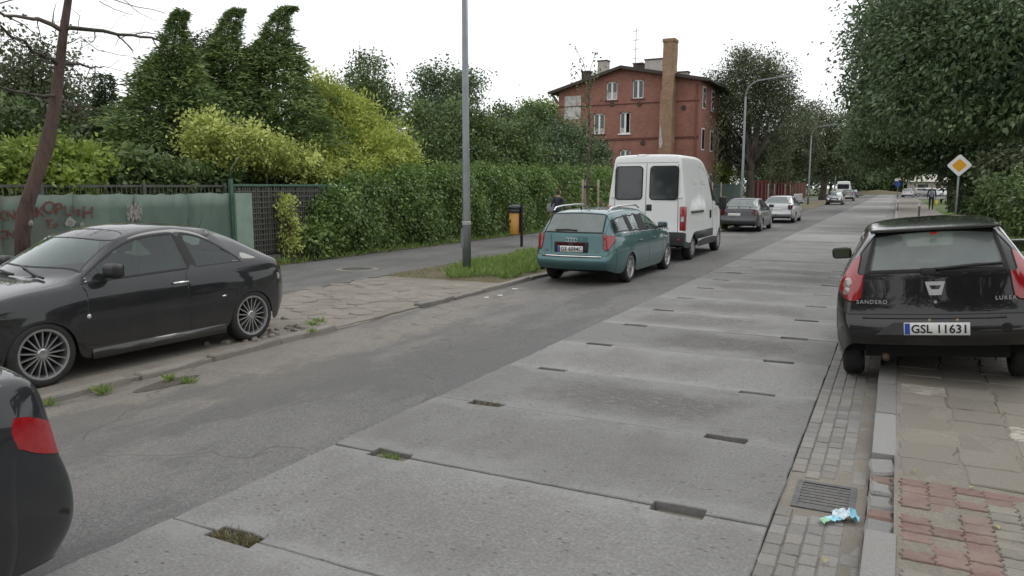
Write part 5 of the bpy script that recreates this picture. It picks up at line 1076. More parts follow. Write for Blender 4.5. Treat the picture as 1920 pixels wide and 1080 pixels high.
# ================================================================ VEHICLES
def body_mesh(S, sub=2):
    """grid-modelled car shell (x forward, rear axle at x=0) -> evaluated mesh, tags per face"""
    r0, zc, sill, wb, ro, fo = S['r'], S['zc'], S['sill'], S['wb'], S['ro'], S['fo']
    ip = lambda pts, x: float(np.interp(x, [p[0] for p in pts], [p[1] for p in pts]))
    cols = []; E_ = (-1.32, -.86, -.3, .3, .86, 1.32); A_ = (200, 160, 115, 65, 20, -20)
    cols.append(dict(x=-ro, end=-1)); cols.append(dict(x=-ro+S.get('c_r', .17)))
    for a, e in zip(A_, E_): cols.append(dict(arch=(0, a, e)))
    for x in S['mid']: cols.append(dict(x=x))
    for a, e in zip(A_, E_): cols.append(dict(arch=(wb, a, e)))
    cols.append(dict(x=wb+fo-S.get('c_f', .2))); cols.append(dict(x=wb+fo, end=1))
    nC = len(cols); tt = S.get('t', (0, .12, .36, .74, .90, 1.0)); KY = S.get('ky', (.955, .985, 1.0, .995, .975, .935))
    V = []; G = dict(S['gh'])
    keys = sorted(G)
    for a, b in zip(keys[:-1], keys[1:]):      # fill the columns between keyed ones
        for c in range(a+1, b):
            t = (c-a)/(b-a); G[c] = tuple(u+(v-u)*t for u, v in zip(G[a], G[b]))
    for ci, c in enumerate(cols):
        rows = []
        if 'arch' in c:
            cx, a, e = c['arch']; x5 = cx+e*r0; x0 = cx+r0*math.cos(R(a)); z0 = zc+r0*math.sin(R(a)); z5 = ip(S['belt'], x5)
            if a in (200, -20): z0 = sill
            std = [sill+t*(z5-sill) for t in tt]; z3 = max(std[3], zc+r0+.07)
            sj = (0, .3, .62, .9, 1, 1); zj = (0, .18, .52, 1)
            for j in range(6):
                x = x0+(x5-x0)*sj[j]; z = z0+(z3-z0)*zj[j] if j < 4 else max(std[j], z3+.03*(j-3))
                if j == 5: z = z5
                y = ip(S['hw'], x)*KY[j]
                if j < 2 and a not in (200, -20): y = ip(S['hw'], x)*1.006
                rows.append([x, y, z])
        else:
            x = c['x']; z5 = ip(S['belt'], x); en = c.get('end', 0)
            zs_ = sill if not en else S.get('endz_r' if en < 0 else 'endz_f', sill+.06)
            if ci == 1: zs_ = (S.get('endz_r', sill+.06)+sill)/2
            for j in range(6):
                dx = 0
                if en: dx = (S['rdx'] if en < 0 else S['fdx'])[j]*(-en)
                rows.append([x+dx, ip(S['hw'], x)*KY[j], zs_+(S['t_r'] if (en < 0 and 't_r' in S) else tt)[j]*(z5-zs_)])
        x5, y5, z5 = rows[5]; en = c.get('end', 0)
        if ci in G:
            g = G[ci]; x7, z7, y7, x9, z9 = g[:5]; t6 = g[5] if len(g) > 5 else .86
            if len(g) > 6: rows[5][0] += g[6]; x5 = rows[5][0]
            p5 = Vector(rows[5]); p7 = Vector((x7, y7, z7)); p6 = p5.lerp(p7, t6)+Vector((0, .014*math.sin(math.pi*min(t6, .9)), 0))
            rows.append(list(p6)); rows.append(list(p7)); rows.append([x7+(x9-x7)*.72, y7*.52, z7+(z9-z7)*.78]); rows.append([x9, 0, z9])
        else:
            zt = ip(S['deck'], x5); bul = (S['bul_r'] if en < 0 else S['bul_f'] if en > 0 else 0)*en
            for ky, kz in ((.94, .35), (.80, .74), (.42, .95), (0, 1)): rows.append([x5+bul*(1-ky*ky), y5*ky, z5+(zt-z5)*kz])
        V.append(rows)
    verts = []; idx = {}
    def vid(p):
        verts.append(tuple(p)); return len(verts)-1
    for i in range(nC):
        for j in range(10): idx[i, j] = vid(V[i][j])
    faces = []; tags = []
    tg = S['tag']
    for i in range(nC-1):
        for j in range(9): faces.append((idx[i, j], idx[i+1, j], idx[i+1, j+1], idx[i, j+1])); tags.append(tg(i, j))
    for en, i in ((-1, 0), (1, nC-1)):
        cap = {}
        for j in range(6):
            for k in range(5):
                if k == 0: cap[j, k] = idx[i, j]
                elif j == 5: cap[j, k] = idx[i, 5+k]
                else:
                    ky = V[i][5+k][1]/max(V[i][5][1], 1e-6); b = (S['bul_r'] if en < 0 else S['bul_f'])*en*(1-ky*ky); x, y, z = V[i][j]
                    cap[j, k] = vid((x+b, y*ky, z))
        for j in range(5):
            for k in range(4):
                f = (cap[j, k], cap[j+1, k], cap[j+1, k+1], cap[j, k+1]); faces.append(f if en < 0 else f[::-1]); tags.append(S['captag'](en, j, k))
    faces = [f[::-1] for f in faces]       # outward for y>0 side
    n = len(verts); Vn = np.array(verts); Vm = Vn*np.array([1, -1, 1]); fm = [tuple(q+n for q in f[::-1]) for f in faces]
    names = sorted(set(tags)); bm = bmesh.new(); bv = [bm.verts.new(v) for v in list(map(tuple, Vn))+list(map(tuple, Vm))]
    lay = bm.faces.layers.int.new('tg')
    for f, t in zip(faces+fm, tags+tags):
        q = [];
        for u in f:
            if bv[u] not in q: q.append(bv[u])
        try: bf_ = bm.faces.new(q)
        except ValueError: continue
        bf_[lay] = names.index(t)
    bmesh.ops.remove_doubles(bm, verts=bm.verts, dist=1e-4)
    for nm in ('seal', 'gap'):
        if nm not in names: names.append(nm)
    bm.normal_update()
    me = bpy.data.meshes.new('shell'); 
    for f in bm.faces: f.material_index = f[lay]; f.smooth = True
    cr = bm.edges.layers.float.new('crease_edge')
    for e in bm.edges:
        if len(e.link_faces) == 2:
            a, b = (f[lay] for f in e.link_faces)
            if a != b and (names[a] in S.get('sharp', ()) or names[b] in S.get('sharp', ())): e[cr] = .6
    vcr = bm.verts.layers.float.new('crease_vert')
    for v in bm.verts:
        cnt_ = {}
        for f in v.link_faces: cnt_[f[lay]] = cnt_.get(f[lay], 0)+1
        for k_, c_ in cnt_.items():
            if c_ == 1 and names[k_].startswith('g_'): v[vcr] = max(v[vcr], S.get('corner', .55))
    bm.to_mesh(me); bm.free()
    for _ in names: me.materials.append(MAT['black'])
    o = bpy.data.objects.new('tmp', me); COL.objects.link(o); md_ = o.modifiers.new('s', 'SUBSURF'); md_.levels = md_.render_levels = sub; md_.boundary_smooth = 'PRESERVE_CORNERS'
    dg = bpy.context.evaluated_depsgraph_get(); em = bpy.data.meshes.new_from_object(o.evaluated_get(dg)); bpy.data.objects.remove(o); bpy.data.meshes.remove(me)
    bm = bmesh.new(); bm.from_mesh(em); bm.normal_update()
    if sum(f.normal.z*f.calc_area() for f in bm.faces if f.calc_center_median().z > S['sill']+.75) < 0: bmesh.ops.reverse_faces(bm, faces=bm.faces)
    for nm in list(names):
        if nm in S['inset']:
            th, dp, border = S['inset'][nm]; fs = [f for f in bm.faces if f.material_index == names.index(nm)]
            if not fs: continue
            res = bmesh.ops.inset_region(bm, faces=fs, thickness=th, depth=dp, use_even_offset=False, use_boundary=True)
            for f in res['faces']: f.material_index = names.index(border); f.smooth = True
    bm.to_mesh(em); bm.free()
    return em, names
def split_mesh(em, names):
    nv = len(em.vertices); co = np.empty(nv*3, np.float32); em.vertices.foreach_get('co', co); co = co.reshape(-1, 3)
    mi = np.empty(len(em.polygons), np.int32); em.polygons.foreach_get('material_index', mi)
    polys = [tuple(p.vertices) for p in em.polygons]; return co, polys, mi
def sub_mesh(name, co, polys, mats, mis=None):
    used = sorted({v for f in polys for v in f}); mp = {v: i for i, v in enumerate(used)}
    me = mesh_of(name, co[used], [tuple(mp[v] for v in f) for f in polys], mats, True)
    if mis is not None: me.polygons.foreach_set('material_index', mis)
    return me
def comps(polys):
    par = {}
    def fd(a):
        while par[a] != a: par[a] = par[par[a]]; a = par[a]
        return a
    for f in polys:
        for v in f: par.setdefault(v, v)
        r1 = fd(f[0])
        for v in f[1:]:
            par[fd(v)] = r1
    out_ = {}
    for f in polys: out_.setdefault(fd(f[0]), []).append(f)
    return list(out_.values())
def wheel_meshes(rad, w, rimr, style, rimmat, n_sp=10):
    ty = MB(); h = w/2
    prof = [(rimr*.98, -h*.92), (rimr+.01, -h), (rad-.035, -h*1.0), (rad-.008, -h*.82), (rad, -h*.6), (rad, h*.6), (rad-.008, h*.82), (rad-.035, h*1.0), (rimr+.01, h), (rimr*.98, h*.92)]
    ty.lathe(prof, 36); rm = MB()
    rm.lathe([(rimr, h*.92), (rimr+.004, h*.97), (rimr-.018, h*.95), (rimr-.03, h*.6), (rimr-.035, -h*.2)], 36)
    rm.lathe([(rimr-.03, -h*.1), (.001, -h*.1)], 30, mi=1)
    hub = .055; zf = h*.62
    if style == 'cover':
        rm.lathe([(rimr-.02, h*.8), (rimr*.7, h*.98), (.06, h*.88), (.001, h*.9)], 30)
        for k in range(n_sp):
            M = Matrix.Rotation(2*math.pi*k/n_sp, 4, 'Z'); rm.box((rimr*.58, -.022, h*.88), (rimr*.86, .022, h*.96), 1, M)
    else:
        rm.lathe([(.001, zf+.018), (hub*.7, zf+.02), (hub, zf+.008), (hub+.01, zf-.03)], 20)
        for k in range(n_sp):
            M = Matrix.Rotation(2*math.pi*k/n_sp, 4, 'Z'); w0, w1 = style; r1 = rimr-.012
            vs = [(hub*.6, -w0, zf-.03), (r1, -w1, zf-.035), (r1, w1, zf-.035), (hub*.6, w0, zf-.03), (hub*.6, -w0*.6, zf+.012), (r1, -w1*.6, zf+.012), (r1, w1*.6, zf+.012), (hub*.6, w0*.6, zf+.012)]
            rm.add([M @ Vector(v) for v in vs], [(4, 5, 6, 7), (0, 1, 5, 4), (1, 2, 6, 5), (2, 3, 7, 6), (3, 0, 4, 7)])
    return smooth_by_angle(ty.mesh('tyre', MAT['tyre']), 50), smooth_by_angle(rm.mesh('rim', [rimmat, MAT['dark']]), 35)
def car(S, name, label, category, loc, heading, paintm, sub=2, roll=0, group=None, z=0.0, interior=True, tint=None):
    """heading: direction of travel, angle from +X"""
    root = empty(name, (loc[0], loc[1], z), label=label, category=category, group=group); root.rotation_euler = (roll, 0, heading)
    em, names = body_mesh(S, sub); co, polys, mi = split_mesh(em, names)
    base = {'body': paintm, 'seal': MAT['rubber'], 'gap': MAT['rubber'], 'trimdark': MAT['greyplastic'], 'chrome': MAT['chrome']}
    single = dict(S['parts'])
    bp, bmi = [], []; order = ['body', 'seal', 'gap', 'trimdark', 'chrome']
    for p, m in zip(polys, mi):
        nm = names[m]
        if nm in order: bp.append(p); bmi.append(order.index(nm))
    body = link('body', sub_mesh('body', co, bp, [base[k] for k in order], bmi), root)
    for nm, (pn, mt) in single.items():
        if nm not in names: continue
        k = names.index(nm); fs = [p for p, m in zip(polys, mi) if m == k]
        for cpt in comps(fs) if fs else []:
            mat = paintm if mt == 'paint' else (tint if (mt == 'glass' and tint) else MAT[mt])
            link(pn, sub_mesh(pn, co, cpt, mat), root)
    bpy.data.meshes.remove(em)
    bvh = BVHTree.FromPolygons([Vector(v) for v in co], polys)
    # wheels
    tm, rm = wheel_meshes(S['rad'], S.get('tw', .2), S['rimr'], S.get('spoke', (.016, .012)), S.get('rimm', MAT['alloy']), S.get('nsp', 10))
    tr_ = S['track']/2
    for cx in (0, S['wb']):
        for s in (1, -1):
            w = link('wheel', None, root, loc=(cx, s*tr_, S['rad']), rot=(R(-90)*s, random.uniform(0, 1), 0)); w.empty_display_size = .1
            link('tyre', tm, w); link('rim', rm, w)
    # underbody and wheel housings
    ub = MB(); hw = S['track']/2-.12; ub.box((-S['ro']+.34, -hw, S['sill']+.05), (S['wb']+S['fo']-.3, hw, S['sill']+.12))
    for cx in (0, S['wb']):
        for s in (1, -1):
            for a in range(0, 180, 20):
                p0 = (cx+(S['r']+.015)*math.cos(R(a)), S['zc']+(S['r']+.015)*math.sin(R(a))); p1 = (cx+(S['r']+.015)*math.cos(R(a+20)), S['zc']+(S['r']+.015)*math.sin(R(a+20))); y0 = s*(hw-.1); y1 = s*(np.interp(cx, *zip(*S['hw']))-.035)
                ub.add([(p0[0], y0, p0[1]), (p1[0], y0, p1[1]), (p1[0], y1, p1[1]), (p0[0], y1, p0[1])], [(0, 1, 2, 3)])
            ub.add([(cx-S['r'], s*(hw-.1), S['sill']), (cx+S['r'], s*(hw-.1), S['sill']), (cx+S['r'], s*(hw-.1), S['zc']+S['r']), (cx-S['r'], s*(hw-.1), S['zc']+S['r'])], [(0, 1, 2, 3)])
    ub.box((-S['ro']+.30, -hw, S['sill']+.05), (-S['ro']+.34, hw, .55)); ub.box((S['wb']+S['fo']-.30, -hw, S['sill']+.05), (S['wb']+S['fo']-.26, hw, .55))
    ub.obj('underbody', MAT['dark'], root)
    ssx = S['seat']
    if interior:
        fl_ = MB(); fl_.box((ssx[0]-.55, -hw-.05, .3), (ssx[1]+1.0, hw+.05, .36)); fl_.obj('cabin_floor', MAT['dark'], root)
        def seat(x, y, w, name='seat', mat=MAT[S.get('seatm', 'seat')]):
            b = MB(); b.box((x-.05, y-w/2, .38), (x+.5, y+w/2, .56)); M = Matrix.Translation((x-.02, y, .5)) @ Matrix.Rotation(R(-14), 4, 'Y'); b.box((-.09, -w/2, 0), (.05, w/2, .58), 0, M)
            for yy in ((0,) if w < .7 else (-.33, .33)): b.box((-.07, yy-.13, .62), (.03, yy+.13, .82), 0, M); b.box((-.02, yy-.05, .56), (0, yy-.03, .64), 0, M); b.box((-.02, yy+.03, .56), (0, yy+.05, .64), 0, M)
            link(name, bevelled(b, name, mat, .03, 2), root)
        seat(ssx[1], .36, .5); seat(ssx[1], -.36, .5)
        if len(ssx) > 2: seat(ssx[0], 0, 1.15, 'rear_seat')
        dsh = S['dash']; b = MB(); b.box((dsh[0]-.25, -hw, dsh[1]-.35), (dsh[0]+.3, hw, dsh[1])); link('dashboard', bevelled(b, 'dashboard', MAT['black'], .06, 2), root)
        Mw = Matrix.Translation((dsh[0]-.36, .36, dsh[1]-.02)) @ Matrix.Rotation(R(-65), 4, 'Y'); t_ = [Mw @ Vector((.18*math.cos(a), .18*math.sin(a), 0)) for a in np.linspace(0, 2*math.pi, 20)]; m_ = MB().tube(t_, .016, 6, cap=False); m_.bar(t_[0], t_[10], .03, .02); m_.obj('steering_wheel', MAT['black'], root, True)
    def hit(o, d):
        r_ = bvh.ray_cast(Vector(o), Vector(d).normalized()); return (r_[0], (r_[1] if r_[1].dot(Vector(d)) < 0 else -r_[1])) if r_[0] is not None else (None, None)
    return dict(root=root, body=body, hit=hit, S=S)
def mirror_pair(C, x, z, y, mat, sc=1.0):
    for s in (1, -1):
        h, n_ = C['hit']((x, s*3, z), (0, -s, 0)); yy = h.y if h is not None else s*.8
        b = MB(); M = Matrix.Translation((x-.02, yy+s*.145*sc, z+.035)); b.box((-.05*sc, -.105*sc, -.062*sc), (.06*sc, .105*sc, .075*sc), 0, M)
        m = link('mirror', bevelled(b, 'mirror', mat, .052*sc, 4), C['root'])
        g_ = MB(); g_.box((-.0535*sc, -.08*sc, -.045*sc), (-.0505*sc, .08*sc, .055*sc), 0, M); g_.obj('mirror_glass', MAT['mirror'], m)
        a = MB(); a.bar((x, yy-s*.03, z-.02), (x, yy+s*.08*sc, z-.005), .05, .035); a.obj('mirror_arm', MAT['black'], m)
def plate(C, text, z, end=-1, y=0.0, w=.50, h=.11, blue=True, tilt=0, dx=.008, plain_=False):
    h_, n_ = C['hit']((end*6+1, y, z), (-end, 0, 0)); x = h_.x+end*dx if h_ is not None else end*C['S']['ro']
    r_ = link('number_plate', None, C['root'], loc=(x, y, z), rot=(0, tilt, R(180) if end < 0 else 0)); r_.empty_display_size = .1
    b = MB().box((-.004, -w/2, -h/2), (.004, w/2, h/2)); link('plate', bevelled(b, 'plate', MAT['platewhite'], .0035, 1), r_)
    if blue: MB().box((.0042, -w/2+.006, -h/2+.006), (.0052, -w/2+.047, h/2-.006)).obj('blue_band', MAT['plateblue'], r_)
    if text:
        me = text_mesh(text, h*.92, MAT['ink'], .0005, bold=.0022, spacing=1.02); o = link('characters', me, r_, loc=(.0056, .022, -.004)); o.rotation_euler = (R(90), 0, R(90)); ww = max(v.co.x for v in me.vertices)-min(v.co.x for v in me.vertices); o.scale = ((w-.085)/ww, 1, 1)
    return r_
def badge(C, text, y, z, size, mat, end=-1, tilt=0, spacing=1.0):
    h_, n_ = C['hit']((end*6+1, y, z), (-end, 0, 0))
    if h_ is None: return
    o = link('badge', text_mesh(text, size, mat, .002, spacing=spacing, bold=.001), C['root'], loc=h_+n_*.007); o.rotation_euler = (R(90), 0, math.atan2(n_.y, n_.x)+R(90))
    return o
def on_side(C, x, z, s, mb, name, mat, off=.004, parent=None):
    h_, n_ = C['hit']((x, s*3, z), (0, -s, 0))
    if h_ is None: return None
    return mb.obj(name, mat, parent or C['root'], True, loc=(x, h_.y+s*off, z))
def handles(C, xs, z, mat, L=.17, chrome=False):
    for x in xs:
        for s in (1, -1):
            b = MB(); b.tube([(-L/2, 0, 0), (-L/2+.02, s*.028, .002), (0, s*.032, .003), (L/2-.02, s*.028, .002), (L/2, 0, 0)], [.009, .012, .013, .012, .009], 8); on_side(C, x, z, s, b, 'door_handle', mat, 0)
def rear_wiper(C, x_off, pts, mat=MAT['black'], end=-1):
    q = []
    for (y, z) in pts:
        h_, n_ = C['hit']((end*6+1, y, z), (-end, 0, 0))
        if h_ is not None: q.append(h_+n_*x_off)
    if len(q) > 1:
        m_ = MB(); m_.tube(q, .014, 6); m_.obj('wiper', mat, C['root'], True)

# ---- generic tag helpers
def T(sp):
    """sp: list of (tag, i0, i1, j0, j1) in order of priority"""
    def f(i, j):
        for t, a, b, c, d in sp:
            if a <= i < b and c <= j < d: return t
        return 'body'
    return f
GL = {'seal_in': (.022, -.004, 'seal')}
def glass_inset(names_, th=.02): return {n: (th, -.003, 'seal') for n in names_}
DOORIN = (.006, -.003, 'gap')
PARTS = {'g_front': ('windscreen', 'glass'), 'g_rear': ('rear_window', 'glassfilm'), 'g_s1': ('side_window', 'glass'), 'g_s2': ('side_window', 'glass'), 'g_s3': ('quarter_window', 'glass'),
 'door1': ('front_door', 'paint'), 'door2': ('rear_door', 'paint'), 'bonnet': ('bonnet', 'paint'), 'hatch': ('tailgate', 'paint'), 'boot': ('boot_lid', 'paint'), 'rlamp': ('tail_light', 'red'), 'flamp': ('headlight', 'lampclear'),
 'rbump': ('rear_bumper', 'paint'), 'fbump': ('front_bumper', 'paint'), 'rbumpd': ('rear_bumper', 'greyplastic'), 'fbumpd': ('front_bumper', 'greyplastic')}

# ================================================================ 1 dark grey coupe
P_CHAR = paint('charcoal_paint', (.017, .018, .020), .35, .3, 1.0, .22)
# columns: 0 end,1 corner,2-7 rear arch,8..11 mid,12-17 front arch,18 corner,19 end
coupe = dict(r=.345, zc=.30, sill=.18, wb=2.46, ro=.66, fo=.86, rad=.312, rimr=.232, tw=.215, track=1.50, nsp=17, spoke=(.012, .0095), rimm=MAT['alloy'], mid=(.73, .81, 1.36, 1.86),
 hw=[(-.66, .71), (-.50, .81), (-.3, .855), (.3, .875), (1.2, .87), (2.2, .87), (2.7, .85), (3.1, .78), (3.32, .60)],
 belt=[(-.74, .90), (-.4, .955), (0, .965), (.6, .945), (1.3, .93), (2.0, .91), (2.6, .86), (3.0, .78), (3.32, .66)],
 deck=[(-.74, .955), (-.5, .985), (2.0, .97), (2.5, .93), (2.9, .85), (3.2, .74), (3.32, .68)],
 rdx=(.10, .03, 0, .02, .03, .05), fdx=(.1, .03, 0, .02, .08, .12), bul_r=.13, bul_f=.22, endz_r=.30, endz_f=.24,
 gh={1: (-.46, 1.0, .60, -.50, 1.03, .3), 2: (-.33, 1.07, .585, -.38, 1.105, .35), 4: (-.02, 1.235, .565, -.04, 1.27, .3), 5: (.18, 1.305, .56, .16, 1.345, .12), 6: (.36, 1.355, .56, .36, 1.392, .55), 7: (.58, 1.39, .565, .58, 1.424, .80), 8: (.80, 1.405, .57, .80, 1.442), 9: (.87, 1.408, .57, .88, 1.446), 10: (1.20, 1.395, .575, 1.22, 1.438), 11: (1.50, 1.315, .60, 1.60, 1.37, .88), 12: (1.98, 1.0, .70, 2.22, .985, .55, .06)},
 tag=T([('g_rear', 2, 6, 7, 9), ('g_s2', 5, 8, 5, 6), ('seal', 8, 9, 5, 6), ('g_s1', 9, 12, 5, 6), ('g_front', 11, 12, 7, 9), ('door1', 9, 12, 1, 5), ('bonnet', 12, 18, 6, 9), ('boot', 0, 2, 6, 9), ('rlamp', 0, 1, 4, 5), ('flamp', 18, 19, 4, 6), ('rbump', 0, 1, 0, 3), ('fbump', 18, 19, 0, 3)]),
 captag=lambda en, j, k: (('rbump' if j < 3 else ('rlamp' if (j == 4 and k < 2) else 'boot')) if en < 0 else ('fbump' if j < 3 else ('flamp' if (k < 2 and j >= 3) else 'fbump'))),
 inset={**glass_inset(('g_front', 'g_rear', 'g_s1', 'g_s2')), 'door1': DOORIN, 'bonnet': DOORIN, 'boot': DOORIN, 'rbump': (.004, -.002, 'gap')}, parts=PARTS, seat=(.35, 1.0, 1), dash=(1.95, .92), sharp=('g_s1', 'g_s2'))
cpos = (-7.66, 6.66)
C = car(coupe, 'coupe', 'dark charcoal two-door coupe with multi-spoke wheels parked on the sandy kerb edge', 'car', cpos, R(-92.0), P_CHAR, 3, z=.012)
mirror_pair(C, 1.80, .98, .8, MAT['black'], 1.05); handles(C, (.98,), .815, MAT['chrome'], .2)
for s in (1, -1):
    on_side(C, 2.02, .60, s, MB().lathe([(.001, .008), (.02, .006), (.024, 0)], 12, M=Matrix.Rotation(R(-90)*s, 4, 'X')), 'side_repeater', MAT['lampclear'], 0)
    on_side(C, .42, .60, s, MB().box((-.03, -.004, -.009), (.03, .004, .009)), 'side_badge', MAT['chrome'], .003)
    on_side(C, 1.2, .225, s, bpy and MB().box((-.80, -.012, -.05), (.80, .012, .05)), 'sill_skirt', P_CHAR, .004)
MB().tube([(.12, .0, 1.27), (.0, 0, 1.36), (-.06, 0, 1.47)], [.008, .005, .003], 6).obj('aerial', MAT['black'], C['root'], True)
h0, n0 = C['hit']((2.15, .1, 3), (0, 0, -1))
for (ya, yb) in ((.48, -.05), (-.02, -.55)):
    q = []
    for t in np.linspace(0, 1, 5):
        h_, n_ = C['hit']((2.20-.10*t, ya+(yb-ya)*t, 3), (0, 0, -1)); q.append(h_+n_*.022)
    MB().tube(q, .012, 6).obj('wiper', MAT['black'], C['root'], True)
plate(C, None, .78, -1)
link('scuff_mark', mesh_of('scuff_mark', [(.03*math.cos(a), 0, .045*math.sin(a)) for a in np.linspace(0, 5.5, 8)], [tuple(range(8))], MAT['hubcap']), C['root'], loc=(-.46, (C['hit']((-.46, 3, .74), (0, -1, 0))[0] or Vector((0, .8, 0))).y+.003, .74))

# ================================================================ 2 black hatchback (rear on to the camera)
P_BLACK = paint('black_paint', (.009, .009, .010), .1, .25, 1.0, .12)
hatch = dict(r=.325, zc=.29, sill=.20, wb=2.42, ro=.70, fo=.74, rad=.292, rimr=.19, tw=.185, track=1.40, nsp=7, spoke='cover', rimm=MAT['hubcap'], mid=(.72, 1.30, 1.36, 1.86), c_r=.2,
 hw=[(-.70, .735), (-.5, .82), (-.2, .842), (.5, .845), (2.0, .845), (2.6, .82), (2.95, .74), (3.16, .56)],
 belt=[(-.70, 1.00), (-.4, 1.02), (0, 1.02), (1.0, .98), (2.0, .95), (2.6, .90), (2.95, .80), (3.16, .66)],
 deck=[(-.70, 1.03), (2.0, 1.0), (2.5, .95), (2.9, .86), (3.16, .7)], t=(0, .16, .34, .66, .84, 1.0), ky=(.94, .985, 1.0, .99, .965, .925),
 rdx=(.03, -.03, -.02, .03, .05, .08), fdx=(.1, .02, 0, .03, .1, .14), bul_r=.09, bul_f=.2, endz_r=.42, endz_f=.24, c_f=.22, t_r=(0, .15, .32, .46, .66, 1.0),
 gh={0: (-.665, 1.055, .56, -.72, 1.06, .5), 1: (-.46, 1.395, .475, -.53, 1.435, .8), 2: (-.34, 1.425, .49, -.36, 1.47, .7), 3: (-.18, 1.445, .50, -.18, 1.485, .84), 7: (.45, 1.468, .55, .45, 1.50), 8: (.74, 1.465, .555, .74, 1.502), 9: (1.20, 1.445, .56, 1.22, 1.485), 10: (1.27, 1.44, .56, 1.3, 1.478), 11: (1.58, 1.33, .59, 1.68, 1.385, .88), 12: (2.02, 1.03, .68, 2.26, 1.02, .55, .08)},
 tag=T([('g_rear', 0, 1, 7, 9), ('hatch', 0, 1, 6, 7), ('g_s3', 3, 5, 5, 6), ('g_s2', 5, 8, 5, 6), ('seal', 8, 9, 5, 6), ('g_s1', 9, 12, 5, 6), ('g_front', 11, 12, 7, 9), ('door2', 6, 8, 2, 5), ('door2', 7, 9, 1, 5), ('door1', 9, 12, 1, 5), ('bonnet', 12, 18, 6, 9), ('rlamp', 0, 1, 4, 6), ('flamp', 18, 19, 4, 6), ('rbump', 0, 1, 0, 3), ('fbump', 18, 19, 0, 3)]),
 captag=lambda en, j, k: (('rbump' if j < 3 else ('rlamp' if (k < 2 and j == 4) else 'hatch')) if en < 0 else ('fbump' if j < 3 else ('flamp' if (k < 2) else 'fbump'))),
 inset={**glass_inset(('g_front', 'g_rear', 'g_s1', 'g_s2', 'g_s3'), .03), 'door1': DOORIN, 'door2': DOORIN, 'bonnet': DOORIN, 'hatch': (.008, -.006, 'gap'), 'rbump': (.004, -.002, 'gap'), 'rlamp': (.005, .003, 'gap')}, parts=PARTS, seat=(.30, 1.15, 1), dash=(1.9, .95), sharp=('rlamp', 'g_rear'))
spos = (.42, 8.22)
C = car(hatch, 'hatchback', 'black five-door hatchback parked half on the pavement with white plate', 'car', spos, R(90), P_BLACK, 3, z=.060, roll=R(-4.9))
C['root'].rotation_euler = Matrix.Rotation(R(90), 4, 'Z').to_3x3().__matmul__(Matrix.Rotation(R(-4.9), 3, 'X')).to_euler()
mirror_pair(C, 1.84, 1.03, .8, P_BLACK, 1.05); handles(C, (1.48, .62), .86, P_BLACK)
plate(C, 'GSL 11631', .575, -1, 0.0); badge(C, 'SANDERO', .50, .80, .048, MAT['hubcap'], spacing=1.25); badge(C, 'LUREA', -.52, .82, .045, MAT['hubcap'], spacing=1.25)
h_, n_ = C['hit']((-6, .0, .915), (1, 0, 0)); sh = [(-.075, .06), (.075, .06), (.045, -.055), (-.045, -.055)]
m_ = MB(); vs = []; 
for k, (u, v) in enumerate(sh): vs.append((-.016, u, v))
for (u, v) in sh: vs.append((-.016, u*.62, v*.30+.012))
for (u, v) in sh: vs.append((.0, u*1.05, v*1.05))
m_.add(vs, [(0, 4, 5, 1), (1, 5, 6, 2), (2, 6, 7, 3), (3, 7, 4, 0)]+[(k, (k+1) % 4, 8+(k+1) % 4, 8+k) for k in range(4)]); m_.obj('shield_badge', MAT['silverbadge'], C['root'], loc=(h_.x-.003, 0, .915))
h_, n_ = C['hit']((-6, 0, .80), (1, 0, 0)); MB().lathe([(.001, .012), (.013, .012), (.016, 0)], 12, M=Matrix.Rotation(R(-90), 4, 'Y')).obj('lock', MAT['chrome'], C['root'], loc=(h_.x, 0, .80))
rear_wiper(C, .02, ((.0, 1.075), (-.12, 1.085), (-.3, 1.10), (-.5, 1.105))); b = MB().box((-.03, -.06, -.03), (.03, .06, .03)); h_, n_ = C['hit']((-6, .04, 1.07), (1, 0, 0)); link('wiper_pivot', bevelled(b, 'wiper_pivot', MAT['black'], .014, 2), C['root'], loc=(h_.x-.01, .05, 1.065))
for y_, w_ in ((.33, .20), (-.38, .0)):
    h_, n_ = C['hit']((-6, y_, .56), (1, 0, 0))
    if w_: MB().add([(0, .17, -.05), (0, -.10, -.05), (0, -.10, .06), (0, .02, .06)], [(0, 1, 2, 3)]).obj('bumper_insert', MAT['greyplastic'], C['root'], loc=(h_.x-.012, y_-.02, .57))
MB().tube([C['hit']((-6, y_, .665), (1, 0, 0))[0]+Vector((-.002, 0, 0)) for y_ in np.linspace(-.52, .58, 9)], .012, 6).obj('bumper_ledge', MAT['greyplastic'], C['root'], True)
for yy in (.05, -.16): h_, n_ = C['hit']((-6, yy, .66), (1, 0, 0)); MB().lathe([(.001, .01), (.012, .006), (.014, 0)], 8, M=Matrix.Rotation(R(-90), 4, 'Y')).obj('plate_bolt', plain('rust_spot', (.45, .30, .18), .8), C['root'], loc=(h_.x-.004, yy, .645))
h_, n_ = C['hit']((-6, -.50, .58), (1, 0, 0)); MB().lathe([(.001, .004), (.035, .004), (.042, 0)], 14, M=Matrix.Rotation(R(-90), 4, 'Y')).obj('tow_eye_cover', MAT['dark'], C['root'], loc=(h_.x-.003, -.52, .58))
MB().tube([(-.55, .40, .30), (-.70, .40, .29)], .03, 12).obj('exhaust', plain('exhaust_rust', (.10, .06, .045), .7, .4), C['root'], True)
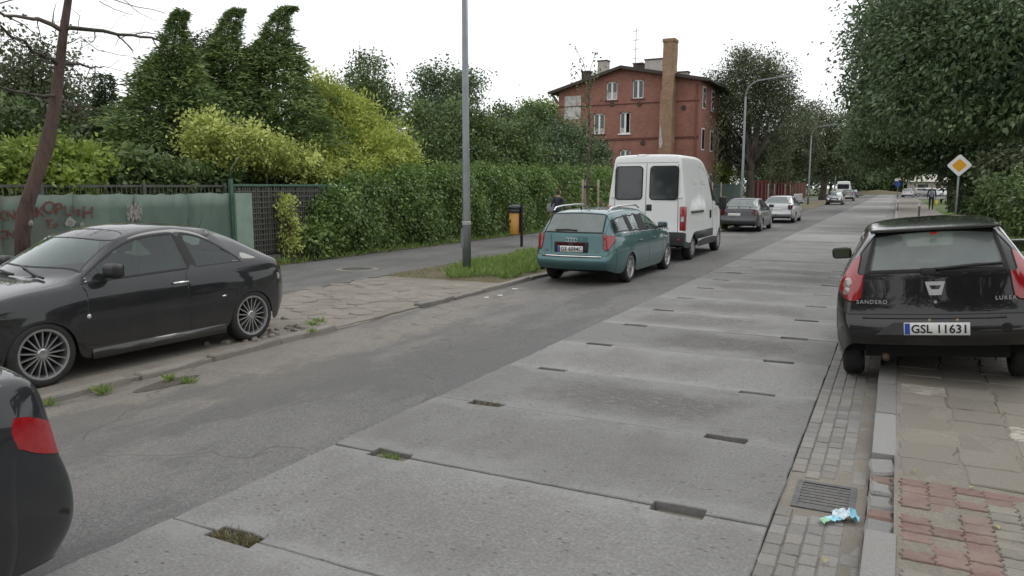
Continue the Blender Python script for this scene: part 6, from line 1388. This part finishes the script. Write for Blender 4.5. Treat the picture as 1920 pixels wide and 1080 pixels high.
for s in (1, -1):     # clear lenses in the tail lamps
    for (z_, r_, mm) in ((.965, .052, 'lampsmoke'), (.90, .042, 'lampsmoke')):
        h_, n_ = C['hit']((-3, s*2.2, z_), (1.0, -s*.62, 0))
        if h_ is not None:
            M = Matrix.Translation(h_+n_*.001) @ n_.to_track_quat('Z', 'Y').to_matrix().to_4x4(); MB().lathe([(.001, .006), (r_*.7, .005), (r_, .001), (r_*1.05, -.006)], 16, M=M).obj('lamp_reflector', MAT[mm], C['root'], True)
b = MB().box((-.10, -.50, -.012), (.10, .50, .012)); link('roof_spoiler', bevelled(b, 'roof_spoiler', P_BLACK, .01, 2), C['root'], loc=(-.52, 0, 1.418), rot=(0, R(9), 0))
MB().box((-.02, -.03, -.012), (.02, .03, .006)).obj('brake_light', MAT['red'], C['root'], loc=(-.63, 0, 1.395))

# ================================================================ 3 teal estate
P_TEAL = paint('teal_paint', (.062, .148, .158), .55, .32, 1.0, .16)
wagon = dict(r=.335, zc=.30, sill=.19, wb=2.70, ro=.98, fo=.86, rad=.305, rimr=.215, tw=.205, track=1.50, nsp=6, spoke=(.05, .03), rimm=MAT['alloy'], mid=(.66, 1.28, 1.36, 1.98), c_r=.24,
 hw=[(-.98, .72), (-.74, .82), (-.35, .86), (.5, .875), (2.2, .87), (2.85, .84), (3.3, .76), (3.56, .58)],
 belt=[(-.98, .955), (-.5, .965), (0, .96), (1.0, .945), (2.1, .93), (2.8, .87), (3.2, .80), (3.56, .66)],
 deck=[(-.98, .98), (2.2, .98), (2.8, .92), (3.2, .84), (3.56, .70)], t=(0, .14, .36, .70, .88, 1.0), ky=(.94, .985, 1.0, .995, .975, .935),
 rdx=(.06, -.02, -.03, .03, .05, .07), fdx=(.1, .02, 0, .03, .08, .12), bul_r=.11, bul_f=.2, endz_r=.31, endz_f=.24, t_r=(0, .14, .30, .42, .56, 1.0),
 gh={0: (-.91, 1.0, .60, -.985, 1.0, .5), 1: (-.56, 1.345, .555, -.66, 1.375, .75), 2: (-.42, 1.375, .56, -.46, 1.41, .8), 3: (-.25, 1.39, .565, -.25, 1.425, .86), 7: (.45, 1.415, .575, .45, 1.45), 8: (.72, 1.415, .575, .72, 1.452), 9: (1.26, 1.40, .575, 1.28, 1.44), 10: (1.33, 1.395, .575, 1.35, 1.436), 11: (1.66, 1.30, .60, 1.78, 1.345, .88), 12: (2.18, 1.01, .70, 2.46, 1.0, .55, .06)},
 tag=T([('g_rear', 0, 1, 7, 9), ('hatch', 0, 1, 6, 7), ('g_s3', 1, 5, 5, 6), ('seal', 5, 6, 5, 6), ('g_s2', 6, 8, 5, 6), ('seal', 8, 9, 5, 6), ('g_s1', 9, 12, 5, 6), ('g_front', 11, 12, 7, 9), ('door2', 6, 8, 2, 5), ('door2', 7, 9, 1, 5), ('door1', 9, 12, 1, 5), ('bonnet', 12, 18, 6, 9), ('rlamp', 0, 1, 4, 5), ('flamp', 18, 19, 4, 6), ('rbump', 0, 1, 0, 3), ('fbump', 18, 19, 0, 3)]),
 captag=lambda en, j, k: (('rbump' if j < 3 else ('rlamp' if (k < 2 and j == 4) else 'hatch')) if en < 0 else ('fbump' if j < 3 else ('flamp' if k < 2 else 'fbump'))),
 inset={**glass_inset(('g_front', 'g_rear', 'g_s1', 'g_s2', 'g_s3'), .024), 'door1': DOORIN, 'door2': DOORIN, 'bonnet': DOORIN, 'hatch': (.008, -.006, 'gap'), 'rbump': (.004, -.002, 'gap'), 'rlamp': (.005, .003, 'gap')}, parts={**PARTS}, seat=(.35, 1.25, 1), dash=(2.05, .92), seatm='seatgrey', sharp=('rlamp', 'g_rear'))
C = car(wagon, 'estate_car', 'metallic teal estate car with silver roof rails parked at the kerb', 'car', (-5.43, 14.28), R(90), P_TEAL, 3, z=-.012)
mirror_pair(C, 2.02, 1.0, .8, P_TEAL); handles(C, (1.55, .58), .80, P_TEAL)
for s in (1, -1):
    q = [(-.52, .56*s, 1.40), (-.40, .575*s, 1.455), (-.1, .58*s, 1.478), (.7, .585*s, 1.492), (1.1, .58*s, 1.478), (1.3, .575*s, 1.425)]; MB().tube(q, .017, 8).obj('roof_rail', MAT['chrome'], C['root'], True)
    q = []
    for x in np.linspace(-.35, 2.0, 12):
        z_ = float(np.interp(x, *zip(*wagon['belt'])))+.012; h_, n_ = C['hit']((x, s*3, z_), (0, -s, 0)); q.append(h_+n_*.004)
    MB().tube(q, .009, 6).obj('chrome_strip', MAT['chrome'], C['root'], True)
h_, n_ = C['hit']((-6, 0, .72), (1, 0, 0)); b = MB().box((-.008, -.34, -.10), (.05, .34, .10)); link('plate_surround', bevelled(b, 'plate_surround', MAT['black'], .02, 2), C['root'], loc=(h_.x-.004, 0, .73))
for s in (1, -1): MB().box((-.02, s*.17-.12, .06), (-.0125, s*.17+.12, .10)).obj('reflector', MAT['reddark'], C['root'], loc=(h_.x-.004, 0, .715))
plate(C, 'GS 6094C', .70, -1, dx=.024); badge(C, 'A6', .52, .655, .075, MAT['chrome']); badge(C, '2.8', -.50, .655, .065, MAT['chrome'])
h_, n_ = C['hit']((-6, 0, .85), (1, 0, 0))
m_ = MB()
for k in range(4): m_.tube([(h_.x-.008, -.088+k*.058+.038*math.cos(a), .865+.038*math.sin(a)) for a in np.linspace(0, 2*math.pi, 18)], .005, 5, cap=False)
m_.obj('ring_badge', MAT['chrome'], C['root'], True)
q = []
for y in np.linspace(-.60, .60, 9):
    h_, n_ = C['hit']((-6, y, .565), (1, 0, 0)); q.append(h_+Vector((-.012, 0, 0)))
MB().tube(q, .018, 6).obj('bumper_trim', MAT['chrome'], C['root'], True)
rear_wiper(C, .02, ((.35, 1.03), (.1, 1.045), (-.1, 1.035))); MB().tube([(-.50, 0, 1.42), (-.53, 0, 1.50)], [.02, .012], 8).obj('aerial', MAT['black'], C['root'], True)

# ================================================================ 4 white panel van
P_WHITE = paint('white_paint', (.80, .81, .81), 0, .4, .6, .14, (.36, .35, .32))
van = dict(r=.37, zc=.33, sill=.30, wb=3.15, ro=.93, fo=.82, rad=.335, rimr=.20, tw=.21, track=1.76, nsp=9, spoke='cover', rimm=MAT['hubcap'], mid=(.75, 1.6, 2.05, 2.55), c_r=.06, c_f=.25,
 hw=[(-.93, 1.0), (-.8, 1.02), (0, 1.03), (2.6, 1.03), (3.2, 1.0), (3.7, .90), (3.97, .70)],
 belt=[(-.93, 1.45), (2.4, 1.42), (3.0, 1.30), (3.5, 1.14), (3.97, .90)], deck=[(3.0, 1.4), (3.5, 1.22), (3.97, .95)], t=(0, .16, .30, .55, .8, 1.0), ky=(.97, .995, 1.0, 1.0, .995, .985),
 rdx=(0, -.04, -.04, 0, .0, .0), fdx=(.08, .0, 0, .05, .12, .2), bul_r=.03, bul_f=.2, endz_r=.42, endz_f=.3,
 gh={0: (-.87, 2.60, .84, -.89, 2.62, .93), 1: (-.82, 2.63, .835, -.84, 2.65, .93), 2: (-.5, 2.64, .83, -.5, 2.67, .93), 8: (.8, 2.64, .83, .8, 2.68, .93), 9: (1.5, 2.60, .83, 1.55, 2.65, .9), 10: (2.0, 2.42, .80, 2.1, 2.52, .75), 11: (2.3, 2.20, .82, 2.5, 2.30, .8), 12: (2.75, 1.55, .86, 3.1, 1.52, .5, .0)},
 tag=T([('g_s1', 10, 12, 5, 6), ('g_front', 11, 12, 7, 9), ('door1', 10, 12, 1, 5), ('slide', 8, 10, 1, 6), ('bonnet', 12, 18, 6, 9), ('trimdark', 0, 20, 0, 1), ('flamp', 18, 19, 4, 6), ('rbumpd', 0, 1, 0, 2), ('fbumpd', 18, 19, 0, 3)]),
 captag=lambda en, j, k: (('rbumpd' if j < 2 else 'body') if en < 0 else ('fbumpd' if j < 3 else ('flamp' if k < 2 else 'body'))),
 inset={**glass_inset(('g_front', 'g_s1'), .03), 'door1': DOORIN, 'slide': DOORIN, 'bonnet': DOORIN}, parts={**PARTS, 'slide': ('sliding_door', 'paint')}, seat=(1.7, 1.9), dash=(2.75, 1.35), sharp=())
C = car(van, 'panel_van', 'white high-roof panel van with dark rear windows parked ahead of the teal estate', 'van', (-5.60, 19.50), R(90), P_WHITE, 3, z=-.012)
def rounded(w, h, r_, n=5):
    q = []
    for cx, cz, a0 in ((w-r_, h-r_, 0), (-w+r_, h-r_, 90), (-w+r_, -h+r_, 180), (w-r_, -h+r_, 270)):
        for k in range(n+1): a = R(a0+90*k/n); q.append((cx+r_*math.cos(a), cz+r_*math.sin(a)))
    return q
def flat_panel(C, name, y, z, w, h, r_, mat, off, end=-1, thick=.008, parent=None):
    a, _ = C['hit']((end*8, y, z-h*.9), (-end, 0, 0)); b, _ = C['hit']((end*8, y, z+h*.9), (-end, 0, 0))
    sl = (b.x-a.x)/(1.8*h); q = rounded(w, h, r_); n = len(q); xm = min(a.x, b.x, key=lambda v: v*-end)if False else (a.x+b.x)/2
    vs = [(end*off+sl*v, u, v) for u, v in q]+[(end*(off+thick)+sl*v, u, v) for u, v in q]
    f1 = tuple(range(n, 2*n)); f1 = f1 if end > 0 else f1[::-1]
    return MB().add(vs, [f1]+[(k, (k+1) % n, n+(k+1) % n, n+k) for k in range(n)]).obj(name, mat, parent or C['root'], loc=(xm, y, z))
for s in (1, -1):
    flat_panel(C, 'rear_window_seal', s*.45, 1.95, .365, .42, .10, MAT['rubber'], .006); flat_panel(C, 'rear_window', s*.45, 1.95, .34, .395, .085, MAT['tintpane'] if 'tintpane' in MAT else PANE, .015)
    q = [];
    for z_ in (.62, .9, 1.14, 1.15): pass
    for z_ in (1.60,): h_, n_ = C['hit']((-8, s*.76, z_), (1, 0, 0)); MB().box((-.02, -.10, -.02), (.01, .10, .02)).obj('door_hinge', P_WHITE, C['root'], loc=(h_.x, s*.80, z_))
    h_, n_ = C['hit']((-8, s*.9, 1.05), (1, 0, 0)); b = MB().box((-.03, -.075, -.30), (.10, .075, .30)); link('tail_light', bevelled(b, 'tail_light', MAT['red'], .03, 2), C['root'], loc=(h_.x-.005, s*.945, 1.08)); MB().box((-.008, -.04, -.09), (.0, .04, .03)).obj('reversing_lens', MAT['lampclear'], C['root'], loc=(h_.x-.036, s*.945, 1.10))
    h_, n_ = C['hit']((-8, s*.86, .56), (1, 0, 0)); MB().lathe([(.001, .012), (.035, .01), (.04, 0)], 12, M=Matrix.Rotation(R(-90), 4, 'Y')).obj('fog_light', MAT['red'], C['root'], loc=(h_.x-.002, s*.86, .56))
def vline(C, y0, z0, y1, z1, name='door_gap', w=.012, n=10, end=-1):
    q = []
    for k in range(n+1):
        t = k/n; h_, n_ = C['hit']((end*8, y0+(y1-y0)*t, z0+(z1-z0)*t), (-end, 0, 0))
        if h_ is not None: q.append(h_)
    m_ = MB()
    for a, b in zip(q[:-1], q[1:]): m_.bar(a, b, w, .006)
    m_.obj(name, MAT['rubber'], C['root'])
vline(C, 0, .72, 0, 2.44); vline(C, .83, .72, .79, 2.40); vline(C, -.83, .72, -.79, 2.40); vline(C, -.83, .72, .83, .72); vline(C, -.80, 2.45, .80, 2.45)
h_, n_ = C['hit']((-8, -.07, 1.42), (1, 0, 0)); b = MB().box((-.02, -.07, -.08), (.01, .07, .08)); link('door_handle', bevelled(b, 'door_handle', MAT['black'], .015, 2), C['root'], loc=(h_.x, -.09, 1.34))
badge(C, 'DUCATO', -.42, .83, .07, MAT['greyplastic'], spacing=1.4)
for s in (1, -1):
    h_, n_ = C['hit']((.1, s*3, 1.22), (0, -s, 0)); MB().box((-.55, -.02, -.03), (.75, .02, .03)).obj('door_rail', MAT['greyplastic'], C['root'], loc=(.15, h_.y, 1.22))
    on_side(C, 1.75, 1.12, s, MB().box((-.05, -.02, -.11), (.05, .02, .11)), 'side_handle', MAT['black'], .01)
    for xx in (.25, 1.15):
        m_ = MB()
        for r0 in range(2):
            for k_ in range(5):
                h_, n_ = C['hit']((xx+.085*k_-.17, s*3, 2.0-.075*r0), (0, -s, 0)); p0 = h_+n_*.004; m_.bar(p0-Vector((.03, 0, 0)), p0+Vector((.03, 0, 0)), .003, .045)
        m_.obj('faded_marking', MAT['reddark'], C['root'])
    b = MB().box((-.06, -.10, -.20), (.08, .10, .16)); mm = link('mirror', bevelled(b, 'mirror', MAT['black'], .05, 3), C['root'], loc=(2.55, s*1.20, 1.42)); MB().bar((.0, -s*.2, -.05), (.0, -s*.02, -.05), .05, .06).obj('mirror_arm', MAT['black'], mm)
    on_side(C, 1.0, .62, s, MB().box((-.95, -.012, -.10), (1.1, .012, .10)), 'side_moulding', MAT['greyplastic'], .006)
b = MB().box((-.13, -.17, 0), (.13, .17, .06)); link('roof_lamp', bevelled(b, 'roof_lamp', MAT['greyplastic'], .025, 2), C['root'], loc=(-.72, .12, 2.575)); MB().box((-.14, -.06, .02), (-.131, .10, .055)).obj('roof_lamp_lens', MAT['chrome'], C['root'], loc=(-.72, .12, 2.59))
b = MB().box((-.10, -.12, 0), (.10, .12, .10)); link('roof_vent', bevelled(b, 'roof_vent', P_WHITE, .04, 2), C['root'], loc=(.2, .45, 2.60))
MB().tube([(-.9, -.35, .36), (-1.0, -.35, .36)], .05, 10).obj('tow_bar', MAT['dark'], C['root'])

# ================================================================ saloons and the other vehicles
def saloon(**kw):
    S = dict(r=.325, zc=.295, sill=.20, wb=2.62, ro=.98, fo=.84, rad=.298, rimr=.20, tw=.19, track=1.43, nsp=8, spoke='cover', rimm=MAT['hubcap'], mid=(.62, 1.22, 1.30, 1.90), c_r=.16,
     hw=[(-.98, .72), (-.82, .80), (-.35, .83), (.5, .845), (2.1, .84), (2.75, .81), (3.2, .74), (3.46, .58)],
     belt=[(-.98, .93), (-.5, .955), (.2, .95), (1.0, .935), (2.0, .92), (2.7, .86), (3.1, .80), (3.46, .66)],
     deck=[(-.98, .97), (-.5, .99), (2.1, .97), (2.7, .92), (3.1, .85), (3.46, .70)], t=(0, .14, .36, .66, .88, 1.0), ky=(.94, .985, 1.0, .995, .975, .935),
     rdx=(.06, -.03, -.02, .03, .05, .07), fdx=(.1, .02, 0, .03, .08, .12), bul_r=.09, bul_f=.18, endz_r=.32, endz_f=.24, t_r=(0, .14, .32, .46, .58, 1.0),
     gh={2: (-.42, .99, .66, -.48, 1.0, .4), 4: (-.08, 1.19, .575, -.13, 1.215, .35), 5: (.14, 1.315, .545, .10, 1.345, .75), 6: (.30, 1.35, .545, .28, 1.385, .82), 8: (.66, 1.375, .55, .66, 1.412), 9: (1.22, 1.365, .555, 1.24, 1.405), 10: (1.29, 1.36, .555, 1.32, 1.40), 11: (1.62, 1.26, .585, 1.74, 1.31, .88), 12: (2.12, .99, .69, 2.38, .985, .55, .06)},
     tag=T([('g_rear', 2, 5, 7, 9), ('g_s2', 5, 8, 5, 6), ('seal', 8, 9, 5, 6), ('g_s1', 9, 12, 5, 6), ('g_front', 11, 12, 7, 9), ('door2', 6, 8, 2, 5), ('door2', 7, 9, 1, 5), ('door1', 9, 12, 1, 5), ('bonnet', 12, 18, 6, 9), ('boot', 0, 2, 6, 9), ('rlamp', 0, 1, 4, 5), ('flamp', 18, 19, 4, 6), ('rbump', 0, 1, 0, 3), ('fbump', 18, 19, 0, 3)]),
     captag=lambda en, j, k: (('rbump' if j < 3 else ('rlamp' if (k < 2 and j == 4) else 'boot')) if en < 0 else ('fbump' if j < 3 else ('flamp' if k < 2 else 'fbump'))),
     inset={**glass_inset(('g_front', 'g_rear', 'g_s1', 'g_s2'), .022), 'door1': DOORIN, 'door2': DOORIN, 'bonnet': DOORIN, 'boot': DOORIN, 'rbump': (.004, -.002, 'gap')}, parts=dict(PARTS), seat=(.35, 1.2, 1), dash=(2.0, .90), sharp=('rlamp',))
    S.update(kw); return S
P_SLATE = paint('slate_paint', (.055, .058, .068), .4, .35, .9, .25); P_SILVER = paint('silver_paint', (.42, .43, .44), .75, .3, 1.0, .15); P_GRAPH = paint('graphite_paint', (.03, .034, .036), .3, .3, 1.0, .2); P_NIGHT = paint('night_paint', (.018, .02, .024), .25, .28, 1.0, .12); P_BLUE = paint('blue_paint', (.03, .06, .16), .4, .3, 1.0, .15); P_GREYB = paint('grey_silver_paint', (.28, .28, .27), .6, .35, 1.0, .2)
S1 = saloon(); S1['parts']['rlamp'] = ('tail_light', 'reddark')
C = car(S1, 'saloon_car', 'slate grey boxy saloon parked in front of the white van', 'car', (-5.78, 33.1), R(90), P_SLATE, 2, z=-.012)
plate(C, None, .72, -1, y=0.15, dx=.02, blue=False); mirror_pair(C, 1.95, .98, .8, MAT['black'])
h_, n_ = C['hit']((-6, 0, .99), (1, 0, 0)); b = MB().box((-.05, -.58, 0), (.05, .58, .02)); link('boot_spoiler', bevelled(b, 'boot_spoiler', P_SLATE, .008, 1), C['root'], loc=(-.86, 0, 1.04))
for y in (-.45, 0, .45): MB().box((-.02, -.02, -.06), (.02, .02, .003)).obj('spoiler_foot', P_SLATE, C['root'], loc=(-.86, y, 1.038))
S2 = saloon(); S2['parts']['rlamp'] = ('tail_light', 'reddark')
C = car(S2, 'saloon_car', 'silver saloon with dark red tail lights parked ahead of the slate saloon', 'car', (-5.45, 41.8), R(90), P_SILVER, 2, z=-.012)
plate(C, None, .72, -1, dx=.012); mirror_pair(C, 1.95, .98, .8, P_SILVER); MB().tube([(-.95, 0, .42), (-1.10, 0, .40), (-1.12, 0, .47)], .02, 8).obj('tow_hook', MAT['black'], C['root'])
g = gnd(1566, 384)
C = car(saloon(spoke=(.04, .03), nsp=5), 'saloon_car', 'dark graphite saloon facing down the street ahead of the silver saloon', 'car', (g.x-.1, g.y+2.7), R(-90), P_GRAPH, 2, z=-.012); plate(C, None, .55, 1); mirror_pair(C, 1.95, .98, .8, P_GRAPH)
for s in (1, -1): h_, n_ = C['hit']((8, s*.1, .74), (-1, 0, 0)); b = MB().box((-.01, -.07, -.06), (.012, .07, .06)); link('grille', bevelled(b, 'grille', MAT['chrome'], .01, 1), C['root'], loc=(h_.x, s*.085, .74))
g2 = gnd(1592, 377); hb2 = dict(hatch); C = car(hb2, 'hatchback', 'grey-silver hatchback parked behind the dark graphite saloon', 'car', (g2.x-.3, g2.y+1.2), R(90), P_GREYB, 2, z=-.012); plate(C, None, .575, -1)
g3 = gnd(1603, 368); C = car(van, 'panel_van', 'white van parked far along the street under the trees', 'van', (g3.x-.2, 128), R(90), P_WHITE, 2, z=-.012)
flat_panel(C, 'rear_window', 0, 1.86, .80, .36, .09, PANE, .012)
g4 = gnd(1615, 366); C = car(saloon(), 'saloon_car', 'blue and white lit saloon parked beyond the far white van'.replace(' and white lit', ''), 'car', (g4.x+.2, 141), R(90), P_BLUE, 1, z=-.012)
# cars parked beyond the lawn
gA = gnd(1701, 370, KZ); C = car(wagon, 'estate_car', 'silver estate car parked beside the far end of the pavement', 'car', (gA.x, gA.y), R(84), P_SILVER, 2, z=KZ); plate(C, None, .70, -1)
for k, (px, Y, hd_, pm, S_, nm, lab, cat) in enumerate(((1733, 150, 25, P_GREYB, hatch, 'hatchback', 'grey hatchback parked across the lot behind the silver estate', 'car'), (1750, 156, 10, P_WHITE, hatch, 'hatchback', 'white hatchback parked behind the walking man', 'car'), (1772, 160, 5, P_WHITE, saloon(), 'saloon_car', 'white saloon parked between the two thick lawn trunks', 'car'))):
    q = atY(px, 358, Y); car(S_, nm, lab, cat, (q.x-1.2, Y), R(hd_), pm, 1, z=KZ+.008)
# car driving out of the picture in the near lane
PS = saloon(ro=.92); PS['belt'] = [(-.98, .96), (-.5, 1.0), (.2, .95), (1.0, .935), (2.0, .92), (2.7, .86), (3.1, .80), (3.46, .66)]; PS['deck'] = [(-.98, 1.02), (-.5, 1.05), (2.1, .97), (2.7, .92), (3.1, .85), (3.46, .70)]; PS['endz_r'] = .17; PS['t_r'] = (0, .16, .40, .58, .76, 1.0); PS['c_r'] = .26; _ot, _oc = PS['tag'], PS['captag']
PS['tag'] = lambda i, j: 'rlamp' if (i == 0 and j == 3) else ('body' if (i == 0 and j == 4) else _ot(i, j)); PS['captag'] = lambda en, j, k: ('rlamp' if (en < 0 and j == 3 and k < 2) else 'boot' if (en < 0 and j >= 3) else _oc(en, j, k)); PS['parts']['rlamp'] = ('tail_light', 'red')
C = car(PS, 'passing_car', 'dark saloon with red tail light driving away in the near asphalt lane', 'car', (-4.06, 1.09), R(-90), P_NIGHT, 3, z=0)
C['root'].scale = (1.05, 1.05, 1.05)
# ================================================================ PEOPLE
SKIN = plain('skin', (.42, .25, .18), .6, var=.08); HAIR = plain('hair_grey', (.16, .15, .14), .8); HAIRD = plain('hair_brown', (.05, .032, .022), .8); NAVY = plain('navy_jacket', (.014, .018, .034), .85, var=.2, scale=12); SHIRT = plain('pale_blue_shirt', (.22, .25, .32), .85); TROUS = plain('dark_trousers', (.018, .016, .02), .9); SHOE = plain('shoe', (.012, .011, .01), .6); BAGY = plain('yellow_bag', (.62, .48, .03), .5); JACK = plain('slate_jacket', (.035, .04, .055), .8, var=.2, scale=12); BAGG = plain('pale_bag', (.30, .31, .31), .8)
def skin_obj(name, nodes, edges, root_i, mat, parent, sub=2, mats_fn=None, mats=None):
    me = bpy.data.meshes.new(name); me.from_pydata([n[0] for n in nodes], edges, []); o = bpy.data.objects.new('tmp', me); COL.objects.link(o)
    o.modifiers.new('k', 'SKIN'); s = o.modifiers.new('s', 'SUBSURF'); s.levels = s.render_levels = sub
    if not me.skin_vertices: me.attributes.new if False else None
    for i, n in enumerate(nodes):
        r_ = n[1] if isinstance(n[1], tuple) else (n[1], n[1]); sv = me.skin_vertices[0].data[i]; sv.radius = r_; sv.use_root = (i == root_i)
    dg = bpy.context.evaluated_depsgraph_get(); em = bpy.data.meshes.new_from_object(o.evaluated_get(dg)); bpy.data.objects.remove(o); em.name = name
    em.materials.clear()
    for m in (mats or [mat]): em.materials.append(m)
    if mats_fn:
        em.polygons.foreach_set('material_index', [mats_fn(p.center) for p in em.polygons])
    em.polygons.foreach_set('use_smooth', [True]*len(em.polygons)); return link(name, em, parent)
def person(label, loc, heading, h, stride, jacket, shirt, hair, bag, arm=.12, seed=0):
    """x forward, y left"""
    root = empty('person', loc, label=label, category='person'); root.rotation_euler = (0, 0, heading); k = h/1.76; s = stride
    N = [((0, 0, .95), (.15, .12)), ((0, 0, 1.10), (.155, .115)), ((.0, 0, 1.30), (.175, .12)), ((0, 0, 1.44), (.13, .09)), ((.01, 0, 1.52), .055), ((.02, 0, 1.56), .055),
         ((0, .10, .90), .10), ((s*.45, .10, .50), .066), ((s*.9-.03, .10, .10), .045), ((s*.9+.10, .11, .045), .04),
         ((0, -.10, .90), .10), ((-s*.35, -.10, .50), .066), ((-s*.9-.05, -.10, .10), .045), ((-s*.9+.08, -.11, .045), .04),
         ((0, .20, 1.42), .06), ((-.03-s*.2, .255, 1.16), .05), ((.06-s*.2, .27, .92), .038), ((.08-s*.2, .27, .86), .032),
         ((0, -.20, 1.42), .06), ((-.03+s*.2, -.255, 1.16), .05), ((.06+s*.2, -.27, .92), .038), ((.08+s*.2, -.27, .86), .032)]
    Ed = [(0, 1), (1, 2), (2, 3), (3, 4), (4, 5), (0, 6), (6, 7), (7, 8), (8, 9), (0, 10), (10, 11), (11, 12), (12, 13), (3, 14), (14, 15), (15, 16), (16, 17), (3, 18), (18, 19), (19, 20), (20, 21)]
    N = [(tuple(c*k for c in p), r_) for p, r_ in N]
    def mf(c):
        z = c.z/k; ay = abs(c.y)/k
        if z > 1.50: return 3
        if z < .10: return 2
        if z < .93 and ay < .21: return 1
        if z < .93 and ay >= .21: return 3 if z < .90 else 0
        if shirt and c.x > .03*k and ay < .085 and .95 < z < 1.45: return 4
        return 0
    skin_obj('body', N, Ed, 0, None, root, 2, mf, [jacket, TROUS, SHOE, SKIN, SHIRT])
    hb = bmesh.new(); bmesh.ops.create_uvsphere(hb, u_segments=18, v_segments=14, radius=1)
    for v in hb.verts:
        x, y, z = v.co; fx_ = .098 if x > 0 else .10; w = .078*(1-.22*max(0, -z)*(1 if x > -.2 else .4)); v.co = Vector((x*fx_, y*w, z*.118))
        if x > .75 and -.25 < z < .12 and abs(y) < .25: v.co.x += .022
        if x > .6 and .12 < z < .3 and .2 < abs(y) < .6: v.co.x -= .008
    hm = bpy.data.meshes.new('head'); hb.to_mesh(hm); hb.free(); hm.materials.append(SKIN); hm.materials.append(hair); hm.materials.append(SHOE)
    hm.polygons.foreach_set('material_index', [1 if (p.center.z > .055 or (p.center.x < -.02 and p.center.z > -.07)) else 0 for p in hm.polygons]); hm.polygons.foreach_set('use_smooth', [True]*len(hm.polygons))
    hd = link('head', hm, root, loc=(.03*k, 0, 1.665*k)); hd.scale = (k, k, k)
    for sgn in (1, -1):
        MB().lathe([(.001, .004), (.011, .0)], 8, M=Matrix.Translation((.088, sgn*.032, .012)) @ Matrix.Rotation(R(90), 4, 'Y')).obj('eye', SHOE, hd); e = MB(); e.box((-.02, sgn*.072-.008, -.03), (.012, sgn*.072+.010, .03)); link('ear', bevelled(e, 'ear', SKIN, .007, 2), hd)
        hx_, hy_, hz_ = ((.08-sgn*s*.2)*k, sgn*.27*k, .855*k)
        for f in range(4): MB().tube([(hx_+.025-.018*f, hy_, hz_), (hx_+.03-.018*f, hy_, hz_-.04), (hx_+.022-.018*f, hy_-sgn*.012, hz_-.07-.006*(f in (1, 2)))], [.010, .009, .007], 6).obj('finger', SKIN, root, True)
        MB().tube([(hx_+.03, hy_-sgn*.02, hz_+.015), (hx_+.05, hy_-sgn*.025, hz_-.02), (hx_+.045, hy_-sgn*.02, hz_-.045)], [.011, .010, .008], 6).obj('thumb', SKIN, root, True)
    return root, k
g = gnd(1745, 394, KZ); mp, k = person('man in a dark jacket and pale shirt walking along the pavement with a yellow bag', (g.x, g.y, KZ), R(-92), 1.80, .16, NAVY, True, HAIR, None)
bm_ = bmesh.new(); n1 = 12
def carrier(name, mat, w, d, h, seed):
    r2 = np.random.default_rng(seed); vs = []; fs = []; lv = 6
    for j in range(lv):
        t = j/(lv-1); sc = (.75+.35*math.sin(math.pi*min(1, t*1.15+.1)))*(1 if j < lv-1 else .4)
        for a in np.linspace(0, 2*math.pi, n1, endpoint=False): vs.append((w*sc*math.cos(a)*(1+r2.normal(0, .05)), d*sc*math.sin(a)*(1+r2.normal(0, .05)), -h+h*.85*t))
    for j in range(lv-1):
        for q in range(n1): fs.append((j*n1+q, j*n1+(q+1) % n1, (j+1)*n1+(q+1) % n1, (j+1)*n1+q))
    fs.append(tuple(range(n1))[::-1]); m_ = MB().add(vs, fs); m_.tube([(-.04, 0, -h*.18), (-.02, 0, 0), (.02, 0, 0), (.04, 0, -h*.18)], .012, 5); return m_.mesh(name, mat, True)
hp = Vector(((.08-.16*.2)*k, .27*k, .80*k)); hp.rotate(mp.rotation_euler)
link('carrier_bag', carrier('carrier_bag', BAGY, .115, .07, .46, 3), loc=(g.x+hp.x+.03, g.y+hp.y-.02, KZ+hp.z+.02), label='yellow plastic carrier bag held by the walking man', category='bag')
q = atX(1047, 357, -11.2); pp, k = person('pedestrian in a slate jacket walking away behind the teal estate car', (q.x, q.y, DZ+.006), R(80), q.z-DZ+.01, .2, JACK, False, HAIRD, None)
hp = Vector((-.05, .31, 1.12)); hp.rotate(pp.rotation_euler); sb_ = empty('shoulder_bag', (q.x+hp.x, q.y+hp.y, DZ+hp.z), label='pale shoulder bag carried by the pedestrian behind the teal estate', category='bag')
b = MB().box((-.14, -.05, -.22), (.14, .05, .08)); link('pouch', bevelled(b, 'pouch', BAGG, .03, 2), sb_); MB().tube([(.10, 0, .05), (.08, -.05, .28), (.02, -.14, .36), (-.06, -.05, .26), (-.10, 0, .05)], .014, 6).obj('strap', BAGG, sb_, True)
